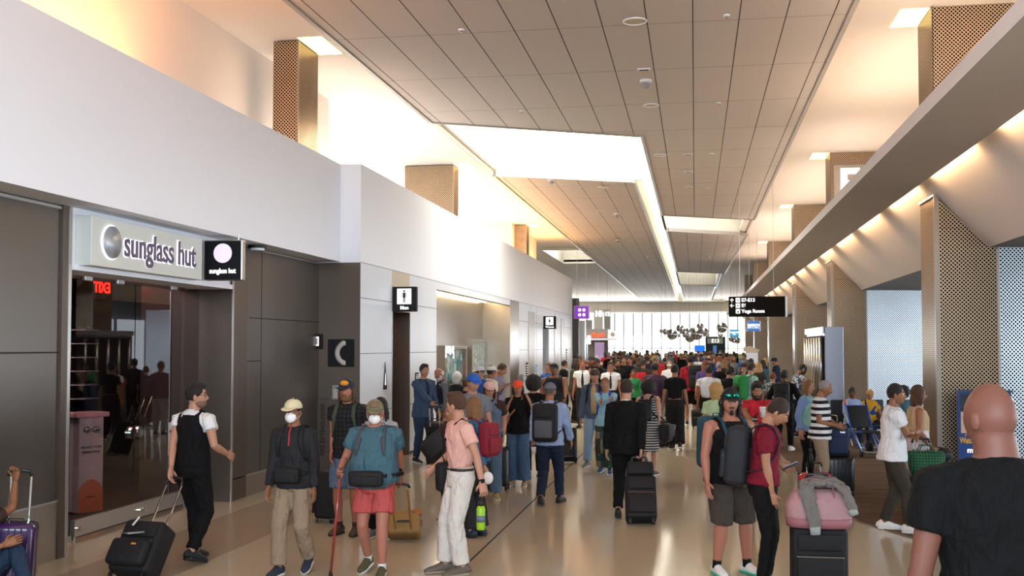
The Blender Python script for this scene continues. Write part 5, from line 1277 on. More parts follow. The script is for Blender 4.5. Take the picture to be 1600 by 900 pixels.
# ------------------------------------------------------------------ carried things
def nylon(name, c): return mat('nylon_' + name, c, .7, spec=.4, bump=(160, .35, .01))
M_NBLK = nylon('black', '#121214'); M_GRIP = mat('grip_black', '#0e0e0f', .45); M_RUB = mat('rubber', '#101010', .8)
def backpack(info, label, m, m2=None, size=(.30, .17, .46), z=1.20, slot=True, off=0, straps=True, mstrap=None, one=False, name='backpack', by=None):
    T, k = info['T'], info['k']; ms = mstrap or m; t = on_body(info, name, label, name)
    P = info['P']; bd = .118 * (1 + (P['build'] - 1)) + P['loose']; Tk = Matrix.Scale(k, 4) @ T; R3 = T.to_3x3()
    w_, d_, h_ = size; cy = -bd - d_ / 2 - .01 if by is None else by
    def add(nm, mb, m_, par=None, sm=True):
        me = mb.mesh(); me.transform(Tk); o = mobj(nm, me, m_, par or t)
        if sm: shade(me)
        return o
    b = MB().rbox((off, cy, z), (w_, d_, h_), .06, 4)
    bo = add('main_bag', b, m)
    add('front_pocket', MB().rbox((off, cy - d_ / 2 - .012, z - h_ * .17), (w_ * .74, .06, h_ * .46), .026, 3), m2 or m)
    add('top_pocket', MB().rbox((off, cy - d_ / 2 + .0, z + h_ * .24), (w_ * .66, .035, h_ * .24), .015, 3), m)
    zp = MB().tube([(off + w_ * .37 * math.cos(a), cy - d_ / 2 - .020, z - h_ * .02 + h_ * .06 * math.sin(a)) for a in [R(i * 30) for i in range(7)]], [.003] * 7, n=5); add('zip', zp, M_STEELW)
    add('carry_loop', MB().tube([(off - .04, cy + .04, z + h_ / 2 - .01), (off - .03, cy + .04, z + h_ / 2 + .03), (off + .03, cy + .04, z + h_ / 2 + .03), (off + .04, cy + .04, z + h_ / 2 - .01)], [(.004, .010)] * 4, hint=(0, 0, 1), n=6), ms)
    for s in ((-1, 1) if not one else (one,)):
        if not straps: break
        xx = info['sw'] * .58; b2 = bd + P['belly'] * .3
        tr = torso_rings(P, P['loose'])
        def surf(x_, z_):
            r_ = min(tr, key=lambda q: abs(q[0] - z_)); return r_[3] + r_[2] * math.sqrt(max(.05, 1 - (x_ / r_[1]) ** 2)) + .020
        pts = [(s * xx * .8, cy + d_ / 2, 1.40), (s * xx, -.07, 1.452), (s * xx, .0, 1.470), (s * xx, .07, 1.432), (s * (xx + .012), surf(xx + .012, 1.33), 1.33), (s * (xx + .03), surf(xx + .03, 1.20), 1.20), (s * (xx + .075), .02, 1.08), (s * (xx + .05), cy + d_ * .4, 1.03)]
        rr = [(.024, .007)] * 5 + [(.016, .006), (.012, .005), (.012, .005)]
        add('shoulder_strap', MB().tube(pts, rr, hint=(1, .2, 0), n=8), ms)
    return t
def suitcase(label, B, Hh, m, size=(.38, .24, .55), kind='soft', mh=None, facing=None, group=None, wheels4=False, grip=M_GRIP, rods=M_CHROME, name='suitcase', extra=None, handle=True):
    """B: ground point between the wheels; Hh: where the handle grip is; body hangs along that axis"""
    B = V(B); Hh = V(Hh); ax = (Hh - B); Lh = ax.length; z = ax.normalized()
    if facing is not None: y0 = V((math.cos(facing + PI / 2), math.sin(facing + PI / 2), 0))
    else: y0 = V((ax.x, ax.y, 0)); 
    if y0.length < .05: y0 = V((0, 1, 0))
    y0.normalize(); x = y0.cross(z).normalized(); y = z.cross(x).normalized()
    Mx = Matrix((x, y, z)).transposed().to_4x4(); t = thing(name, label, 'suitcase' if name == 'suitcase' else 'bag', B, group=group)
    w_, d_, h_ = size; z0 = .055
    def add(nm, mb, m_, par=None, sm=True, e=Mx):
        me = mb.mesh(); me.transform(e); o = mobj(nm, me, m_, par or t)
        if sm: shade(me, 40)
        return o
    body = MB().rbox((0, 0, z0 + h_ / 2), (w_, d_, h_), .045 if kind == 'soft' else .06, 4); bo = add('body', body, m)
    if kind == 'soft':
        add('front_pocket', MB().rbox((0, -d_ / 2 - .012, z0 + h_ * .34), (w_ * .84, .04, h_ * .48), .018, 3), m)
        add('upper_pocket', MB().rbox((0, -d_ / 2 - .008, z0 + h_ * .78), (w_ * .80, .03, h_ * .26), .013, 3), m)
        zp = MB().tube([(-w_ * .42, -d_ / 2 - .030, z0 + h_ * .56), (w_ * .42, -d_ / 2 - .030, z0 + h_ * .56)], [.004] * 2, n=5); add('zip', zp, M_STEELW)
    else:
        for i in range(6):
            xx = -w_ * .36 + i * w_ * .144; rb = MB().rbox((xx, 0, z0 + h_ / 2), (w_ * .035, d_ + .010, h_ * .86), .005, 1); o = add('rib', rb, m)
        add('seam', MB().rbox((0, 0, z0 + h_ / 2), (w_ + .006, .014, h_ + .006), .006, 1), M_BLACK)
    add('top_handle', MB().tube([(-.07, 0, z0 + h_ - .005), (-.06, 0, z0 + h_ + .025), (.06, 0, z0 + h_ + .025), (.07, 0, z0 + h_ - .005)], [(.006, .012)] * 4, hint=(0, 0, 1), n=6), grip)
    if handle and Lh > h_ + .1:
        yy = d_ * .30
        for s in (-1, 1): add('handle_rod', MB().tube([(s * .085, yy, z0 + h_ - .04), (s * .085, yy, Lh - .02)], [(.012, .008)] * 2, n=8), rods)
        add('handle_grip', MB().tube([(-.098, yy * .6, Lh - .05), (-.085, yy * .5, Lh - .008), (-.03, yy * .4, Lh), (.03, yy * .4, Lh), (.085, yy * .5, Lh - .008), (.098, yy * .6, Lh - .05)], [(.013, .015)] * 6, hint=(0, 1, 0), n=8), grip)
    for sx in (-1, 1):
        for sy in ((-1, 1) if wheels4 else (1,)):
            wy = sy * d_ * .36; c = V((sx * (w_ / 2 - .035), wy, .03)); 
            add('wheel', MB().cyl(c - V((.014, 0, 0)), c + V((.014, 0, 0)), .030, 14), M_RUB); add('wheel_housing', MB().rbox(c + V((0, 0, .025)), (.044, .05, .04), .01), grip)
    if not wheels4:
        for sx in (-1, 1): add('foot', MB().rbox((sx * (w_ / 2 - .05), -d_ * .36, .03), (.03, .03, .055), .006), grip)
    if extra: extra(add, t, (w_, d_, h_, z0))
    t['axis'] = 0; del t['axis']
    return t
def shoulder_bag(info, label, m, side=1, size=(.30, .12, .26), zc=.82, yc=-.02, xc=.27, cross=True, name='shoulder_bag', round_=.04, mstrap=None):
    T, k = info['T'], info['k']; t = on_body(info, name, label, 'bag'); Tk = Matrix.Scale(k, 4) @ T
    def add(nm, mb, m_, sm=True):
        me = mb.mesh(); me.transform(Tk); o = mobj(nm, me, m_, t); shade(me); return o
    add('bag_body', MB().rbox((side * xc, yc, zc), (size[1], size[0], size[2]), round_, 4), m)
    add('flap', MB().rbox((side * (xc + size[1] * .42), yc, zc + size[2] * .12), (size[1] * .3, size[0] * .96, size[2] * .62), .02, 3), m)
    s0 = -side if cross else side; xx = info['sw'] * .55; top = zc + size[2] * .45; bd = .125 + info['P']['loose'] + info['P']['belly'] * .4
    pts = [(side * (xc - .01), yc + .09, top), (side * .15, bd - .01, 1.12) if cross else (side * .17, .06, 1.2), (0 if cross else side * xx, bd + .004, 1.28), (s0 * xx, .06, 1.43), (s0 * xx, -.0, 1.468), (s0 * xx, -.07, 1.43), (0 if cross else side * xx, -bd - .0, 1.28), (side * .15, -bd + .01, 1.12) if cross else (side * .17, -.06, 1.2), (side * (xc - .01), yc - .09, top)]
    add('strap', MB().tube(pts, [(.016, .004)] * 9, hint=(0, 0, 1), n=6), mstrap or m); return t
def phone(info, side, label, col='#15151a', dz=.02):
    g = info['hand'][side]; t = thing('phone', label, 'phone', g + V((0, 0, dz)), info['rz'])
    M3 = Matrix.Rotation(R(25), 3, 'X')
    MB().rbox((0, .02, 0), (.072, .145, .010), .004, M=M3).obj('case', mat('phone_case', col, .4), t); MB().rbox(M3 @ V((0, .02, .006)), (.064, .135, .002), .0009, M=M3).obj('screen', mat('phone_screen', '#8fa0b8', .1, emit='#7d95b8', es=.4), t); return t
# ------------------------------------------------------------------ fabrics
K = {}
def fab(key, col, **k): K[key] = cloth('cloth_' + key, col, **k); return K[key]
for a, b in dict(black='#0b0a0c', suit='#09090b', charcoal='#262629', grey='#6f7276', lgrey='#9a9c9e', white='#d9d9da', cream='#d6cdb6', navy='#1b2538', blue='#2a4f93', blazer='#33465f', sky='#8f9fc0', lblue='#86b0c4',
                 teal='#40606c', aqua='#2c7f8c', red='#b3242e', maroon='#6e1426', wine='#4e1a26', pink='#d8a79a', salmon='#b5504e', khaki='#8f7b66', olive='#3d3b2a', green='#2f8a4e', lgreen='#a9bf94', brown='#3c2a24', tan='#b59a76', denim='#44607f', ldenim='#7f99b2', ddenim='#26364c', bluegrey='#5d738a', purple='#4b3a70', orange='#c8622b', yellow='#d0a02c', dolive='#37332b').items(): fab(a, b)
fab('striped', '#dcdcdc', kind='stripes', col2='#16161a', scale=11.0); fab('thinstripe', '#b9b9b9', kind='stripes', col2='#141416', scale=24)
fab('plaid', '#3e3550', kind='plaid', col2='#6a3a42', scale=14); fab('patchwork', '#4d4638', kind='patch', scale=8); fab('print', '#4d5a58', kind='print', col2='#a9aca4', scale=26); fab('bwprint', '#5c6670', kind='print', col2='#c6ccd4', scale=18)
fab('hicol', '#2c7a48', kind='print', col2='#2c7a48', scale=9)
capm = lambda n, c: mat('cap_' + n, c, .8, bump=(120, .3, .01))
F = K
m_leather = mat('leather_tan', '#9a5a28', .5); m_belt = mat('leather_dark', '#2c1e16', .5)
walkA = dict(LL=(.09, .20, 0), RL=(.09, -.22, .07)); walkB = dict(LL=(.09, -.22, .07), RL=(.09, .20, 0))

# 1 man in black vest, back to the camera
p1 = person(303, 596, 876, -14, 'person in a black waistcoat over a white short-sleeved shirt walking past the shop doors', skin='fair', hair='quiff', hairc='black', beard='stubble', glasses='clear',
            top='short', topc=F['sky'] if 0 else F['white'], vest=F['black'], vesthem=.93, hem=1.0, bot='trousers', botc=F['black'], shoe='black', sole='sole_black', head=(-58, -2), Lw=(268, 742, 162), R=(.26, .20, 1.04), LL=(.08, .16, 0), RL=(.11, -.14, .05), collar=F['white'])
def duffel_extra(add, t, d):
    w_, d_, h_, z0 = d
    add('bottom_pocket', MB().rbox((0, -d_ / 2 - .05, z0 + h_ * .30), (w_ * .92, .10, h_ * .5), .04, 3), M_NBLK)
    add('grey_strap', MB().tube([(-.12, -d_ / 2 - .10, z0 + h_ * .62), (-.03, -d_ / 2 - .115, z0 + h_ * .60), (.12, -d_ / 2 - .10, z0 + h_ * .66)], [(.010, .004)] * 3, n=6), mat('grey_strap', '#8c8a86', .7))
    add('logo_patch', MB().rbox((.06, -d_ / 2 - .105, z0 + h_ * .42), (.05, .008, .018), .002, 1), mat('patch_orange', '#c4762c', .6))
    add('luggage_tag', MB().tube([(-.05, -d_ / 2 - .03, z0 + h_ + .01), (-.07, -d_ / 2 - .05, z0 + h_ * .82)], [(.012, .003)] * 2, n=6), mat('tag_white', '#c8c8c6', .6))
suitcase('black soft wheeled duffel pulled by the man in the waistcoat', at(208, 172, .0), p1['hand'][-1], M_NBLK, size=(.42, .26, .50), extra=duffel_extra)

# 2 person sitting on the floor at the left edge
p2 = person(-34, 640, 930, -100, 'seated person in dark jeans on the floor at the left edge of the photo', h=1.72, skin='tan', hair='short', hairc='dark', top='tee', topc=F['brown'], bot='trousers', botc=F['ddenim'], shoe='white', sit=1, pz=-.80, lean=-6, LL=(.12, .46, 0), RL=(.10, .52, 0),
            Lw=(35, 736, 175), Rw=(28, 853, 184), Rc=.5, Lc=1.1)
suitcase('purple hard suitcase with raised handle beside the seated person', at(26, 176), at(34, 176, 1.02), mat('purple_shell', '#38204e', .25, coat=.4), size=(.36, .25, .52), kind='hard', facing=R(20), wheels4=True)

# 3 man with cream cap and mask
p3 = person(462, 625, 893, 178, 'person in a charcoal quarter-zip top, cream cap and white mask walking to the camera', h=1.64, skin='tan', hair='short', hairc='black', mask='white', glasses='clear', cap=(capm('cream', '#c9c3a0'), capm('cream', '')), top='long', topc=F['charcoal'], zip=mat('zip_red', '#b01e2c', .5), collar=F['charcoal'],
            bot='trousers', botc=F['khaki'], wide=.02, shoe='navy', sole='sole_white', Rw=(420, 772, 168), Lw=(494, 778, 168), LL=(.09, -.16, .05), RL=(.10, .14, 0), watch=-1)
backpack(p3, 'black backpack on the man with the cream cap', M_NBLK, size=(.28, .14, .42))
def waist_pack(info, label, m, w_=.26, z=1.0):
    T, k = info['T'], info['k']; t = on_body(info, 'waist_pack', label, 'bag'); Tk = Matrix.Scale(k, 4) @ T; P = info['P']; bd = .135 + P['belly'] * 1.05
    def add(nm, mb, m_): me = mb.mesh(); me.transform(Tk); o = mobj(nm, me, m_, t); shade(me); return o
    add('pouch', MB().rbox((0, bd + .045, z), (w_, .09, .15), .035, 4), m); add('front_pocket', MB().rbox((0, bd + .095, z - .015), (w_ * .8, .03, .09), .013, 3), m)
    rx = .168 * P['build'] + P['belly'] * .35 + .022; add('belt', MB().tube([((rx) * math.cos(a), (bd + .008) * math.sin(a), z + .01) for a in [R(i * 20 - 91) for i in range(19)]], [(.006, .022)] * 19, hint=(1, 0, 0), n=8, caps=False), m); return t
waist_pack(p3, 'black waist pack on the man with the cream cap', M_NBLK)

# 4 man with salmon shorts and cane
p4 = person(588, 628, 893, 180, 'heavy person in a teal tee, salmon shorts and olive cap walking with a red cane', h=1.63, build=1.16, belly=.13, skin='pink', hair='short', hairc='grey', mask='white', glasses='clear', cap=(capm('olive', '#6d6a52'), capm('olive', '')), cappatch=capm('olive2', '#77604a'), top='tee', topc=F['teal'], loose=.02,
            bot='shorts', botc=F['salmon'], shortlen=.72, hem=.92, shoe='olive', sole='sole_white', Rw=(527, 742, 170), Rc=1.0, Lw=(632, 770, 160), watch=-1, head=(14, 6), LL=(.10, .10, 0), RL=(.11, -.12, .04), socks=F['white'], sockh=.9)
hc_ = p4['hand'][1]; b_ = at(519, 168.5); t = thing('walking_cane', 'red walking cane with black rubber foot held by the man in salmon shorts', 'cane', b_)
e_ = hc_ - b_; m_r = mat('cane_red', '#8c2a22', .3, coat=.5)
MB().tube([(0, 0, .02), e_ * .98], [.0125, .0125], n=10).obj('shaft', m_r, t, True); MB().tube([(0, 0, 0), (0, 0, .05)], [.02, .016], n=12).obj('rubber_foot', M_RUB, t, True)
MB().tube([e_ * .97 + V((.0, -.05, .0)), e_ + V((0, 0, .014)), e_ + V((0, .07, .01))], [.012, .016, .012], n=10).obj('handle', mat('cane_handle', '#5a2a1c', .4), t, True)
backpack(p4, 'grey backpack on the man in the teal tee', nylon('grey', '#3f4247'), size=(.32, .17, .48), mstrap=nylon('grey', ''))
waist_pack(p4, 'wide black waist pack on the man in salmon shorts', M_NBLK, w_=.34, z=.99)
m_tan = mat('tan_fabric', '#8a6a3c', .7, bump=(200, .3))
suitcase('tan suitcase with leather trim pulled by the man in salmon shorts', at(634, 138), p4['hand'][-1], m_tan, size=(.36, .24, .48), rods=mat('rod_tan', '#b08c50', .4, .5),
         extra=lambda add, t, d: [add('leather_corner', MB().rbox((s * (d[0] / 2 - .03), -d[1] / 2 + .01, d[3] + z * d[2]), (.09, .07, .09), .02), m_leather) for s in (-1, 1) for z in (.08, .92)] + [add('leather_loop', MB().tube([(.12, -d[1] / 2 - .03, d[3] + .1), (.16, -d[1] / 2 - .08, d[3] + .25), (.12, -d[1] / 2 - .03, d[3] + .42)], [(.014, .005)] * 3, hint=(1, 0, 0), n=6), m_leather)])

# 5, 6 behind them
p5 = person(545, 592, 832, 176, 'bearded person in a black short-sleeved shirt, grey-blue shorts and a yellow-fronted cap', skin='pink', hair='mid', hairc='brown', beard='full', beardc='lightbrown', glasses=None, cap=(capm('navy', '#1b2233'), capm('navy', '')), cappatch=capm('gold', '#d08a1c'), top='short', topc=cloth('cloth_blackcheck', '#19191b', kind='plaid', col2='#2d2d30', scale=20), bot='shorts', botc=F['bluegrey'], shortlen=.95,
            shoe='brown', sole='sole_black', socks=F['brown'], sockh=.85, Rw=(519, 716, 138), L=(.28, .10, 1.2), goggles=None)
backpack(p5, 'green-strapped backpack on the bearded man in black', M_NBLK, mstrap=nylon('olive', '#3a4030'))
p6 = person(597, 620, 838, 172, 'person with black hair, dark glasses and a black mask behind the olive cap', fem=True, skin='light', hair='long', hairc='black', mask='black', glasses='dark', top='long', topc=F['lgrey'], bot='trousers', botc=F['black'], shoe='grey', sole='sole_white')
suitcase('black suitcase half hidden behind the man with the cream cap', at(512, 128), at(520, 128, 1.0), M_NBLK, size=(.40, .25, .56))

# 7 blue blazer and the group by the alcove
p7 = person(661, 568, 722, -128, 'person in a blue blazer and jeans holding a bag handle beside the Men door', skin='light', hair='quiff', hairc='dark', top='jacket', topc=F['blazer'], hem=.80, front=F['navy'], bot='jeans', botc=F['ddenim'], shoe='black', sole='sole_white', head=(-12, 0), Rw=(684, 642, 88), Rc=1.1, L=(.26, .1, .9), LL=(.1, .08, 0), RL=(.1, -.06, 0), build=1.05)
suitcase('black roller bag with a smaller bag on top before the man in the blue blazer', at(684, 86), p7['hand'][1], M_NBLK, size=(.38, .24, .50), extra=lambda add, t, d: add('stacked_bag', MB().rbox((0, -.02, d[2] + d[3] + .12), (.34, .2, .24), .05, 3), M_NBLK))
p8 = person(693, 573, 709, 118, 'grey-bearded person with white hair in a navy vest looking down', skin='pink', hair='balding', hairc='white', beard='full', beardc='white', top='long', topc=F['grey'], vest=F['navy'], bot='trousers', botc=F['charcoal'], head=(10, 24))
p9 = person(713, 582, 698, -20, 'person with curly white hair seen from behind in the alcove group', fem=True, hair='curly', hairc='white', top='long', topc=F['charcoal'], bot='trousers', botc=F['grey'])
p10 = person(727, 592, 716, -40, 'short person with a brown bun between the white-haired one and the blue cap', fem=True, hair='bun', hairc='brown', top='long', topc=F['black'], bot='trousers', botc=F['black'])
p11 = person(738, 582, 790, -160, 'person in a bright blue cap and grey tee beside the pink cap', skin='fair', hair='short', hairc='lightbrown', cap=(capm('blue', '#1f55ab'), capm('blue', '')), top='tee', topc=F['grey'], bot='trousers', botc=F['black'], head=(12, 8))
p12 = person(752, 571, 712, 150, 'person in a pale grey cap and blue tee behind the bright blue cap', skin='light', cap=(capm('lgrey', '#b5b6ba'), capm('lgrey', '')), top='tee', topc=F['blue'], bot='trousers', botc=F['black'], glasses='dark')
p13 = person(765, 571, 708, -50, 'person in a white cap and cream tee next to the man looking at a phone', skin='tan', cap=(capm('white', '#c8c5bc'), capm('white', '')), top='tee', topc=F['cream'], bot='trousers', botc=F['khaki'])
p14 = person(778, 566, 704, -105, 'person with thinning brown hair in a lilac-grey tee looking at a phone by the pictures', skin='light', hair='short', hairc='brown', top='tee', topc=fab('lilac', '#8a8296'), bot='shorts', botc=F['khaki'], Rw=(790, 606, 79), Lw=(788, 606, 77), head=(0, 22))
phone(p14, 1, 'dark phone held by the man in the lilac-grey tee')
shoulder_bag(p14, 'dark green shoulder bag on the man by the pictures', nylon('dkgreen', '#1f2e28'), side=1, zc=1.05)
p15 = person(764, 595, 778, -168, 'person in denim overalls, brown tee and pale pink cap', h=1.64, fem=True, build=1.15, skin='fair', hair='mid', hairc='brown', cap=(capm('pink', '#cfaaa6'), capm('pink', '')), top='tee', topc=F['brown'], vest=F['bluegrey'], vesthem=.86, bot='trousers', botc=F['bluegrey'], wide=.03, shoe='tan', glasses='clear', Lw=(787, 690, 112), head=(8, 4))
suitcase('upright black suitcase behind the overalls', at(777, 105), at(777, 105, .66), mat('black_shell', '#15161a', .3), size=(.36, .24, .58), kind='hard', wheels4=True, facing=R(0), handle=False)

# 16 pink shirt, 17 red backpack
p16 = person(720, 613, 893, 122, 'slim person in a pink shirt and white trousers looking away to the side', h=1.70, skin='fair', hair='quiff', hairc='brown', top='polo', topc=F['pink'], collar=F['pink'], hem=1.0, bot='trousers', botc=fab('whitedenim', '#cfc8c0'), wide=.025, belt=m_belt, shoe='greybrown', sole='sole_tan', head=(-48, 0), Lw=(757, 764, 172), Lc=.9, Rw=(674, 738, 162), watch=-1, LL=(.09, .02, 0), RL=(.09, .12, 0))
shoulder_bag(p16, 'black messenger bag slung across the pink shirt', M_NBLK, side=1, size=(.36, .15, .28), zc=.90, xc=.24)
g_ = p16['hand'][-1]; t = thing('water_bottle', 'lime green water bottle hanging from the hand with the watch', 'bottle', g_ + V((-.02, 0, -.34)))
m_lime = mat('lime', '#8ab81c', .4); MB().tube([(0, 0, 0), (0, 0, .01), (0, 0, .19), (0, 0, .215)], [.036, .040, .040, .030], n=18).obj('flask', m_lime, t, True); MB().cyl((0, 0, .215), (0, 0, .25), .026).obj('cap', M_BLACK, t, True); MB().cyl((0, 0, .07), (0, 0, .13), .0412, 18).obj('label_band', mat('label_grey', '#5c6a72', .5), t, True)
MB().tube([(0, 0, .25), (.012, 0, .31), (.02, 0, .34)], [.004] * 3, n=6).obj('loop', M_BLACK, t)
p17 = person(744, 622, 836, 62, 'person with long light hair in a denim jacket half hidden behind the pink shirt', h=1.56, fem=True, skin='fair', hair='long', hairc='lightbrown', top='jacket', topc=F['denim'], hem=.92, bot='trousers', botc=F['charcoal'], wide=.05, shoe='navy', sole='sole_black', Lw=(762, 742, 141), Rw=(700, 690, 130))
backpack(p17, 'dark red backpack on the person in the denim jacket', nylon('wine', '#7a1828'), size=(.28, .16, .42))
t = thing('face_mask', 'white mask dangling from the hand beside the pink shirt', 'mask', p17['hand'][-1] + V((.02, -.03, -.07)))
MB().ball((0, 0, 0), (.06, .035, .07), nu=18, nv=12).obj('cup', mat('mask_white', ''), t, True); MB().tube([(0, 0, .06), (0, .02, .10)], [.002] * 2, n=5).obj('ear_loop', mat('mask_white', ''), t)
t = thing('duffel_bag', 'large charcoal duffel slanting between the blazer and the pink shirt', 'bag', at(692, 126, .95)); Md = Matrix.Rotation(R(-38), 3, 'Y')
MB().rbox((0, 0, 0), (.56, .30, .30), .10, 5, M=Md).obj('body', nylon('charcoal', '#2c2b2e'), t, True); MB().rbox(Md @ V((0, -.16, .0)), (.40, .03, .20), .014, 2, M=Md).obj('pocket', nylon('charcoal', ''), t, True)
MB().tube([Md @ V((-.2, -.05, .14)), Md @ V((-.1, -.05, .28)), Md @ V((.1, -.05, .28)), Md @ V((.2, -.05, .14))], [(.018, .005)] * 4, hint=(0, 1, 0), n=6).obj('handle', M_NBLK, t, True)
p18 = person(708, 628, 812, 150, 'person in dark clothes carrying the charcoal duffel, mostly hidden behind the pink shirt', h=1.42, hair='short', hairc='brown', top='long', topc=F['brown'], bot='trousers', botc=F['black'], Rw=(690, 672, 126))

# 19-22 middle group
p19 = person(810, 596, 758, 177, 'person waving in an orange-red cap, black tee and wide jeans', h=1.61, fem=True, skin='light', hair='mid', hairc='dark', cap=(capm('orange', '#d9482a'), capm('orange', '')), top='tee', topc=F['black'], bot='trousers', botc=F['denim'], wide=.06, shoe='tan', Rw=(796, 632, 104), Rc=.08, Lw=(829, 630, 104), Lc=.15, head=(10, 4))
shoulder_bag(p19, 'tan leather cross-body bag on the waving woman', m_leather, side=1, size=(.26, .09, .17), zc=.92, xc=.22)
p20 = person(834, 589, 744, 176, 'person in black with big black curly hair behind the waving woman', fem=True, skin='fair', hair='afro', hairc='black', top='long', topc=F['black'], bot='trousers', botc=F['black'])
p21 = person(858, 598, 787, -6, 'person in a pale blue shirt and grey cap walking away with a black backpack', h=1.67, build=1.1, skin='tan', hair='buzz', hairc='darkgrey', cap=(capm('dgrey', '#5d6068'), None), top='long', topc=F['sky'], bot='trousers', botc=F['navy'], shoe='black', sole='sole_black', Lw=(830, 702, 118), Rw=(896, 700, 114), LL=(.09, -.14, .03), RL=(.09, .24, 0))
backpack(p21, 'black backpack with grey panels on the pale blue shirt', M_NBLK, nylon('grey2', '#4a4c52'), size=(.34, .20, .52), z=1.18)
t = thing('cup', 'white cup in the left hand of the man in the pale blue shirt', 'cup', p21['hand'][-1] + V((0, -.02, -.08))); MB().tube([(0, 0, 0), (0, 0, .10)], [.028, .036], n=16).obj('beaker', M_PAPER, t, True); MB().cyl((0, 0, .10), (0, 0, .11), .038).obj('lid', M_BLACK, t, True)
suitcase('black suitcase standing just past the man in the pale blue shirt', at(886, 86), at(883, 84, 1.0), mat('black_shell', ''), size=(.38, .25, .62), kind='hard', facing=R(10), wheels4=True)
p22 = person(866, 567, 702, 178, 'broad person in a charcoal tank top and black cap by the Women door', build=1.28, skin='tan', hair='short', hairc='black', beard='goatee', cap=(capm('black', '#151515'), capm('black', '')), top='tank', topc=F['charcoal'], bot='shorts', botc=F['black'], Lw=(884, 626, 78), Lc=.9)
backpack(p22, 'backpack on the broad man in the tank top', M_NBLK)
person(897, 560, 662, -105, 'person in dark olive with long black hair turned toward the pilots', fem=True, hair='long', hairc='black', top='long', topc=F['olive'], bot='trousers', botc=F['black'], skin='brown')
person(880, 563, 652, -60, 'person in black leaning by the far end of the white wall', hair='short', hairc='black', top='tee', topc=F['black'], bot='trousers', botc=F['black'])
person(858, 566, 676, 160, 'person in a blue tee behind the broad man in the tank top', hair='short', hairc='brown', top='tee', topc=F['blue'], bot='trousers', botc=F['black'])
p23 = person(911, 562, 668, 178, 'pilot in a white shirt and tie with one hand at the face', skin='pink', hair='short', hairc='auburn', top='short', topc=F['white'], hem=1.0, belt=m_belt, bot='trousers', botc=F['charcoal'], tie=F['charcoal'], epaulettes=1, Lw=(916, 579, 60), Lc=.9, shoe='black', sole='sole_black', lod=2)
person(925, 556, 660, 172, 'bearded person in a black cap and black jacket beside the pilot covering the mouth', skin='pink', beard='full', beardc='auburn', cap=(capm('black', ''), capm('black', '')), top='jacket', topc=F['black'], bot='trousers', botc=F['black'], build=1.15, lod=2)
p25 = person(930, 574, 727, 172, 'young person with mop hair, beige tee, open grey-blue shirt and pale jeans', skin='light', hair='mop', hairc='brown', top='jacket', topc=fab('openshirt', '#4c5566'), front=F['tan'], frontz=.95, hem=.86, bot='jeans', botc=F['ldenim'], wide=.02, shoe='grey', R=(.25, .05, .86), LL=(.1, -.15, .05), RL=(.1, .2, 0))
backpack(p25, 'dark backpack on the young man with mop hair', M_NBLK)
p26 = person(946, 590, 738, 176, 'person in a pale blue sweater and patchwork trousers with a blue backpack', h=1.60, fem=True, skin='light', hair='bun', hairc='lightbrown', top='sweat', topc=F['lblue'], bot='trousers', botc=F['patchwork'], wide=.05, shoe='blue', Rw=(940, 632, 97), Lw=(955, 625, 97), LL=(.09, .12, 0), RL=(.09, -.1, .02))
backpack(p26, 'bright blue backpack on the person in patchwork trousers', nylon('blue', '#1c3fa8'), size=(.30, .16, .42), mstrap=nylon('blue', ''))
p27 = person(954, 565, 672, 182, 'smiling pilot with glasses, white shirt and gold epaulettes', skin='light', hair='quiff', hairc='dark', glasses='clear', top='short', topc=F['white'], hem=1.0, bot='trousers', botc=F['charcoal'], tie=F['charcoal'], epaulettes=1, lod=2)
person(965, 561, 660, 188, 'dark-bearded person in a black jacket behind the smiling pilot', skin='tan', beard='full', hairc='black', top='jacket', topc=F['black'], bot='trousers', botc=F['black'])
person(975, 556, 648, 180, 'person in a black tee with pale lettering standing in the distance', skin='light', top='tee', topc=F['black'], bot='trousers', botc=F['black'])
person(984, 557, 646, 175, 'person in a dark navy tee in the middle distance holding a drink', skin='pink', top='tee', topc=F['navy'], bot='trousers', botc=F['khaki'])
# 29 black suit
p29 = person(978, 590, 806, -4, 'person in a black suit walking away pulling a black roller bag', skin='fair', hair='short', hairc='dark', build=1.08, top='jacket', topc=F['suit'], hem=.80, bot='trousers', botc=F['suit'], shoe='black', sole='sole_black', collar=F['white'], Rw=(1001, 712, 127), Rc=1.1, L=(.25, .06, .86), LL=(.09, -.12, .02), RL=(.09, .2, 0))
suitcase('black two-wheeled roller bag with a flat case strapped on top', at(1001, 131), p29['hand'][1], M_NBLK, size=(.37, .26, .54), extra=lambda add, t, d: add('stacked_case', MB().rbox((0, -.03, d[2] + d[3] + .085), (.32, .22, .17), .035, 3), M_NBLK))
p30 = person(1012, 598, 742, -14, 'person in a black and white striped dress with short black hair and tattooed arm', h=1.55, fem=True, build=1.18, skin='fair', hair='afro', hairc='black', top='tank', topc=F['thinstripe'], bot='skirt', botc=F['thinstripe'], skirtlen=.46, shoe='black', Rw=(1030, 655, 97), Rc=.9)
shoulder_bag(p30, 'big black bag hanging from the arm of the striped dress', M_NBLK, side=1, size=(.42, .20, .34), zc=.80, xc=.36, yc=-.08, round_=.09)
shoulder_bag(p30, 'cream handbag before the striped dress', mat('cream_leather', '#b7a994', .6), side=-1, size=(.30, .10, .30), zc=.84, xc=.16, yc=-.16, cross=False)
backpack(p30, 'black backpack on the person in the striped dress', M_NBLK, size=(.26, .14, .40))
p31 = person(990, 577, 664, 178, 'child in a bright green printed hoodie between the pilot and the plaid shirt', fem=True, skin='tan', hair='bun', hairc='dark', top='sweat', topc=F['hicol'], collar=F['green'], bot='trousers', botc=F['black'])
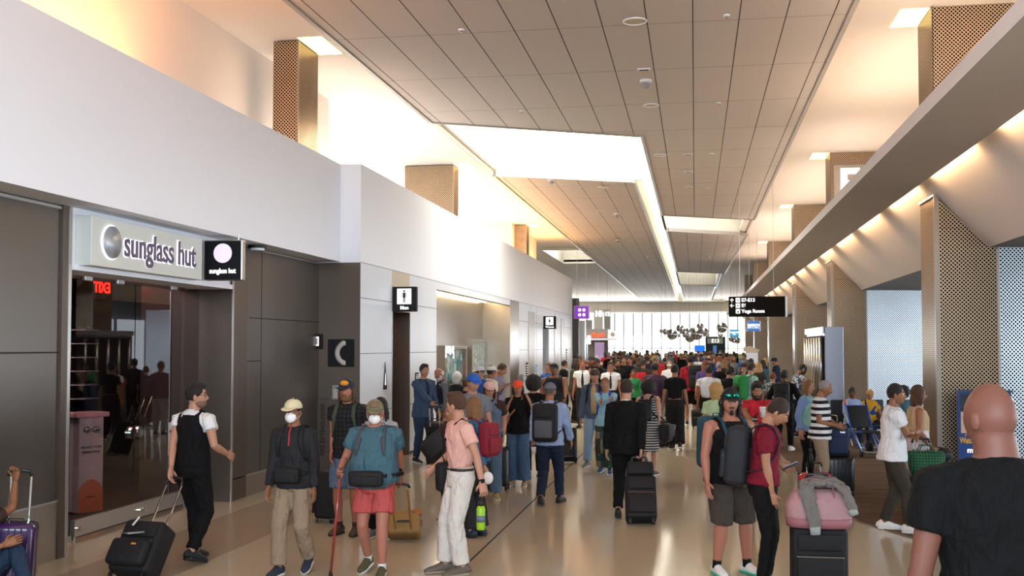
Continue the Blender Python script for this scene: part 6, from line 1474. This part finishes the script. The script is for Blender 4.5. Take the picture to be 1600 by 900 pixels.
person(997, 566, 660, 10, 'person with long brown hair and a red bag behind the green hoodie', fem=True, hair='long', hairc='dark', top='tee', topc=F['red'], bot='trousers', botc=F['black'])
p32 = person(1023, 566, 692, 0, 'person in a dark plaid shirt walking away with a navy bag on the shoulder', skin='tan', hair='short', hairc='black', build=1.1, top='long', topc=F['plaid'], bot='jeans', botc=F['lgrey'], Rw=(1038, 645, 71), lod=2)
shoulder_bag(p32, 'navy tote on the shoulder of the plaid shirt', nylon('navy', '#232a44'), side=1, size=(.34, .14, .40), zc=1.12, xc=.22, yc=-.1, cross=False)
suitcase('small dark grey hard suitcase behind the plaid shirt', at(1040, 74), at(1037, 72, 1.0), mat('grey_shell', '#3c3936', .4), size=(.40, .25, .52), kind='hard', wheels4=True)
person(1054, 568, 702, 2, 'person in a black tee and wide black trousers walking away along the bright floor streak', h=1.76, fem=True, skin='tan', hair='bun', hairc='black', top='tee', topc=F['black'], bot='trousers', botc=fab('blk2', '#1b1a1b'), wide=.05, lod=2, LL=(.09, .1, 0), RL=(.09, -.15, .04), hem=1.0)
person(1027, 556, 636, 0, 'person with grey hair in a red tee seen from behind in the middle distance', hair='short', hairc='grey', top='tee', topc=F['red'], bot='trousers', botc=F['khaki'])
person(1011, 556, 638, 0, 'person in a navy polo seen from behind beyond the plaid shirt', hair='short', hairc='black', top='tee', topc=F['navy'], bot='trousers', botc=F['black'], build=1.1)
person(1045, 564, 652, -20, 'bald person in a white tee beyond the plaid shirt', hair='balding', hairc='white', top='tee', topc=F['white'], bot='trousers', botc=F['khaki'])
p37 = person(1078, 555, 664, -4, 'tall person in a maroon shirt and black shorts walking away', skin='light', hair='short', hairc='black', top='long', topc=F['wine'] if 0 else fab('crimson', '#8a1626'), bot='shorts', botc=F['black'], shoe='black', lod=2, LL=(.09, .1, 0), RL=(.09, -.12, .05))
t = backpack(p37, 'big black travel backpack beside the maroon shirt', M_NBLK, size=(.36, .24, .58), off=.16)
suitcase('black bag on the floor beside the man in maroon', at(1095, 60), at(1093, 60, .95), M_NBLK, size=(.5, .3, .42), handle=False)
p38 = person(1107, 571, 694, -6, 'person in a white short-sleeved shirt and black trousers walking away', skin='tan', hair='short', hairc='black', build=1.12, top='short', topc=F['white'], hem=1.0, bot='trousers', botc=F['black'], lod=2)
person(1101, 563, 668, -10, 'person with long red-brown hair in a purple top beyond the white shirt', fem=True, hair='long', hairc='auburn', top='tee', topc=F['purple'], bot='trousers', botc=F['black'])
person(1123, 565, 664, 0, 'person with a cropped fair head and black hoodie seen from behind', hair='buzz', hairc='grey', top='sweat', topc=F['black'], bot='trousers', botc=F['black'])
person(1138, 575, 680, 0, 'person in black with a blue lanyard seen from behind above the headphones', hair='short', hairc='black', top='tee', topc=F['black'], bot='trousers', botc=F['black'], collar=F['blue'])
person(1132, 560, 652, -10, 'person with long brown hair beyond the black hoodie', fem=True, hair='long', hairc='lightbrown', top='tee', topc=F['charcoal'], bot='trousers', botc=F['black'])
p39 = person(1117, 602, 764, -25, 'person with wavy dark blond hair and a pale green top behind the headphones', h=1.57, fem=True, skin='fair', hair='curly', hairc='blond', top='tee', topc=F['lgreen'], bot='trousers', botc=F['bluegrey'], shoe='black')
# 40-42 right foreground trio
p40 = person(1137, 613, 893, -148, 'big person in a black sleeveless top, headphones and green mirrored sunglasses', h=1.72, build=1.26, belly=.06, skin='pink', hair='mid', hairc='black', beard='goatee', cap=(capm('black', ''), capm('black', '')), goggles=mat('green_mirror', '#1c9e86', .08, .9), headphones=mat('headphone_black', '#121214', .4),
             top='tank', topc=F['black'], bot='shorts', botc=fab('cargo', '#423a33'), shortlen=1.02, shoe='white', sole='sole_green', socks=F['black'], sockh=.62, R=(.30, .10, .88), L=(.30, .02, .86), head=(-24, -2), LL=(.16, .05, 0), RL=(.14, 0, 0))
backpack(p40, 'teal backpack on the big man with headphones', nylon('teal', '#173f4c'), size=(.30, .20, .50), mstrap=nylon('teal', ''))
p41 = person(1190, 640, 916, -100, 'slim person in a maroon polo looking down at a phone', h=1.70, skin='light', hair='short', hairc='dark', top='polo', topc=F['maroon'], collar=F['maroon'], bot='trousers', botc=F['black'], lean=5, hem=.93, head=(0, 30), Lw=(1222, 735, 172), Lc=.5, Rw=(1208, 800, 180), Rp=(.3, -1, 0), Rc=.5, shoe='black', sole='sole_black')
phone(p41, -1, 'phone in the hand of the man in the maroon polo', dz=.03)
backpack(p41, 'charcoal backpack on the man in the maroon polo', nylon('charcoal2', '#222429'), size=(.32, .20, .52), z=1.16)
p42 = person(1180, 593, 792, -172, 'black-bearded person in a red tee holding a white cup', skin='olive', hair='quiff', hairc='black', beard='full', top='tee', topc=F['red'], bot='trousers', botc=F['black'], head=(0, 20), Lw=(1193, 650, 124), Lc=.9, Rw=(1176, 665, 124), Rc=.6, build=1.08)
shoulder_bag(p42, 'black cross-body bag on the red tee', M_NBLK, side=1, zc=.98, xc=.2)
t = thing('coffee_cup', 'white paper cup held by the bearded man in the red tee', 'cup', p42['hand'][-1] + V((0, -.01, -.03))); MB().tube([(0, 0, 0), (0, 0, .12)], [.030, .040], n=16).obj('beaker', M_PAPER, t, True); MB().cyl((0, 0, .12), (0, 0, .132), .043).obj('lid', mat('lid_white', '#d8d8d8', .4), t, True)
t = phone(p42, 1, 'dark phone in the other hand of the bearded man in the red tee')
p43 = person(1171, 566, 694, -62, 'person in a mint tee with a green and black backpack, hand raised to the head', skin='fair', hair='short', hairc='dark', top='tee', topc=fab('mint', '#8fb3a8'), bot='trousers', botc=F['black'], Lw=(1160, 585, 73), lod=2)
backpack(p43, 'green and black backpack on the person in the mint tee', nylon('green', '#1e7a34'), M_NBLK, size=(.34, .2, .5))
person(1161, 562, 680, -30, 'person in a grey baseball cap beside the green backpack', skin='light', cap=(capm('dgrey', ''), capm('dgrey', '')), hair='short', hairc='brown', top='tee', topc=F['charcoal'], bot='trousers', botc=F['black'])
p45 = person(1224, 577, 704, -16, 'person in black with a black backpack and white trainers walking along the carpet edge', skin='brown', hair='short', hairc='black', build=1.08, top='long', topc=F['black'], bot='trousers', botc=F['black'], shoe='white', lod=2, LL=(.12, -.2, .05), RL=(.1, .15, 0), L=(.3, .1, 1.0), R=(.3, .2, 1.05))
backpack(p45, 'black backpack on the person with white trainers', M_NBLK, size=(.32, .18, .5))
suitcase('black suitcase between the printed shirt and the black backpack', at(1205, 74), at(1205, 73, 1.0), M_NBLK, size=(.40, .25, .6))
p46 = person(1242, 567, 682, -70, 'person in a black and white printed shirt with grey headphones looking at a phone', skin='tan', lean=10, head=(0, 22), hair='short', hairc='black', headphones=mat('headphone_grey', '#8a8c90', .4), top='long', topc=F['bwprint'], bot='trousers', botc=F['navy'], Rw=(1262, 597, 69), lod=2)
person(1206, 583, 690, -15, 'person in a grey printed shirt seen from behind beside the black backpack', h=1.55, hair='short', hairc='auburn', top='tee', topc=F['print'], bot='trousers', botc=F['black'], lod=2)
person(1213, 558, 640, 75, 'person in a navy jumper and dark beanie working at the far right counter', skin='light', hair='short', beard='stubble', cap=(capm('black', ''), None), top='long', topc=F['navy'], bot='trousers', botc=F['black'], head=(0, 15), lod=1)
person(1191, 562, 646, -20, 'person with dark bobbed hair and teal top near the far right counter', fem=True, hair='mid', hairc='dark', top='long', topc=F['teal'], bot='trousers', botc=F['black'])
person(1183, 567, 658, 0, 'person with wavy blond hair in navy near the far right counter', fem=True, hair='long', hairc='blond', top='tee', topc=F['dolive'], bot='trousers', botc=F['black'])
person(1173, 560, 652, 0, 'person with black hair in a teal tee beyond the green backpack', hair='short', hairc='black', top='tee', topc=F['teal'], bot='trousers', botc=F['black'])
p50 = person(1258, 595, 752, -118, 'person with long straight fair hair in a pale blue and mint sweater', h=1.60, fem=True, skin='fair', hair='long', hairc='lightbrown', top='sweat', topc=fab('bluesweat', '#7a94c2'), vest=fab('mintband', '#8fc0b4'), vesthem=.92, bot='trousers', botc=F['black'], R=(.24, .0, .88))
p51 = person(1279, 595, 776, -100, 'person in a black and white striped tee and khaki trousers looking at a phone', h=1.66, skin='tan', hair='buzz', hairc='grey', top='tee', topc=F['striped'], bot='trousers', botc=F['khaki'], Rw=(1310, 671, 112), Lw=(1308, 668, 108), head=(0, 18), build=1.05, belly=.03)
phone(p51, 1, 'phone in the hands of the person in the striped tee')
s51 = suitcase('black ribbed suitcase under the navy backpack beside the striped tee', at(1309, 109), at(1309, 109, 1.0), mat('black_shell', ''), size=(.40, .26, .50), kind='hard', wheels4=True, facing=R(0), handle=False)
t = thing('backpack', 'navy backpack standing on the black ribbed suitcase', 'backpack', at(1306, 109, .56)); MB().rbox((0, 0, .22), (.32, .22, .44), .07, 4).obj('main_bag', nylon('navy2', '#1d2b4a'), t, True); MB().rbox((0, -.12, .16), (.26, .05, .24), .02, 3).obj('front_pocket', nylon('navy2', ''), t, True); MB().rbox((0, 0, .05), (.33, .23, .10), .03, 3).obj('base', M_NBLK, t, True); lettering('TUMI', .03, V((.06, -.115, .34)), FACE_CAM, M_SIGNW, t)
MB().tube([(-.04, .05, .43), (0, .05, .48), (.04, .05, .43)], [.006] * 3, n=6).obj('carry_loop', M_NBLK, t)
suitcase('red suitcase with a raised black handle behind the pink bag', at(1272, 121), at(1270, 121, .62), mat('red_shell', '#b02420', .3), size=(.42, .26, .44), kind='hard', wheels4=True, facing=R(0))
# pink weekender on a black suitcase, grey jacket on top
B = at(1275, 182); s_ = suitcase('black suitcase under the pink weekender bag in the right foreground', B, B + V((0, 0, 1.02)), M_NBLK, size=(.46, .30, .54), facing=R(0), wheels4=True, rods=M_STEELW)
t = thing('weekender_bag', 'pink weekender bag on the black suitcase in the right foreground', 'bag', B + V((0, -.02, .60))); m_pk = mat('pink_canvas', '#a27d80', .7, bump=(14, .5, .03)); m_pk2 = mat('pink_trim', '#8f5c62', .6)
MB().tube([(0, 0, 0), (0, 0, .06), (0, 0, .18), (0, 0, .27), (0, 0, .31)], [(.25, .16), (.27, .175), (.275, .175), (.22, .12), (.17, .06)], n=26, power=.7).obj('body', m_pk, t, True)
MB().tube([(0, 0, -.005), (0, 0, .075)], [(.265, .172), (.276, .180)], n=26, power=.7).obj('base_trim', m_pk2, t, True); MB().tube([(-.14, 0, .31), (.14, 0, .31)], [.006] * 2, n=6).obj('zip', M_STEELW, t)
for s in (-1, 1): MB().tube([(-.12, s * .12, .22), (-.10, s * .10, .40), (.10, s * .10, .40), (.12, s * .12, .22)], [(.012, .006)] * 4, hint=(0, 1, 0), n=6).obj('carry_handle', m_pk2, t, True)
t = thing('grey_jacket', 'grey ribbed-cuff jacket draped over the pink bag', 'jacket', B + V((0, -.02, .60))); m_gj = cloth('cloth_jacket', '#6e6a66')
g = MB(); g.tube([(-.10, .02, .36), (-.02, -.03, .37), (.12, -.02, .36), (.20, -.05, .33)], [(.10, .035), (.12, .05), (.11, .05), (.06, .04)], hint=(0, 1, 0), n=14)
g.tube([(-.10, -.04, .37), (-.11, -.15, .30), (-.08, -.215, .18), (-.06, -.225, .06), (-.05, -.225, .0)], [(.06, .04), (.065, .03), (.06, .022), (.052, .022), (.045, .02)], hint=(1, 0, 0), n=12)
g.tube([(.12, -.02, .37), (.20, -.12, .32), (.23, -.18, .24), (.255, -.19, .16)], [(.05, .04), (.05, .035), (.045, .03), (.04, .03)], hint=(1, 0, 0), n=12)
mobj('body', blend(g, .009, 3, wr=.03, wsize=.06), m_gj, t)
MB().tube([(-.052, -.228, .02), (-.048, -.228, -.045)], [(.046, .023), (.04, .02)], hint=(1, 0, 0), n=12).obj('cuff', mat('cuff_pale', '#8f9594', .8), t, True); MB().tube([(.25, -.19, .17), (.27, -.192, .12)], [(.041, .031), (.036, .028)], hint=(1, 0, 0), n=12).obj('cuff', mat('cuff_pale', ''), t, True)
t = thing('black_bottle', 'black drinks bottle standing behind the pink bag', 'bottle', at(1264, 121, .50)); MB().tube([(0, 0, 0), (0, 0, .2), (0, 0, .24), (0, 0, .27)], [.036, .036, .022, .022], n=14).obj('flask', M_BLK2, t, True); MB().cyl((0, 0, .27), (0, 0, .30), .025).obj('cap', M_BLACK, t)
# 55-57
p55 = person(1392, 597, 828, -98, 'person in a white polo with folded arms and dark olive trousers', skin='tan', hair='short', hairc='black', beard='stubble', build=1.06, top='polo', topc=F['white'], collar=F['white'], loose=.02, bot='trousers', botc=F['dolive'], shoe='white', sole='sole_white', R=(-.10, .27, 1.16), L=(-.08, .23, 1.12), Rp=(.8, .1, -1), Lp=(.8, .1, -1), hem=.84, LL=(.12, -.10, 0), RL=(.10, .16, 0), head=(-4, 0))
p56 = person(1428, 605, 806, -84, 'person with wavy brown hair in a tan top and white skirt beside the white polo', h=1.64, fem=True, build=1.08, belly=.05, skin='tan', hair='mid', hairc='brown', glasses='clear', top='crop', topc=F['tan'], hem=.99, bot='skirt', botc=fab('whiteskirt', '#cfc6cc'), skirtlen=.66, waist=1.14, shoe='white', R=(.22, .14, .92))
s56 = suitcase('black suitcase with a long chrome handle beside the tan top', at(1440, 131), at(1436, 131, 1.02), M_NBLK, size=(.44, .28, .52), facing=R(-10), wheels4=True)
t = thing('green_tote', 'green tote bag standing on the black suitcase with the chrome handle', 'bag', at(1444, 131, .585)); m_gt = cloth('cloth_greentote', '#1c3f2c', kind='plaid', col2='#3a6a4a', scale=30)
MB().tube([(0, 0, 0), (0, 0, .1), (0, 0, .24), (0, 0, .29)], [(.16, .10), (.20, .12), (.22, .11), (.20, .07)], n=22, power=.7).obj('body', m_gt, t, True)
for s in (-1, 1): MB().tube([(-.10, s * .06, .26), (-.06, s * .05, .36), (.06, s * .05, .36), (.10, s * .06, .26)], [.008] * 4, n=6).obj('handle', m_gt, t, True)
t = thing('neck_pillow', 'round black bag behind the green tote', 'bag', at(1462, 126, .78)); MB().ball((0, 0, 0), (.18, .14, .10), nu=22, nv=14).obj('body', M_NBLK, t, True); MB().tube([(-.1, -.12, .02), (.1, -.12, .02)], [.004] * 2, n=5).obj('zip', M_STEELW, t)
p57 = person(1556, 595, 541 + 2.12 * 405, 4, 'bald person in a black tee in the right foreground with their back to the camera', skin='ruddy', hair='bald', build=1.12, top='tee', topc=fab('blacktee', '#070709'), loose=.018, bot='trousers', botc=F['ddenim'], neck=1.25, head=(28, 0), L=(.30, .02, .84), R=(.30, .02, .84), collar=fab('blacktee2', '#070709'))

# wheelchair-like stair chair, seats, seated people on the right
def seat_row(px, s, n, face, label):
    p = at(px, s); t = thing('waiting_bench', label, 'bench', p, R(face)); m_s = mat('seat_black', '#1a1c20', .5)
    for i in range(n):
        x = i * .62; MB().rbox((x, .0, .43), (.54, .50, .07), .03, 3).obj('seat', m_s, t, True); MB().rbox((x, -.27, .70), (.54, .06, .52), .025, 3).obj('backrest', m_s, t, True)
        for s_ in (-1, 1): MB().tube([(x + s_ * .29, -.2, .44), (x + s_ * .29, -.2, .64), (x + s_ * .29, .2, .64), (x + s_ * .29, .2, .44)], [.014] * 4, n=8).obj('armrest', M_STEELW, t, True)
    MB().box((-.25, -.04, .34), ((n - 1) * .62 + .25, .04, .39)).obj('beam', M_STEELW, t)
    for x in (0, (n - 1) * .62): MB().tube([(x, -.28, 0), (x, -.02, .34), (x, .28, 0)], [(.02, .02)] * 3, n=8).obj('leg', M_STEELW, t, True)
    return t
seat_row(1411, 72.5, 3, -90 - 78, 'black row of waiting seats behind the blue transfer chair')
person(1329, 610, 541 + 2.12 * 73, -150, 'seated person in a light blue shirt behind the blue transfer chair', h=1.66, sit=1, pz=-.42, skin='brown', hair='short', hairc='black', top='long', topc=F['sky'], bot='trousers', botc=F['navy'], LL=(.12, .45, 0), RL=(.12, .45, 0), L=(.2, .3, 1.0), R=(.2, .3, 1.0), head=(-40, 18), lod=2, shoe='blue')
person(1357, 612, 541 + 2.12 * 72, -160, 'seated child with fair hair in a yellow and blue top', h=1.56, sit=1, pz=-.40, skin='light', hair='mop', hairc='blond', top='tee', topc=cloth('cloth_yb', '#c8941e', kind='print', col2='#20407c', scale=5), bot='trousers', botc=F['navy'], LL=(.12, .4, 0), RL=(.12, .4, 0), L=(.2, .3, 1.0), R=(.2, .3, 1.0), head=(-30, 20), lod=2)
person(1409, 608, 541 + 2.12 * 72, -150, 'seated dark-haired person in a blue-green top behind the white polo and tan top', h=1.62, fem=True, sit=1, pz=-.42, skin='tan', hair='afro', hairc='black', top='tee', topc=F['teal'], bot='trousers', botc=F['black'], LL=(.12, .4, 0), RL=(.12, .4, 0), L=(.2, .3, 1.0), R=(.2, .3, 1.0), lod=2)
tc = thing('transfer_chair', 'blue-framed stair transfer chair with grey wheels and an orange tip', 'wheelchair', floor_at(1347, 711), R(200)); m_bl = mat('frame_blue', '#1f4fa8', .35); m_gr = mat('frame_grey', '#8f9196', .4, .6)
for s in (-1, 1):
    MB().tube([(s * .22, .34, .10), (s * .22, -.05, .46), (s * .22, -.28, .98)], [.018] * 3, n=8).obj('side_rail', m_bl, tc, True)
    MB().tube([(s * .22, -.30, .16), (s * .22, .0, .46), (s * .22, .32, .48)], [.016] * 3, n=8).obj('seat_rail', m_bl, tc, True)
    MB().tube([(s * .19, .30, .06), (s * .19, -.32, .78)], [(.03, .02)] * 2, n=8).obj('track', m_gr, tc, True)
    MB().cyl((s * .25, -.26, .13), (s * .29, -.26, .13), .13, 24).obj('wheel', M_RUB, tc, True); MB().cyl((s * .29, -.26, .13), (s * .295, -.26, .13), .06, 16).obj('hub', m_gr, tc, True)
    MB().cyl((s * .21, .34, .06), (s * .24, .34, .06), .06, 18).obj('castor', M_RUB, tc, True)
    MB().tube([(s * .22, -.28, .97), (s * .22, -.33, 1.06)], [.024, .020], n=10).obj('grip', mat('tip_orange', '#d85a20', .5) if s > 0 else M_GRIP, tc, True)
MB().rbox((0, .10, .47), (.40, .42, .05), .02).obj('seat', M_NBLK, tc, True); MB().rbox((0, -.19, .74), (.40, .05, .46), .02, M=Matrix.Rotation(R(22), 3, 'X')).obj('backrest', M_NBLK, tc, True); MB().rbox((0, .36, .10), (.36, .16, .02), .008).obj('footrest', m_gr, tc)
MB().tube([(-.22, -.27, .95), (.22, -.27, .95)], [.014] * 2, n=8).obj('crossbar', m_bl, tc, True)
# ------------------------------------------------------------------ far crowd: each person an object of its own
rnd = random.Random(11)
VAR = []
vspecs = [dict(hair='short', hairc='dark', top='tee', bot='trousers'), dict(hair='short', hairc='black', top='long', bot='trousers', build=1.12), dict(fem=True, hair='long', hairc='brown', top='tee', bot='trousers', wide=.03), dict(fem=True, hair='long', hairc='lightbrown', top='long', bot='trousers'),
          dict(hair='short', hairc='grey', top='jacket', bot='trousers'), dict(hair='short', hairc='brown', top='tee', bot='shorts', shortlen=.95, cap=(capm('navy', ''), capm('navy', ''))), dict(fem=True, hair='bun', hairc='dark', top='tee', bot='trousers'), dict(hair='balding', hairc='brown', top='tee', bot='trousers', build=1.15, belly=.06),
          dict(hair='short', hairc='black', top='jacket', bot='trousers', cap=(capm('white', ''), capm('white', ''))), dict(fem=True, hair='mid', hairc='blond', top='tee', bot='shorts', shortlen=.7)]
hw = ['with short dark hair', 'with short black hair', 'with long brown hair', 'with long fair hair', 'with grey hair', 'in a navy cap', 'with a dark bun', 'with thinning hair', 'in a white cap', 'with fair bobbed hair']
SK = ['light', 'tan', 'fair', 'olive', 'pink', 'tan', 'brown', 'fair', 'brown', 'light']
for i, sp in enumerate(vspecs):
    parts, info = build_person(dict(sp, lod=1, h=1.75, skin=SK[i], topc=F['black'], botc=F['black'], face=True, **(walkA if i % 2 else {})))
    VAR.append(parts)
tops = [('black', 'black'), ('charcoal', 'charcoal'), ('navy', 'navy'), ('white', 'white'), ('grey', 'grey'), ('teal', 'teal'), ('red', 'red'), ('blue', 'blue'), ('olive', 'olive'), ('tan', 'tan'), ('lblue', 'pale blue'), ('maroon', 'maroon'), ('purple', 'purple'), ('green', 'green'), ('yellow', 'yellow'), ('orange', 'orange'), ('cream', 'cream'), ('brown', 'brown')]
tw = [8, 6, 6, 4, 5, 2, 2, 3, 3, 2, 3, 1, 1, 1, 1, 1, 2, 2]
bots = ['black', 'navy', 'charcoal', 'ddenim', 'khaki', 'denim']
def crowd_one(vi, loc, face, h, top, topn, bot, zone):
    lab = 'distant person %s, %s top, %s, %s' % (hw[vi], topn, 'back turned' if abs(((face + 180) % 360) - 180) < 90 else 'facing us', zone)
    root = thing('person', lab, 'person', loc, R(face), lab.replace('distant person', 'distant people')); root.scale = (h / 1.75,) * 3
    for nm, me, m, sub in VAR[vi]:
        o = bpy.data.objects.new(nm, me); C.objects.link(o); o.parent = root
        if not me.materials: me.materials.append(m)
        mm = F[top] if nm in ('shirt', 'jacket', 'sweater') else F[bot] if nm in ('trousers', 'shorts', 'skirt') else None
        if mm: o.material_slots[0].link = 'OBJECT'; o.material_slots[0].material = mm
        if nm in ('eye', 'eyebrow') : continue
        for n2, me2, m2 in sub:
            if nm == 'shoe': continue
            o2 = bpy.data.objects.new(n2, me2); C.objects.link(o2); o2.parent = o
            if not me2.materials: me2.materials.append(m2)
taken = [(o.location.x, o.location.y) for o in C.objects if o.name.startswith('person')]
_k = P(1175, 600, 44.3); taken += [(_k.x, _k.y), (_k.x - .3, _k.y), (_k.x + .3, _k.y)]
def free(x, y, r=.5): return all((x - a) ** 2 + (y - b) ** 2 > r * r for a, b in taken)
cnt = 0; tries = 0
NCROWD = 150
while cnt < NCROWD and tries < 9000:
    tries += 1
    d = 31 + 56 * rnd.random() ** 1.15; s = FPX / d; X = rnd.uniform(-6.0, 5.2); Y = Yd(X, d)
    if d < 48 and X < -5.0: continue
    if -1.05 < X < .35 and d < 44: continue
    if X > 2.6: continue
    px = VPX + X / CT * s
    if px < 898 or px > 1215: continue
    if d > 60 and px > 1172: continue
    if not free(X, Y, .46): continue
    taken.append((X, Y)); cnt += 1
    vi = rnd.randrange(len(VAR)); top, tn = rnd.choices(tops, tw)[0]
    zone = ('left side' if X < -2.6 else 'middle' if X < .8 else 'right side') + (' of near crowd' if d < 45 else ' of mid crowd' if d < 62 else ' by end windows')
    face = rnd.choice([0, 0, 10, -15, 180, 175, 190, 160, -60, 60])
    crowd_one(vi, (X, Y, 0), face + rnd.uniform(-12, 12), rnd.uniform(1.60, 1.86), top, tn, rnd.choice(bots), zone)
bpy.data.scenes.remove(TMP)
